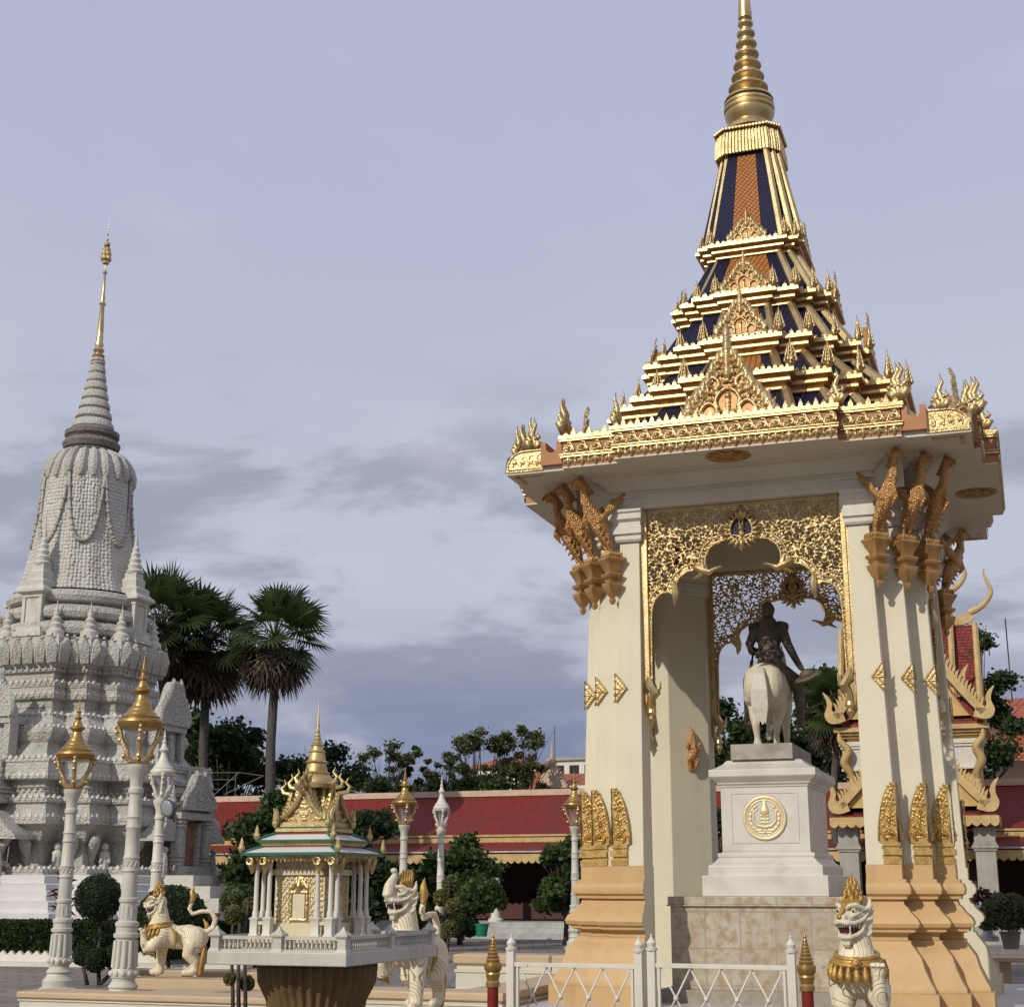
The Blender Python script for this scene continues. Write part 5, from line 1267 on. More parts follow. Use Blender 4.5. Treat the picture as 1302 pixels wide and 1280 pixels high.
# ================================================================== lamp posts
def lamp_post(name, label, px, Y, ht, gold=True, r=1.0, flood=None, py=1260):
    p = at(px, py, Y); p.z = GZ
    L = thing(name, label, 'lamp post', p, -YAW, 'lamp posts round the courtyard')
    s = ht/6.4
    wm = M['lamp_white'] if gold else M['metal_white']
    b = MB(); pr = [(.42, 0), (.42, .10), (.34, .14), (.34, .28), (.27, .36), (.25, .42), (.28, .46), (.25, .50), (.21, .56), (.215, .62)]
    b.lathe([(a*r, z*s) for a, z in pr], 20); b.build('post_base', wm, L, 30)
    b = MB(); pr = [(.235, .62), (.255, .68), (.25, .74), (.21, .80), (.19, 1.3), (.235, 1.34), (.24, 1.40), (.20, 1.42), (.20, 1.52), (.22, 1.54), (.22, 1.60), (.165, 1.64), (.155, 1.95), (.18, 1.98), (.18, 2.03), (.15, 2.06),
                    (.142, 2.5), (.165, 2.54), (.145, 2.60), (.145, 2.74), (.162, 2.78), (.14, 2.82), (.128, 3.30), (.15, 3.34), (.13, 3.4), (.13, 3.5), (.148, 3.53), (.125, 3.57), (.118, 3.95), (.145, 3.99), (.145, 4.06), (.12, 4.1), (.125, 4.25), (.16, 4.33), (.185, 4.42), (.2, 4.46), (.2, 4.52)]
    b.lathe([(a*r, z*s) for a, z in pr], 24)
    for i in range(12):
        a = i*PI/6
        b.tube([(.215*r*math.cos(a), .215*r*math.sin(a), .8*s), (.195*r*math.cos(a), .195*r*math.sin(a), 1.28*s)], .032*r, 6)
        b.ball((.24*r*math.cos(a), .24*r*math.sin(a), .70*s), .055*r, 6, 5)
        b.tube([(.145*r*math.cos(a), .145*r*math.sin(a), 2.62*s), (.142*r*math.cos(a+.3), .142*r*math.sin(a+.3), 2.72*s)], .016*r, 5)
        b.tube([(.155*r*math.cos(a), .155*r*math.sin(a), 1.68*s), (.152*r*math.cos(a), .152*r*math.sin(a), 1.9*s)], .018*r, 5)
    b.build('post', wm, L, 30)
    gm = M['gold_paint'] if gold else M['metal_white']; cm = M['gold_carved'] if gold else M['metal_white']
    q = 1.0 if gold else .74
    a_ = MB(); a_.lathe([(.2*q*r, 4.52*s), (.22*q*r, 4.56*s), (.12*q*r, 4.6*s)], 16)
    for i in range(4):
        an = i*PI/2+.62; c, sn = math.cos(an), math.sin(an)
        P = [(.10, 4.58), (.20, 4.64), (.22, 4.78), (.33, 4.98), (.36, 5.14), (.40, 5.25), (.36, 5.3)]
        a_.tube([(x*q*r*c, x*q*r*sn, z*s) for x, z in P], [.05*r, .062*r, .05*r, .05*r, .045*r, .05*r, .02], 6, True)
        for x, z, k in ((.27, 4.68, .055), (.36, 4.98, .05), (.43, 5.13, .05), (.46, 5.22, .035)): a_.ball((x*q*r*c, x*q*r*sn, z*s), k*r, 6, 5)
    a_.build('lantern_arms', cm, L, 40)
    g = MB(); g.lathe([(.15*q*r, 4.62*s), (.27*q*r, 5.24*s)], 6); g.build('lantern_glass', M['glass'], L)
    t = MB(); pr = [(.38, 5.20), (.40, 5.22), (.43, 5.27), (.445, 5.32), (.43, 5.36), (.37, 5.40), (.375, 5.43), (.31, 5.475), (.30, 5.50), (.245, 5.55), (.235, 5.58), (.18, 5.64), (.17, 5.68), (.125, 5.74), (.10, 5.85), (.13, 5.90), (.17, 5.93), (.17, 5.97), (.11, 6.01), (.09, 6.08), (.06, 6.14), (.085, 6.17), (.085, 6.2), (.05, 6.22), (.045, 6.30), (.06, 6.33), (.03, 6.37), (.004, 6.62)]
    t.lathe([(a*q*r, z*s) for a, z in pr], 28); t.build('lantern_roof', gm, L, 28)
    if flood:
        f = MB(); f.M = Matrix.Translation((flood[0], -.22, flood[1])) @ Matrix.Rotation(PI/2+.25, 4, 'X') @ Matrix.Rotation(-.25, 4, 'Y')
        f.lathe([(.09, -.26), (.16, -.2), (.26, -.02), (.285, 0), (.285, .05), (.26, .06)], 24)
        f.M = None; f.box(.0, flood[0]+.1, -.05, .0, flood[1]-.42, flood[1]-.36); f.box(flood[0]-.1, flood[0]+.12, -.12, .02, flood[1]-.42, flood[1]-.12)
        fo = f.build('floodlight', mat('grey_housing', (.10, .105, .11), .5), L, 30)
        f = MB(); f.M = Matrix.Translation((flood[0], -.22, flood[1])) @ Matrix.Rotation(PI/2+.25, 4, 'X') @ Matrix.Rotation(-.25, 4, 'Y')
        f.lathe([(.25, .061), (.22, .075), (.1, .09), (.01, .095)], 24); f.build('lens', mat('floodlight_lens', (.62, .66, .66), .12, .55), fo, True)
    return L
lamp_post('lamp_post', 'gold topped white lamp post, leftmost of all, rising in front of the stupa', 73, 33.8, 6.25)
lamp_post('lamp_post', 'tallest gold topped white lamp post, between the round topiary and the striding lion', 156, 28.6, 6.45)
lamp_post('lamp_post', 'gold topped white lamp post before the gallery, beside the trunked lion', 511, 54, 6.3, True, 1.05, None, 1200)
lamp_post('lamp_post', 'slim all white lamp post standing before the gallery beside the pompom tree', 559, 56, 6.2, False, .95, None, 1200)
lamp_post('lamp_post', 'gold topped lamp post half hidden by the left pier of the pavilion', 732, 57, 6.4, True, 1.0, None, 1200)
lamp_post('lamp_post', 'all white lamp post carrying a round floodlight in front of the stupa', 194, 46, 6.9, False, 1.15, (.42, 4.62), 1190)
fl_ = lamp_post('lamp_post', 'lamp post hidden behind the right pier, its round floodlight showing', 1183, 40, 9.4, False, 1.1, (.62, 0), 1180)
for k_ in list(kids(fl_)):
    if k_.name.startswith('floodlight'): k_.location = (0, 0, 8.0)

# ================================================================== mythical lions
def lion_skin(name, col, line, freq):
    m = mat(name, col, .55, 0, .05, 4); t, b = nodes_of(m)
    tc = t.nodes.new('ShaderNodeTexCoord'); v = t.nodes.new('ShaderNodeTexVoronoi'); v.inputs['Scale'].default_value = 2.1
    t.links.new(tc.outputs['Object'], v.inputs['Vector'])
    a = t.nodes.new('ShaderNodeMath'); a.operation = 'MULTIPLY'; a.inputs[1].default_value = freq; t.links.new(v.outputs['Distance'], a.inputs[0])
    f = t.nodes.new('ShaderNodeMath'); f.operation = 'FRACT'; t.links.new(a.outputs[0], f.inputs[0])
    r = t.nodes.new('ShaderNodeMapRange'); r.inputs[1].default_value = .05; r.inputs[2].default_value = .17; t.links.new(f.outputs[0], r.inputs[0])
    x = t.nodes.new('ShaderNodeMix'); x.data_type = 'RGBA'; t.links.new(r.outputs[0], x.inputs[0]); x.inputs[6].default_value = (*line, 1); x.inputs[7].default_value = (*col, 1)
    t.links.new(x.outputs[2], b.inputs['Base Color'])
    q = t.nodes.new('ShaderNodeBump'); q.inputs['Strength'].default_value = .5; q.inputs['Distance'].default_value = .015; t.links.new(r.outputs[0], q.inputs['Height']); t.links.new(q.outputs[0], b.inputs['Normal'])
    return m
M['lion'] = lion_skin('lion_skin', (.76, .66, .45), (.20, .14, .06), 9)
M['lion_face'] = mat('lion_face', (.78, .69, .48), .5, 0, .14, 7, .3, 30, .01)
M['lion_gold'] = mat('lion_gold', (.56, .33, .08), .42, .45, .25, 9, .6, 45, .015)
M['mouth'] = mat('mouth_red', (.10, .012, .01), .5); M['tooth'] = mat('tooth', (.8, .78, .7), .4); M['pupil'] = mat('pupil', (.012, .012, .012), .3)
def lion(label, p, rz, headrz, paw, trunk=False, crown=1., pitch=0):
    """faces -y; paw = side of the lifted foreleg"""
    Lr = thing('lion_statue', label, 'lion statue', p, rz, 'guardian lions of the terrace')
    b = MB()
    b.tube([(0, .62, .86), (0, .40, .88), (0, .05, .88), (0, -.25, .98), (0, -.36, 1.12)], [.26, .31, .28, .33, .27], 16, True)
    b.tube([(0, -.30, 1.02), (0, -.33, 1.26), (0, -.36, 1.46+(.16 if trunk else .08)), (0, -.40, 1.56+(.2 if trunk else .1))], [.30, .24, .185, .175], 14, True)
    for s in (-1, 1):
        b.ball((.20*s, .55, .80), (.20, .28, .34), 14, 10)
        b.tube([(.22*s, .50, .72), (.24*s, .42, .46), (.23*s, .60, .28), (.22*s, .60, .10), (.22*s, .50, .06)], [.22, .16, .115, .10, .10], 10, True)
        b.tube([(.22*s, .52, .06), (.22*s, .36, .055)], [.10, .085], 8, True)
        b.ball((.2*s, -.24, .92), (.17, .22, .28), 12, 8)
    s = -paw
    b.tube([(.20*s, -.24, .86), (.21*s, -.28, .5), (.21*s, -.29, .2), (.21*s, -.30, .08)], [.19, .135, .115, .115], 10, True); b.tube([(.21*s, -.34, .06), (.21*s, -.48, .055)], [.11, .085], 8, True)
    s = paw
    b.tube([(.22*s, -.26, .92), (.28*s, -.48, .64), (.28*s, -.60, .60), (.28*s, -.66, .74), (.28*s, -.68, .92)], [.18, .155, .12, .095, .085], 10, True)
    b.ball((.28*s, -.70, 1.0), (.10, .085, .10), 10, 8)
    for k in range(4): b.tube([((.28*s)+(-.075+.05*k), -.74, 1.04), ((.28*s)+(-.08+.053*k), -.77, 1.11), ((.28*s)+(-.08+.053*k), -.81, 1.08)], [.034, .032, .024], 6, True)
    # S curved tail
    b.tube([(0, .78, .98), (0, .98, 1.10), (0, 1.02, 1.32), (0, .90, 1.50), (0, .66, 1.50), (0, .44, 1.44), (0, .36, 1.56), (0, .42, 1.72)], [.10, .085, .07, .062, .055, .055, .06, .05], 10, True)
    body = remesh(b, 'body', .022, M['lion'], Lr, None, 0, 5)
    # head
    hd = MB(); nk = .20 if trunk else .10; HM = Matrix.Translation((0, -.38, 1.50+nk)) @ Matrix.Rotation(headrz, 4, 'Z') @ Matrix.Rotation(pitch, 4, 'X') @ Matrix.Diagonal((.80 if trunk else .86, .88, .88, 1)); hd.M = HM
    hd.ball((0, .03, .13), (.21, .20, .20), 16, 10); hd.tube([(0, -.06, .13), (0, -.22, .12), (0, -.31, .11)], [.165, .125, .09], 14, True)
    hd.tube([(0, .04, -.10), (0, -.12, -.19), (0, -.26, -.185)], [.17, .10, .06], 12, True)
    for s in (-1, 1):
        hd.tube([(.02*s, -.395, .075), (.10*s, -.375, .055), (.165*s, -.28, .045), (.20*s, -.17, .06), (.235*s, -.08, .10), (.285*s, -.03, .19)], [.05, .048, .04, .036, .034, .012], 8, True)   # upper lip, curling up
        hd.tube([(.02*s, -.325, -.165), (.09*s, -.30, -.16), (.15*s, -.20, -.14), (.19*s, -.10, -.08), (.205*s, -.06, .02)], [.042, .042, .04, .04, .04], 8, True)   # lower lip
        hd.ball((.12*s, -.165, .225), (.07, .06, .06), 10, 8)
        hd.tube([(.035*s, -.27, .255), (.09*s, -.26, .30), (.17*s, -.18, .315), (.235*s, -.08, .25), (.27*s, -.02, .28)], [.032, .04, .038, .03, .01], 8, True)
        hd.tube([(.06*s, -.25, .165), (.13*s, -.235, .155), (.19*s, -.17, .165), (.215*s, -.1, .2)], [.022, .024, .022, .015], 8, True)
        hd.ball((.05*s, -.385, .135), (.055, .05, .05), 8, 6)
        hd.tube([(.19*s, .06, .18), (.26*s, .08, .28), (.25*s, .10, .42)], [.07, .05, .012], 8, True)
        for k in range(4): hd.tube([(.17*s, .0+.03*k, -.16+.10*k), (.235*s, .05+.03*k, -.14+.10*k), (.27*s, .09+.03*k, -.08+.10*k)], [.055, .038, .01], 6, True)
    for k in range(5): hd.tube([(-.06+.03*k, -.27, -.20), (-.06+.03*k, -.30, -.27), (-.05+.025*k, -.27, -.33)], [.03, .022, .006], 6, True)
    if trunk: hd.tube([(0, -.31, .10), (0, -.40, .18), (0, -.37, .31), (0, -.28, .42), (0, -.23, .51), (0, -.25, .57)], [.11, .125, .11, .085, .062, .055], 12, True); hd.ball((0, -.27, .60), (.075, .075, .055), 10, 8)
    if trunk:
        for k in range(7): t_3 = k/6; hd.tube([(.115*math.cos(a)*(1-.45*t_3), -.34+.02*t_3*5-.13*(1-.4*t_3)*math.sin(a)-.05*math.sin(t_3*3), .22+.28*t_3) for a in np.linspace(0, PI, 7)], .018, 5)
    head = remesh(hd, 'head', .016, M['lion_face'], Lr, None, 0, 3)
    d = MB(); d.M = HM; d.loft([[(-.15, -.10, -.15), (.15, -.10, -.15), (.15, -.10, .09), (-.15, -.10, .09)], [(-.10, -.30, -.145), (.10, -.30, -.145), (.11, -.325, .07), (-.11, -.325, .07)]]); d.build('mouth', M['mouth'], head)
    d = MB(); d.M = HM
    def tooth_(x, y, z, l, w):
        d.loft([[(x-w, y-w, z), (x+w, y-w, z), (x+w, y+w, z), (x-w, y+w, z)][::(1 if l > 0 else -1)], [(x-w*.25, y-w*.25, z+l), (x+w*.25, y-w*.25, z+l), (x+w*.25, y+w*.25, z+l), (x-w*.25, y+w*.25, z+l)][::(1 if l > 0 else -1)]])
    for i in range(6):
        x = -.08+.032*i; tooth_(x, -.375+.5*x*x*4, .035, -.045, .013); tooth_(x*.9, -.325+2*x*x, -.14, .04, .012)
    for s in (-1, 1):
        tooth_(.125*s, -.34, .03, -.10, .018); tooth_(.10*s, -.305, -.14, .085, .016)
        for i in range(3): tooth_(.155*s+.014*s*i, -.28+.05*i, .02, -.045, .012)
    d.build('teeth', M['tooth'], head)
    for s in (-1, 1):
        d = MB(); d.M = HM; d.ball((.132*s, -.205, .222), (.045, .035, .04), 12, 8); e = d.build('eye', M['tooth'], head, True)
        d = MB(); d.M = HM; d.ball((.140*s, -.232, .220), (.021, .014, .024), 10, 6); d.build('pupil', M['pupil'], head, True)
    c = MB(); c.M = HM; r_ = random.Random(3)
    if trunk:
        for k in range(5):
            for s in (-1, 1): c.tube([(.08*s, -.18+.06*k, .27), (.10*s, -.14+.06*k, .38+.015*k), (.07*s, -.10+.06*k, .46+.03*k)], [.05, .04, .012], 6, True)
        for k in range(4): c.tube([(0, -.12+.07*k, .3), (0, -.08+.07*k, .5+.02*k), (0, -.04+.07*k, .62+.0*k)], [.06, .05, .012], 6, True)
    else:
        for k in range(7):
            a = (k-3)/3
            c.tube([(a*.15, -.22+.03*abs(a), .25), (a*.15, -.10, .36-.03*abs(a)), (a*.10, .02, .42-.03*abs(a))], [.035, .05, .02], 8, True)
        for z, w in ((.34, .16), (.42, .125), (.50, .095), (.57, .07)):
            for j in range(6):
                an = j*PI/3+z*9; c.tube([(w*.7*math.cos(an), .02+w*.7*math.sin(an), z-.02), (w*math.cos(an), .02+w*math.sin(an), z+.06), (w*.6*math.cos(an), .02+w*.6*math.sin(an), z+.13)], [.04, .035, .01], 6, True)
        c.tube([(0, .02, .3), (0, .02, .5), (0, .03, .65*crown), (0, .03, .76*crown)], [.13, .085, .045, .008], 10)
        c.ball((0, -.415, .15), (.055, .04, .045), 10, 6); c.tube([(0, -.38, .19), (0, -.30, .25), (0, -.24, .30)], [.03, .045, .05], 8, True)
    c.build('crest', M['lion_gold'], head, True)
    # gilded collar, hanging leaves and leg bands
    g = MB(); n = 30
    for zz_, rr, yy in ((1.20, .285, -.33), (1.12, .325, -.33)):
        P = [(rr*math.cos(a), yy+rr*1.0*math.sin(a), zz_-.05*math.sin(a)*-1) for a in np.linspace(0, 2*PI, n)]; g.tube(P, .035, 6)
    rg_ = [[(r_2*math.cos(a), -.33+r_2*math.sin(a), z+.05*math.sin(a)) for a in np.linspace(0, 2*PI, n, endpoint=False)] for r_2, z in ((.318, 1.10), (.335, 1.13), (.30, 1.2), (.285, 1.22))]
    g.loft(rg_)
    g.build('collar', M['lion_gold'], Lr, True)
    for i in range(11):
        g = MB(); a = -PI/2+(i-5)*.32; c_, s_ = math.cos(a), math.sin(a); r0 = .34
        x, y, z = r0*c_, -.33+r0*s_, 1.06+.05*s_
        g.tube([(x, y, z+.03), (x*1.06, y-.02, z-.06), (x*1.06, y-.03, z-.13), (x*1.02, y-.02, z-.19)], [.022, .05, .045, .006], 6, True); g.build('pendant', M['lion_gold'], Lr, True)
    g = MB(); g.loft([[(-.085, -.672, 1.10), (0, -.69, 1.0), (.085, -.672, 1.10), (0, -.68, 1.2)][::-1], [(-.06, -.70, 1.10), (0, -.715, 1.03), (.06, -.70, 1.10), (0, -.705, 1.17)][::-1]]); g.ball((0, -.70, 1.10), .035, 8, 6); g.build('brooch', M['lion_gold'], Lr, True)
    for s in (-1, 1):
        g = MB(); g.tube([(.36*s, -.02, 1.12), (.37*s, .10, .98), (.36*s, .12, .78), (.31*s, .06, .60)], [.02, .05, .045, .012], 8, True); g.build('shoulder_flame', M['lion_gold'], Lr, True)
        g = MB(); g.tube([(.24*s, .80, .62), (.25*s, .78, .40), (.24*s, .74, .20), (.23*s, .72, .02)], [.03, .055, .055, .05], 6, True); g.build('hind_leg_band', M['lion_gold'], Lr, True)
    for s in (paw,):
        g = MB(); g.tube([(.30*s, -.70, .86), (.34*s, -.66, .70), (.33*s, -.56, .52), (.29*s, -.42, .50), (.26*s, -.36, .42)], [.03, .045, .055, .05, .012], 8, True); g.build('foreleg_band', M['lion_gold'], Lr, True)
    g = MB(); g.tube([(0, .40, 1.70), (.0, .45, 1.84), (0, .40, 1.98), (0, .46, 2.12)], [.05, .085, .06, .006], 8, True); g.build('tail_flame', M['lion_gold'], Lr, True)
    g = MB(); g.tube([(0, .84, 1.06), (0, .80, 1.2), (0, .72, 1.32)], [.07, .05, .01], 8, True)
    g.build('tail_root_flame', M['lion_gold'], Lr, True)
    return Lr
p = at(524, 1250, 22.3); p.z = FZ+.24
lion('trunk nosed white and gold lion half hidden behind the miniature shrine', p, R(-20), R(-26), -1, True, pitch=R(0)).scale = (.87,)*3
p = at(1092, 1250, 19.6); p.z = FZ
lion('snarling white lion with a gold crest, paw raised, before the right pier', p, R(-14), R(-30), 1, False, 1.0, pitch=R(4)).scale = (.93,)*3
p = at(218, 1225, 35.2); p.z = -.28
lion('white and gold lion seen in profile, striding left beside the round hedge ball', p, R(-84), R(0), 1, False, 1.05, pitch=R(6)).scale = (.93,)*3

# ================================================================== miniature shrine on a fluted bowl
p = at(440, 1229, 13.0)
shr = thing('miniature_shrine', 'small cream and gold shrine on a white railed slab over a fluted bowl', 'shrine', (p.x, p.y, 0), -YAW)
sx, sy = 1.36, 2.05        # slab: corner at the origin, runs to -x and +y
Zs = p.z
shw = mat('shrine_white', (.62, .59, .49), .5, 0, .05, 5, streak=.4); shc = mat('shrine_cream', (.76, .67, .43), .5, 0, .06, 6)
b = MB(); b.box(-sx, 0, 0, sy, Zs, Zs+.115); b.build('slab', shw, shr, bevel=.01)
b = MB()
def rail_run(mb, x0, y0, x1, y1, z, posts, h=.13):
    L = math.hypot(x1-x0, y1-y0); dx, dy = (x1-x0)/L, (y1-y0)/L
    px, py_ = -dy*.022, dx*.022
    for z0, z1 in ((z, z+.018), (z+h-.03, z+h)):
        P = [(x0+px, y0+py_), (x0-px, y0-py_), (x1-px, y1-py_), (x1+px, y1+py_)]; mb.prism(P, z0, z1)
    n = int(L/.042)
    for i in range(1, n):
        x, y = x0+(x1-x0)*i/n, y0+(y1-y0)*i/n
        mb.lathe([(.008, z+.018), (.014, z+.04), (.009, z+.065), (.013, z+.09), (.008, z+h-.03)], 6, (x, y))
    for t in posts:
        x, y = x0+(x1-x0)*t, y0+(y1-y0)*t
        mb.loft([[(x-a, y-a, zz_), (x+a, y-a, zz_), (x+a, y+a, zz_), (x-a, y+a, zz_)] for a, zz_ in ((.055, z), (.05, z+.015), (.04, z+.03), (.04, z+h-.02), (.058, z+h), (.058, z+h+.015), (.03, z+h+.04), (.018, z+h+.055), (.003, z+h+.085))])
zr = Zs+.115
rail_run(b, -sx+.06, .06, -.06, .06, zr, (0, .5, 1)); rail_run(b, -.06, .06, -.06, sy-.06, zr, (.5, 1)); rail_run(b, -sx+.06, .06, -sx+.06, sy-.06, zr, (.5, 1)); rail_run(b, -sx+.06, sy-.06, -.06, sy-.06, zr, (.5,))
b.build('balustrade', shw, shr, bevel=0)
bx, by = -sx/2+.03, .60; hx_, hy_ = .37, .37
b = MB(); b.box(bx-hx_-.08, bx+hx_+.08, by-hy_-.08, by+hy_+.08, zr, zr+.07); b.box(bx-hx_-.05, bx+hx_+.05, by-hy_-.05, by+hy_+.05, zr+.07, zr+.10); b.build('platform', shc, shr, bevel=.006)
z0 = zr+.10; ze = 1.93
posts = [(-.37, -.37), (-.24, -.37), (.24, -.37), (.37, -.37)]
allp = []
for k in range(4): allp += [rot2(q, k) for q in posts[:3]]
for (x, y) in allp:
    c = MB(); x, y = bx+x, by+y
    c.loft([[(x-a, y-a, z), (x+a, y-a, z), (x+a, y+a, z), (x-a, y+a, z)] for a, z in ((.05, z0), (.045, z0+.03), (.035, z0+.05), (.035, z0+.16), (.045, z0+.175), (.02, z0+.19))])
    c.lathe([(.028, z0+.18), (.03, z0+.22), (.022, z0+.25), (.020, ze-.10), (.026, ze-.08), (.022, ze-.06), (.034, ze-.02)], 10, (x, y)); c.build('column', M['white_paint'], shr, 40)
b = MB()
for k in range(4):
    for t0, t1 in ((-.37, -.24), (.24, .37)):
        q0, q1 = rot2((t0, -.37), k), rot2((t1, -.37), k); rail_run(b, bx+q0[0], by+q0[1], bx+q1[0], by+q1[1], z0, (), .15)
b.build('porch_rail', shc, shr)
for (x, y) in allp:
    b = MB(); d = Vector((x, y, 0)).normalized()*.05; x, y = bx+x+d.x, by+y+d.y
    b.lathe([(.01, ze-.16), (.035, ze-.1), (.05, ze-.04), (.03, ze)], 8, (x, y)); b.M = Matrix.Translation((x, y-.02, ze-.05)); 
    b.tube([(.03*math.cos(a), -.03, .03*math.sin(a)) for a in np.linspace(0, 2*PI, 9)], .012, 5); b.M = None; b.build('hanging_bracket', M['gold_carved'], shr, 40)
b = MB(); b.box(bx-.248, bx+.248, by-.248, by+.248, z0, ze); b.build('cella', shc, shr)
b = MB(); cl = Relief(-.30, .30, z0+.02, ze-.06, .008)
for i in range(9):
    for j in range(9):
        x = -.24+.06*i; z = z0+.16+.06*j
        if abs(x) < .11 and z < z0+.46: continue
        for s in (-1, 1): cl.stroke([(x-.03, z), (x, z+.03*s)], .006); cl.stroke([(x, z+.03*s), (x+.03, z)], .006)
cl.stroke([(-.10, z0+.16), (-.10, z0+.40), (.10, z0+.40), (.10, z0+.16), (-.10, z0+.16)], .02); cl.flame(0, z0+.40, PI/2, .16, .04, 1, 0)
for i in range(5): cl.flame(.09-.02*i, z0+.42+.015*i, PI/2-.5, .07, .018, 1, .5, True)
for i in range(16): cl.spiral(.275, z0+.06+.045*i, .018, 1.1, 1, i, .008, 1, True)
cl.stroke([(-.25, z0), (-.25, ze-.06)], .008); cl.stroke([(.25, z0), (.25, ze-.06)], .008)
hh = MB(); cl.to(hh)
for k in range(4):
    b.M = Matrix.Translation((bx, by, 0)) @ Matrix.Rotation(k*PI/2, 4, 'Z') @ Matrix.Translation((0, -.25, 0)) @ Matrix.Diagonal((.8, 1, 1, 1)); b.add(hh.v, hh.f)
b.M = None; b.build('cella_carving', M['gold_carved'], shr, 40)
b = MB()
for k in range(4):
    b.M = Matrix.Translation((bx, by, 0)) @ Matrix.Rotation(k*PI/2, 4, 'Z'); b.box(-.06, .06, -.262, -.255, z0+.17, z0+.385); b.box(-.285, .285, -.29, -.24, z0-.001, z0+.13); b.box(-.28, .28, -.28, -.24, ze-.17, ze-.12)
b.M = None; b.build('niche_panel', shc, shr)
SQ = .80
def sqr(h, z, e=0):
    h *= SQ; return [(bx-h, by-h, z), (bx+h, by-h, z), (bx+h, by+h, z), (bx-h, by+h, z)]
grn = mat('green_glaze', (.02, .16, .10), .3); rdg = mat('red_glaze', (.20, .03, .02), .4); whr = mat('cream_roof', (.78, .74, .66), .5, 0, .05, 6)
b = MB(); b.loft([sqr(h, z) for h, z in ((.55, ze-.03), (.55, ze), (.5, ze+.0))]); 
for k in range(4):
    q0, q1 = rot2((-.55*SQ, -.552*SQ), k), rot2((.55*SQ, -.552*SQ), k); n = 22
    for i in range(n):
        a = Vector((bx+q0[0]+(q1[0]-q0[0])*i/n, by+q0[1]+(q1[1]-q0[1])*i/n, 0)); c_ = Vector((bx+q0[0]+(q1[0]-q0[0])*(i+1)/n, by+q0[1]+(q1[1]-q0[1])*(i+1)/n, 0)); mid = (a+c_)/2
        b.add([(a.x, a.y, ze-.02), (c_.x, c_.y, ze-.02), (mid.x, mid.y, ze-.06)], [(0, 2, 1), (0, 1, 2)])
b.build('eave_fringe', M['gold_carved'], shr)
b = MB(); b.loft([sqr(h, z) for h, z in ((.61, ze), (.61, ze+.02), (.60, ze+.035))]); b.loft([sqr(h, z) for h, z in ((.49, ze+.17), (.49, ze+.185), (.48, ze+.195))]); b.loft([sqr(h, z) for h, z in ((.335, ze+.345), (.335, ze+.36))])
for s in ((-1, -1), (1, -1), (1, 1), (-1, 1)): b.tube([(bx+.605*SQ*s[0], by+.605*SQ*s[1], ze+.03), (bx+.43*SQ*s[0], by+.43*SQ*s[1], ze+.115)], .018, 6); b.tube([(bx+.485*SQ*s[0], by+.485*SQ*s[1], ze+.19), (bx+.33*SQ*s[0], by+.33*SQ*s[1], ze+.28)], .016, 6)
b.build('green_edging', grn, shr)
b = MB(); b.loft([sqr(h, z) for h, z in ((.59, ze+.036), (.43, ze+.105))]); b.loft([sqr(h, z) for h, z in ((.47, ze+.196), (.33, ze+.265))]); b.build('hipped_roof', whr, shr)
b = MB(); b.loft([sqr(h, z) for h, z in ((.43, ze+.106), (.43, ze+.125))]); b.loft([sqr(h, z) for h, z in ((.32, ze+.266), (.32, ze+.29))]); b.build('red_band', rdg, shr)
b = MB(); b.loft([sqr(h, z) for h, z in ((.44, ze+.126), (.44, ze+.145), (.46, ze+.15), (.46, ze+.169))]); b.loft([sqr(h, z) for h, z in ((.315, ze+.291), (.33, ze+.30), (.33, ze+.344))]); b.loft([sqr(h, z) for h, z in ((.30, ze+.361), (.30, ze+.42), (.26, ze+.43))])
zg = ze+.42
for k in range(4):
    b.M = Matrix.Translation((bx, by, 0)) @ Matrix.Rotation(k*PI/2, 4, 'Z')
    for (h, zt, y) in ((.235, .38, -.24), (.185, .45, -.17), (.135, .52, -.105)):
        b.slab([(-h*.86, zg), (h*.86, zg), (0, zg+zt*.92)], y+.02, y+.16)
        for s in (-1, 1):
            P = [(s*h*1.05, y, zg+.02), (s*h*.66, y, zg+zt*.25), (s*h*.30, y, zg+zt*.60), (s*.02, y, zg+zt)]
            b.tube(P, [.02, .026, .026, .022], 6)
            for t in np.linspace(.1, .9, 8): x = s*h*(1-t)**1.1; b.tube([(x, y, zg+zt*t*.98), (x+s*.03, y, zg+zt*t+.045)], [.014, .004], 5)
            b.tube([(s*h*1.03, y, zg+.01), (s*h*1.22, y, zg+.04), (s*h*1.2, y, zg+.12), (s*h*1.28, y, zg+.18)], [.025, .022, .016, .004], 6)
        b.tube([(0, y, zg+zt*.97), (0, y-.09, zg+zt+.01), (0, y-.11, zg+zt+.07), (0, y-.07, zg+zt+.13), (0, y-.09, zg+zt+.19)], [.03, .024, .018, .012, .003], 6)
b.M = None
cr_ = Relief(-.25, .25, 0, .36, .008); rg = random.Random(9)
for i in range(80):
    x, z = rg.uniform(0, .22), rg.uniform(.02, .34)
    if x < .22*(1-z/.36): cr_.spiral(x, z, .02, 1.2, 1, rg.uniform(0, 6), .008, 1, True)
hh = MB(); cr_.to(hh)
for k in range(4):
    b.M = Matrix.Translation((bx, by, 0)) @ Matrix.Rotation(k*PI/2, 4, 'Z') @ Matrix.Translation((0, -.222, zg)) @ Matrix.Diagonal((.8, 1, .9, 1)); b.add(hh.v, hh.f)
b.M = None
for s in ((-1, -1), (1, -1), (1, 1), (-1, 1)):
    for h, z in ((.60, ze+.03), (.48, ze+.19), (.33, ze+.35)):
        b.M = Matrix.Translation((bx+h*SQ*s[0], by+h*SQ*s[1], z)); b.lathe([(.014, 0), (.03, .04), (.032, .07), (.016, .11), (.02, .13), (.003, .19)], 8)
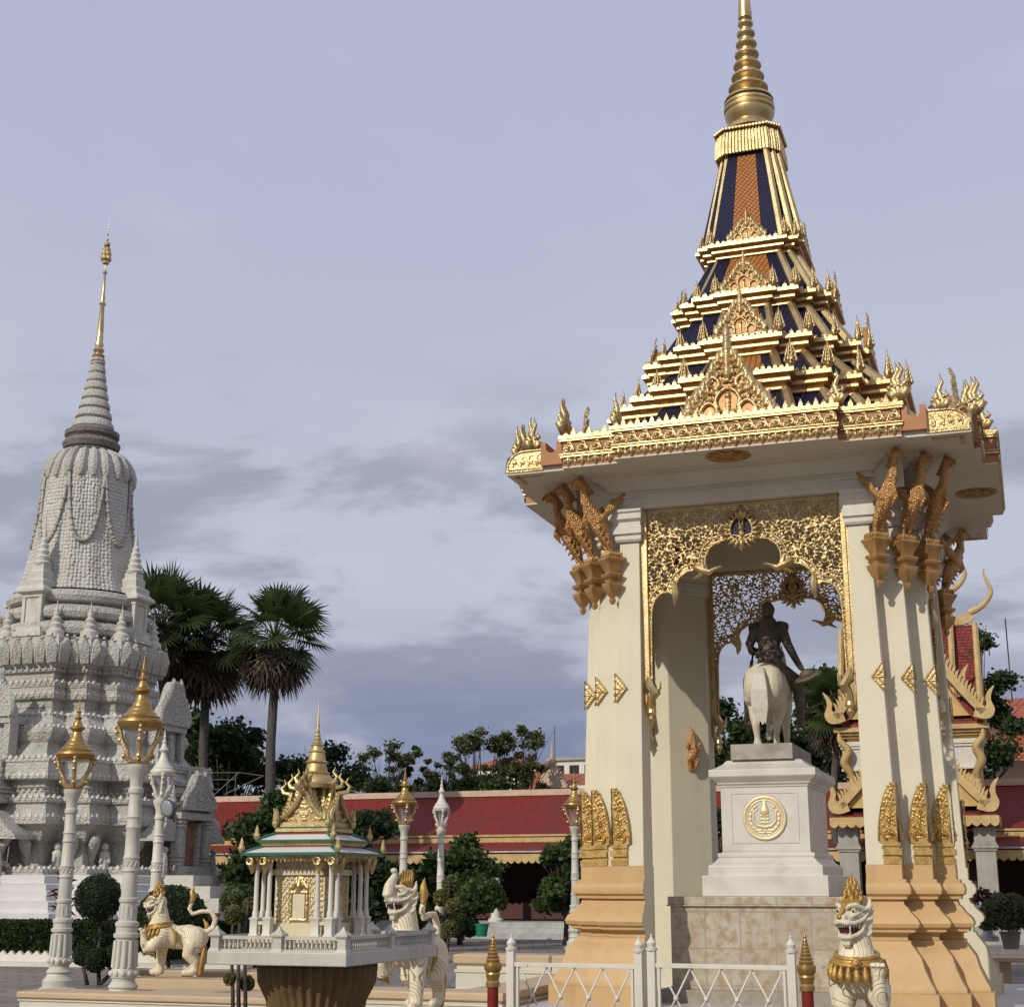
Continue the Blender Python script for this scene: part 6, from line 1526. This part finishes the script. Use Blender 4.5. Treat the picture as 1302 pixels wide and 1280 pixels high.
b.M = None; b.build('gable_cluster', mat('shrine_gilt', (.72, .56, .26), .42, .6, 0, 9, .5, 90, .006, col2=(.46, .31, .11)), shr, 40)
b = MB(); zc = zg+.46
b.lathe([(.20, zc-.02), (.21, zc+.03), (.17, zc+.06), (.16, zc+.10), (.12, zc+.16), (.13, zc+.18), (.105, zc+.20), (.09, zc+.30), (.11, zc+.32), (.085, zc+.34), (.072, zc+.44), (.085, zc+.455), (.062, zc+.475), (.055, zc+.53), (.065, zc+.54), (.04, zc+.56), (.048, zc+.58), (.032, zc+.6), (.038, zc+.625), (.026, zc+.65), (.03, zc+.67), (.019, zc+.70), (.024, zc+.72), (.014, zc+.76), (.018, zc+.80), (.010, zc+.84), (.013, zc+.90), (.008, zc+.92), (.003, zc+1.16)], 20)
b.v = [(x+bx, y+by, z) for x, y, z in b.v]; b.build('spire', bpy.data.materials['shrine_gilt'], shr, 30)
b = MB(); bm_x, bm_y = -sx/2, sy*.40
pr = [(.30, GZ-.2), (.34, .0), (.38, .2), (.40, .35), (.415, .50), (.44, .66), (.49, .76), (.52, .82), (.53, Zs-.06), (.53, Zs-.001)]
b.lathe(pr, 216, (bm_x, bm_y), 36, .04); b.build('fluted_bowl', mat('ochre_bowl', (.17, .105, .034), .6, 0, .25, 5), shr, True)

for k_ in kids(shr):
    for v_ in k_.data.vertices:
        if v_.co.z > ze: v_.co.z = ze+(v_.co.z-ze)*.71
# ================================================================== white railings and red bollards
def railing(name, label, x0, x1, Y0, Y1, ptop=1192):
    a, c_ = at(x0, ptop, Y0), at(x1, ptop, Y1); L = (c_.xy-a.xy).length
    r = thing(name, label, 'railing', (a.x, a.y, FZ), math.atan2(c_.y-a.y, c_.x-a.x), 'white railings before the pavilion')
    hp = a.z-FZ
    for x in (0, L):
        m = MB(); m.box(x-.045, x+.045, -.045, .045, 0, hp-.14); m.lathe([(.065, hp-.14), (.07, hp-.11), (.04, hp-.10), (.055, hp-.07), (.058, hp-.05), (.035, hp-.02), (.012, hp+.01), (.014, hp+.03), (.003, hp+.05)], 14, (x, 0)); m.build('post', M['metal_white'], r, 30, bevel=0)
    m = MB(); hr_ = hp-.30
    m.box(.045, L-.045, -.028, .028, hr_-.025, hr_+.025); m.box(.045, L-.045, -.02, .02, hr_-.72, hr_-.68); m.box(.07, .10, -.02, .02, hr_-.68, hr_-.025); m.box(L-.10, L-.07, -.02, .02, hr_-.68, hr_-.025)
    m.build('rail', M['metal_white'], r, bevel=.004)
    m = MB(); n = max(2, round(L/.36)); s = (L-.2)/n
    zb, zt = hr_-.68, hr_-.03
    for i in range(n):
        x = .10+i*s
        for (xa, xb, y) in ((x, x+s, -.008), (x+s, x, .008)): m.tube([(xa, y, zb), (xb, y, zt)], .0125, 6)
        m.ball((x+s/2, 0, (zb+zt)/2), .032, 8, 6)
    m.build('lattice', M['metal_white'], r, True)
    return r
railing('railing', 'white lattice railing, left of the two, before the pavilion\'s left pier', 650, 812, 18.2, 17.6)
railing('railing', 'white lattice railing, right of the two, before the tiled pedestal block', 828, 1005, 17.5, 16.9)
def bollard(label, px, Y):
    p = at(px, 1185, Y); r = thing('bollard', label, 'bollard', (p.x, p.y, FZ), 0, 'red bollards with gold caps'); h = p.z-FZ
    m = MB(); m.lathe([(.064, 0), (.064, h-.59)], 20); m.build('shaft', M['red_post'], r, 40)
    m = MB(); m.lathe([(.080, h-.60), (.082, h-.55), (.068, h-.53), (.075, h-.50), (.085, h-.46), (.078, h-.44), (.098, h-.41), (.105, h-.375), (.10, h-.34), (.075, h-.325), (.082, h-.305), (.066, h-.285), (.072, h-.265), (.056, h-.245), (.062, h-.225), (.047, h-.205), (.052, h-.19), (.039, h-.17), (.043, h-.155), (.032, h-.135), (.035, h-.12), (.024, h-.10), (.026, h-.085), (.016, h-.06), (.018, h-.045), (.010, h-.03), (.003, h)], 24); m.build('cap', M['gold_paint'], r, 28)
bollard('red bollard with ringed gold cap, left of the white railings', 627, 17.6)
bollard('red bollard with ringed gold cap, next to the snarling lion', 1023, 16.4)
# bench, urn and pots
p = at(1262, 1212, 34); bn = thing('bench', 'long beige stone bench on the right behind the pavilion', 'bench', (p.x, p.y, GZ), -YAW)
m = MB(); m.box(.0, 4.5, -.35, .35, .66, .76); m.build('seat', beige, bn, bevel=.015)
for x in (.25, 2.4, 4.2): m = MB(); m.loft([[(x-.12, -a, z), (x+.12, -a, z), (x+.12, a, z), (x-.12, a, z)] for a, z in ((.3, 0), (.26, .08), (.16, .2), (.2, .45), (.3, .66))]); m.build('leg', beige, bn)
def potted(px, py, Y, label, potcol, h, r, leafs, urn=False, dense=900, ls=.12):
    p = at(px, py, Y); pm_ = mat('pot', potcol, .45)
    t = thing('potted_plant', label, 'potted plant', p, 0)
    m = MB()
    if urn: m.lathe([(.3, 0), (.3, .12), (.16, .2), (.12, .38), (.2, .5), (.42, .72), (.5, .86), (.56, .88), (.56, .98), (.45, .98), (.4, .9)], 24)
    else: m.lathe([(.2, 0), (.27, .4), (.29, .4), (.29, .46), (.25, .46), (.24, .42)], 18)
    m.build('pot', pm_, t, 30)
    rg = random.Random(int(px)); f = MB()
    for i in range(dense):
        a = rg.uniform(0, 6.28); e = math.acos(rg.uniform(-.35, 1)); q = r*rg.uniform(.35, 1)**.5
        c = Vector((q*math.sin(e)*math.cos(a), q*math.sin(e)*math.sin(a), h+q*.9*math.cos(e))); leafquad(f, c, ls*rg.uniform(.6, 1.3), rg)
    f.build('leaves', leafs, t)
    return t
def leafquad(mb, c, s, rg, up=.3):
    d = Vector((rg.gauss(0, 1), rg.gauss(0, 1), rg.gauss(0, .7))).normalized(); n = Vector((rg.gauss(0, 1), rg.gauss(0, 1), rg.gauss(up, 1))).normalized()
    w = d.cross(n)
    if w.length < .1: return
    w = w.normalized()*s*.42; d = d*s
    mb.add([tuple(c-d*.5), tuple(c+w*.9-d*.05), tuple(c+d*.55), tuple(c-w*.9-d*.05)], [(0, 1, 2, 3)])
potted(1257, 1196, 43, 'small red leaved plant in a white pedestal urn, right of the pavilion', (.74, .73, .70), 1.15, .35, M['leaf_red'], True, 250, .12)
potted(1286, 1206, 42, 'rounded dark bush in a low pot on the far right', (.3, .25, .2), .75, .85, M['leaf_olive'], False, 2600, .12)
potted(612, 1190, 56, 'dark leafy plant in a bright green pot on the gallery step', (.01, .22, .12), 1.25, .95, M['leaf_mid'], False, 1600, .2)
p = at(258, 1188, 49); gu_ = thing('gold_urn', 'gilded offering urn standing by the hedge at the stupa foot', 'urn', (p.x, p.y, -.35), 0)
m = MB(); m.lathe([(.35, 0), (.35, .1), (.18, .25), (.2, .4), (.42, .7), (.52, 1.1), (.58, 1.2), (.5, 1.2), (.4, 1.0)], 20); m.build('bowl', M['gold_paint'], gu_, 30)
# ================================================================== vegetation
def wob(p0, p1, n, amp, rg):
    P = []
    for i in range(n+1):
        t = i/n; v = p0.lerp(p1, t)
        if 0 < i: v += Vector((rg.uniform(-1, 1), rg.uniform(-1, 1), rg.uniform(-.5, .5)))*amp
        P.append(tuple(v))
    return P
def tree(label, px, py_base, Y, top, crown_w, clumps, leaf, mat_, seed, trunk_r=.22, fork=.35, gap=1., group='trees behind the gallery', nleaf=3200, name='tree', spread=None, low=.38):
    """px = trunk's place, top = pixel row of the top, crown_w = crown width in pixels"""
    rg = random.Random(seed)
    base = at(px, py_base, Y); base.z = GZ; zt = at(px, top, Y).z; W_ = crown_w/FPX*Y; h = zt-GZ
    t = thing(name, label, 'tree', base, 0, group)
    cl = []
    for i in range(clumps):
        for _ in range(40):
            x, y, z = rg.uniform(-.5, .5), rg.uniform(-.4, .4), rg.uniform(0, 1)
            if (2*x)**2+(2.2*y)**2+((z-.42)/.62)**2 < 1: break
        cl.append((Vector((x*W_, y*W_, h*(low+(1-low)*z*.93))), W_*rg.uniform(.10, .19)*gap))
    tk = MB(); f0 = Vector((rg.uniform(-.1, .1)*W_*.2, 0, h*fork)); tk.tube(wob(Vector((0, 0, 0)), f0, 5, .06, rg), [trunk_r*(1-.07*i) for i in range(6)], 8)
    for c, r in cl[:26]:
        P = wob(f0*rg.uniform(.8, 1), c, 4, W_*.025, rg); tk.tube(P, [trunk_r*.5, trunk_r*.36, trunk_r*.26, trunk_r*.17, trunk_r*.07], 5)
        for k in range(2):
            e = c+Vector((rg.gauss(0, 1), rg.gauss(0, 1), rg.gauss(.3, .7)))*r; tk.tube([P[2], tuple((Vector(P[2])+e)/2+Vector((0, 0, r*.2))), tuple(e)], [trunk_r*.16, trunk_r*.1, .012], 4)
    tk.build('trunk', M['bark'], t, True)
    f = MB(); leaf *= .62; nleaf = int(nleaf*2.3); per = nleaf//max(1, clumps)
    for c, r in cl:
        for i in range(per):
            v = Vector((rg.gauss(0, 1), rg.gauss(0, 1), rg.gauss(0, .8))).normalized()*r*(rg.uniform(.3, 1.1) if rg.random() < .8 else rg.uniform(1, 1.6))
            v.z *= .75; leafquad(f, c+v, leaf*rg.uniform(.6, 1.4), rg)
    f.build('crown', mat_, t)
    return t
def fanleaf(mb, c, d, size, rg, droop, segs=27):
    """a stiff palmate leaf: blades radiating from the petiole tip, folded a little"""
    d = d.normalized(); side = d.cross(Vector((0, 0, 1)))
    side = side.normalized() if side.length > .05 else Vector((1, 0, 0)); up = side.cross(d).normalized()
    roll = rg.uniform(-.7, .7); s2 = side*math.cos(roll)+up*math.sin(roll); u2 = up*math.cos(roll)-side*math.sin(roll)
    for i in range(segs):
        a = -2.25+4.5*i/(segs-1); L = size*(1-.10*abs(a))*rg.uniform(.88, 1.05)
        v = d*math.cos(a)+s2*math.sin(a); w = (s2*math.cos(a)-d*math.sin(a))*size*.042
        p1 = c+v*L*.52+u2*L*.10*abs(math.sin(a)); p2 = c+v*L+u2*L*.05-Vector((0, 0, droop*L*rg.uniform(.15, .5)))
        mb.add([tuple(c), tuple(p1-w), tuple(p2), tuple(p1+w)], [(0, 1, 2, 3)])
def palm(label, px, Y, crown_py, crown_w, seed, lean=0, n=34, dead=26, trunk_r=.30, group='sugar palms behind the gallery', scale_leaf=1., low_skirt=True):
    rg = random.Random(seed); top = at(px, crown_py, Y); base = at(px+lean, 1150, Y); base.z = GZ
    t = thing('fan_palm', label, 'palm tree', base, 0, group); c = top-base; W_ = crown_w/FPX*Y
    tk = MB(); P = [tuple(c*(i/8)+Vector((.12*math.sin(i), 0, 0))) for i in range(9)]; tk.tube(P, [trunk_r*(1.15-.04*i) for i in range(9)], 10); tk.build('trunk', M['palm_bark'], t, True)
    f = MB(); pe = MB(); s = W_*.27*scale_leaf
    for i in range(n):
        a = i*2.4+rg.uniform(-.3, .3); e = R(80)-R(112)*(i/n)**1.05+rg.uniform(-.12, .12); L = W_*.30*rg.uniform(.8, 1.15)
        d = Vector((math.cos(a)*math.cos(e), math.sin(a)*math.cos(e), math.sin(e))); q = c+d*L
        pe.tube([tuple(c), tuple(c+d*L*.5+Vector((0, 0, .05*L))), tuple(q)], [.06, .045, .03], 4)
        d2 = (d-Vector((0, 0, .25))).normalized(); fanleaf(f, q, d2, s*rg.uniform(.85, 1.1), rg, .45)
    pe.build('leaf_stalks', mat('palm_stalk', (.16, .15, .05), .6), t, True); f.build('fronds', M['palm'], t)
    if dead:
        f = MB()
        for i in range(dead):
            a = i*2.4; L = W_*.24*rg.uniform(.7, 1.1); e = -R(28+48*(i/dead)); d = Vector((math.cos(a)*math.cos(e), math.sin(a)*math.cos(e), math.sin(e))); q = c-Vector((0, 0, W_*.03))+d*L
            fanleaf(f, q, Vector((d.x*.45, d.y*.45, -1)), s*rg.uniform(.85, 1.15), rg, .3, 18); f.tube([tuple(c-Vector((0, 0, .2))), tuple(q)], [.05, .03], 4)
        f.build('dead_fronds', M['palm_dead'], t)
    return t
palm('tall fan palm with a full round crown standing alone right of the palm clump', 350, 88, 812, 152, 3, -8, 27, 46)
palm('dark fan palm rising right behind the stupa turret', 207, 90, 800, 165, 5, 6, 38, 40)
palm('dark fan palm in the middle between the stupa and the lone palm', 262, 92, 822, 160, 8, -2, 36, 44)
palm('small fan palm with long hanging leaves seen past the statue horse', 1062, 66, 905, 110, 12, 0, 36, 14, .18, None, 1.1)
# dense trees near and behind the gallery
tree('dense dark tree under the two dark palms', 282, 1130, 98, 895, 105, 44, .55, M['leaf_dark'], 21, .3, .3, 1.1, nleaf=9000, low=.3)
tree('dark broad tree filling the gap left of the dark palms', 215, 1130, 100, 880, 130, 34, .6, M['leaf_dark'], 22, .3, .3, 1.2, nleaf=7000, low=.25)
tree('dark tree behind the miniature shrine spire', 395, 1130, 98, 942, 125, 36, .5, M['leaf_dark'], 23, .3, .3, 1.1, nleaf=8000, low=.3)
tree('bushy green tree in front of the gallery, left of the miniature shrine', 345, 1150, 58, 1006, 112, 50, .34, M['leaf_dark'], 24, .14, .3, 1., 'trees before the gallery', nleaf=11000, low=.25)
tree('bushy green tree in front of the gallery, right of the miniature shrine', 460, 1150, 58, 1014, 88, 44, .34, M['leaf_dark'], 25, .14, .3, 1., 'trees before the gallery', nleaf=10000, low=.22)
tree('low leafy tree shading the gallery beside the slim white lamp post', 585, 1170, 62, 1064, 92, 44, .36, M['leaf_mid'], 26, .12, .4, 1., 'trees before the gallery', nleaf=8000, low=.35)
tree('narrow leafy tree by the left pier of the pavilion', 718, 1170, 62, 1060, 60, 24, .34, M['leaf_mid'], 27, .12, .3, 1.2, 'trees before the gallery', nleaf=5000, low=.3)
tree('narrow green tree seen between the left piers and the pedestal', 908, 1150, 58, 1000, 60, 26, .34, M['leaf_dark'], 28, .12, .2, 1.2, 'trees before the gallery', nleaf=5000, low=.15)
for i, (px, top, w, lab) in enumerate(((487, 944, 82, 'thin branched tree, leftmost of the airy row above the gallery roof'), (528, 946, 55, 'thin branched tree, second from the left above the gallery roof'), (566, 950, 46, 'sparse half bare tree in the middle of the airy row'), (606, 928, 84, 'wide airy tree with dark forked limbs above the gallery roof'), (664, 916, 86, 'tallest airy tree beside the orange roofed pavilion house'))):
    tree(lab, px, 1130, 112, top-9, w*1.15, 46 if i != 2 else 22, .42, M['leaf_olive'], 31+i, .24, .5, .50, 'airy trees far behind the gallery', nleaf=2300 if i != 2 else 900, low=.52)
for i, (px, top, w, lab) in enumerate(((470, 985, 70, 'low green shrubbery tree at the left foot of the airy trees'), (535, 978, 70, 'low bushy tree between the gold and white lamp tops'), (585, 974, 80, 'rounded low tree behind the slim white lamp top'), (642, 980, 70, 'low bushy tree below the tallest airy tree'))):
    tree(lab, px, 1130, 100, top, w, 20, .5, M['leaf_mid'] if i != 1 else M['leaf_pale'] if False else M['leaf_mid'], 41+i, .2, .3, 1.2, 'low trees behind the gallery roof', nleaf=3500, low=.4)
tree('dense rounded tree behind the statue, left of the horse', 955, 1130, 76, 872, 110, 44, .5, M['leaf_dark'], 51, .3, .3, 1.1, nleaf=9000, low=.3)
tree('dark tree behind the statue, right of the horse', 1022, 1130, 78, 892, 90, 34, .5, M['leaf_dark'], 52, .3, .3, 1.1, nleaf=7000, low=.3)
tree('taller dark tree rising between the rider and the right pier', 1060, 1130, 90, 818, 70, 28, .5, M['leaf_mid'], 53, .3, .35, 1., nleaf=5000, low=.45)
tree('tall tree with a ragged crown right of the gatehouse', 1252, 1130, 84, 778, 112, 54, .42, M['leaf_dark'], 54, .3, .4, .85, nleaf=9500, low=.42)
# clipped hedge, topiary
hg = thing('hedge', 'clipped dark green hedge along the foot of the stupa', 'hedge', (0, 0, 0))
a, b_ = at(-20, 1200, 46.5), at(330, 1196, 44.5); dv = (b_.xy-a.xy); L = dv.length; u_ = dv/L; nrm = Vector((-u_.y, u_.x)); rg = random.Random(61)
f = MB(); zt = at(60, 1171, 46.5).z
for i in range(24000):
    k = rg.random(); x = rg.uniform(0, L)
    if k < .55: y, z = rg.gauss(0, .03), rg.uniform(GZ+.1, zt)
    else: y, z = rg.uniform(0, 1.1), zt+rg.gauss(0, .025)
    q = a.xy+u_*x+nrm*y; leafquad(f, Vector((q.x, q.y, z)), .085*rg.uniform(.6, 1.3), rg)
f.build('foliage', M['leaf_hedge'], hg)
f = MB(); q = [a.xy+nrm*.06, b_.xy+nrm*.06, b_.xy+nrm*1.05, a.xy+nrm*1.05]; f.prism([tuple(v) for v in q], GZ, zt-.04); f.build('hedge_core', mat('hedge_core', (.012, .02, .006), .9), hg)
zz_ = thing('zigzag_kerb', 'low white kerb with a zigzag top in front of the hedge', 'kerb', (0, 0, 0))
f = MB(); n = int(L/.28); o_ = -nrm*.55
z1, z2 = GZ+.30, GZ+.43
q = [a.xy+o_, b_.xy+o_, b_.xy+o_+nrm*.12, a.xy+o_+nrm*.12]; f.prism([tuple(v) for v in q], GZ, z1)
for i in range(n):
    p0 = a.xy+o_+u_*(L*i/n); p1 = a.xy+o_+u_*(L*(i+.98)/n); pm_ = (p0+p1)/2; b2 = nrm*.12
    f.add([(*p0, z1), (*p1, z1), (*pm_, z2), (*(p0+b2), z1), (*(p1+b2), z1), (*(pm_+b2), z2)], [(0, 1, 2), (5, 4, 3), (0, 2, 5, 3), (1, 4, 5, 2)])
q = [a.xy+o_-nrm*.5, b_.xy+o_-nrm*.5, b_.xy+o_-nrm*.001, a.xy+o_-nrm*.001]; f.prism([tuple(v) for v in q], GZ, GZ+.12)
f.build('kerb_stone', M['white_paint'], zz_)
def ball_leaves(mb, c, r, n, s, rg, core=None):
    for i in range(n):
        v = Vector((rg.gauss(0, 1), rg.gauss(0, 1), rg.gauss(0, 1))).normalized()*r*rg.uniform(.9, 1.04); leafquad(mb, c+v, s*rg.uniform(.6, 1.3), rg)
    if core is not None: core.ball(c, r*.9, 14, 10)
def topiary(label, px, Y, balls, stems, mat_, s=.07, n=1500, name='topiary', base_py=1235, ground=GZ, group=None):
    b = at(px, base_py, Y); b.z = ground; t = thing(name, label, 'topiary', b, 0, group); rg = random.Random(int(px)); f = MB(); core = MB()
    for (x, y, r) in balls:
        c = at(x, y, Y)-b; r_ = r/FPX*Y; c.y += rg.uniform(-.2, .2); ball_leaves(f, c, r_, int(n*1.8*(r/25)**2)+250, s*.75, rg, core)
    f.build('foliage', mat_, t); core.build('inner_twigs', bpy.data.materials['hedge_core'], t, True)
    k = MB()
    for st_ in stems: k.tube([tuple(at(x, y, Y)-b) for x, y in st_], [q_*Y/36 for q_ in (.06, .05, .04, .03)][:len(st_)], 6)
    k.build('stem', M['bark'], t, True); return t
topiary('clipped topiary tree with one large ball over smaller tiers, between two lamp posts', 127, 36, [(128, 1141, 28), (131, 1190, 12), (104, 1214, 12), (125, 1220, 14), (143, 1216, 13)],
        [[(126, 1252), (125, 1225), (127, 1190), (128, 1150)], [(111, 1252), (108, 1238), (104, 1222)], [(128, 1250), (138, 1240), (143, 1225)]], M['leaf_hedge'], .075, 1500, ground=GZ)
topiary('big dark hedge clipped into a dome behind the striding lion', 214, 44, [(218, 1172, 43)], [[(214, 1235), (214, 1200)]], M['leaf_hedge'], .10, 1600, 'hedge_dome')
topiary('pompom tree of pale green clipped balls by the slim white lamp post', 565, 34, [(573, 1124, 11), (561, 1141, 10), (577, 1152, 10), (553, 1167, 9), (572, 1180, 10), (562, 1192, 7)],
        [[(562, 1225), (564, 1190), (566, 1150), (572, 1128)], [(558, 1225), (558, 1195), (554, 1170)], [(566, 1225), (569, 1200), (572, 1180)]], M['leaf_pale'], .08, 1300)
topiary('small pompom shrub of pale green tufts left of the miniature shrine', 303, 17, [(300, 1162, 11), (314, 1150, 9), (292, 1244, 7), (312, 1250, 9), (296, 1140, 9)],
        [[(296, 1310), (296, 1260), (294, 1200), (298, 1150)], [(312, 1310), (312, 1250), (310, 1190), (316, 1145)], [(304, 1310), (303, 1250), (304, 1190)]], M['leaf_pale'], .045, 900)
topiary('round green bush by the stupa steps, left of the miniature shrine', 310, 40, [(303, 1146, 22), (318, 1156, 16)], [[(305, 1200), (305, 1160)]], M['leaf_mid'], .09, 1500)
topiary('dark rounded bush behind the trunked lion', 520, 46, [(524, 1160, 22)], [[(524, 1200), (524, 1170)]], M['leaf_hedge'], .10, 1600)
topiary('low clipped dark bush at the foot of the gallery steps', 585, 56, [(580, 1176, 14), (596, 1177, 13)], [[(588, 1195), (588, 1180)]], M['leaf_hedge'], .12, 1600)
# red cordyline by the stupa
b = at(78, 1185, 47); b.z = GZ; t = thing('red_cordyline', 'dark red spiky plant in front of the white stupa base', 'plant', b, 0); f = MB(); rg = random.Random(4)
for i in range(60):
    a = rg.uniform(0, 6.28); z = rg.uniform(.8, 2.6); e = rg.uniform(-.3, 1.1); L = rg.uniform(.4, .8); d = Vector((math.cos(a)*math.cos(e), math.sin(a)*math.cos(e), math.sin(e))); c = Vector((0, 0, z)); w = d.cross(Vector((0, 0, 1))).normalized()*.06
    f.add([tuple(c), tuple(c+d*L*.5+w), tuple(c+d*L-Vector((0, 0, .12))), tuple(c+d*L*.5-w)], [(0, 1, 2, 3)])
f.build('leaves', M['leaf_red'], t); k = MB(); k.tube([(0, 0, 0), (.03, 0, 1.3), (0, 0, 2.5)], [.06, .05, .03], 6); k.build('stem', M['bark'], t)

# ================================================================== far buildings
def fp_(px, py, Y): p = at(px, py, Y); return p
b0 = fp_(697, 985, 120); fh = thing('far_pavilion', 'distant orange roofed pavilion with a pale spired gable', 'building', (b0.x, b0.y, GZ), -YAW)
k_ = 120/FPX
m = MB(); zt = at(697, 967, 120).z-GZ; zb = at(697, 1005, 120).z-GZ; w = 30*k_
m.box(-w*.8, w*1.8, -2, 4, 0, zb); m.build('wall', M['cream'], fh)
m = MB(); m.loft([[(-w*1.0, -2.4, zb), (w*.5, -2.4, zb), (w*.5, 4.4, zb), (-w*1.0, 4.4, zb)], [(-w*.25, .8, zt), (-w*.1, .8, zt), (-w*.1, 1.2, zt), (-w*.25, 1.2, zt)]]); sheet(m, ((w*.2, -2.3, zb+.3), (w*1.9, -2.3, zb+.3)), ((w*.2, 1, zt-1.0), (w*1.9, 1, zt-1.0))); m.build('roof', M['orange_tile'], fh)
m = MB(); gx = w*.72
m.slab([(gx-w*.62, zb), (gx+w*.62, zb), (gx, zt-.3)], -3.4, -3.2)
for s in (-1, 1):
    for i in range(9):
        t = i/9; x = gx+s*w*.62*(1-t); z = zb+(zt-.3-zb)*t; m.slab([(x, z), (x+s*.1*w, z+.35), (x-s*.05*w, z+.25)], -3.45, -3.3)
m.tube([(gx, -3.3, zt-.5), (gx, -3.3, zt+.4), (gx, -3.3, zt+1.2)], [.22, .12, .02], 8); m.build('gable', M['pink_trim'], fh); m = MB(); m.tube([(gx-w*.75, 2, zt-.6), (gx-w*.75, 2, zt+3)], .03, 4); m.build('aerial', M['dark'], fh)
b0 = fp_(735, 985, 150); ap = thing('apartment_block', 'distant white flat roofed apartment block left of the pavilion', 'building', (b0.x, b0.y, GZ), -YAW); k_ = 150/FPX
m = MB(); zt = at(735, 966, 150).z-GZ; m.box(-3, 9, 0, 8, 0, zt); m.build('wall', M['white_paint'], ap)
m = MB(); m.box(-3.3, 9.3, -.3, 8.3, zt, zt+.3); m.build('roof', M['col_grey'], ap)
m = MB()
for i in range(7): m.box(-2.5+1.6*i, -1.5+1.6*i, -.05, .0, zt-1.6, zt-.5)
m.build('windows_row', M['dark'], ap)
b0 = fp_(640, 985, 150); ap = thing('white_house', 'distant white house glimpsed through the airy trees', 'building', (b0.x, b0.y, GZ), -YAW)
m = MB(); zt = at(640, 976, 150).z-GZ; m.box(-4, 3.5, 0, 6, 0, zt); m.build('wall', M['white_paint'], ap); m = MB(); m.loft([[(-4.4, -.4, zt), (3.9, -.4, zt), (3.9, 6.4, zt), (-4.4, 6.4, zt)], [(-2, 2.9, zt+1.1), (2, 2.9, zt+1.1), (2, 3.1, zt+1.1), (-2, 3.1, zt+1.1)]]); m.build('roof', M['orange_tile'], ap)
b0 = fp_(1292, 950, 110); ap = thing('orange_roofed_house', 'far house with an orange roof and pale walls at the right edge', 'building', (b0.x, b0.y, GZ), -YAW); k_ = 110/FPX
zr1, ze1, zb1 = at(1292, 880, 110).z-GZ, at(1292, 918, 110).z-GZ, at(1292, 960, 110).z-GZ
m = MB(); m.box(-1.8, 12, 0, 8, 0, ze1); m.build('wall', M['cream'], ap)
m = MB(); sheet(m, ((-2.4, -1, ze1), (13, -1, ze1)), ((-1.6, 4, zr1), (13, 4, zr1)), .2); sheet(m, ((-5.5, -4, zb1-.5), (13, -4, zb1-.5)), ((-5, -.2, zb1+1.6), (13, -.2, zb1+1.6)), .2); m.build('roof', M['orange_tile'], ap)
m = MB()
for i in range(4): m.box(-1+2.2*i, .1+2.2*i, -.06, 0, ze1-1.7, ze1-.5)
m.build('windows_row', M['dark'], ap)
m = MB(); m.tube([(0, 2, zr1-.5), (0, 2, zr1+6)], .05, 5); m.build('aerial', M['dark'], ap)
# open steel roof truss left of the lone palm
b0 = at(255, 990, 92); tr = thing('steel_frame', 'thin steel roof frame left of the lone palm trunk', 'steel frame', (b0.x, b0.y, GZ), 0)
m = MB(); q = lambda x, y: tuple(at(x, y, 92)-Vector((b0.x, b0.y, GZ)))
for A in (((240, 982), (305, 982)), ((240, 991), (300, 991)), ((268, 1014), (304, 982)), ((240, 1005), (280, 1003)), ((285, 1010), (335, 986)), ((305, 982), (335, 986))): m.tube([q(*A[0]), q(*A[1])], .03, 5)
for x in (250, 300): m.tube([q(x, 982), (q(x, 982)[0], q(x, 982)[1], 0)], .03, 5)
m.build('truss', mat('grey_steel', (.15, .145, .14), .6, .2), tr)
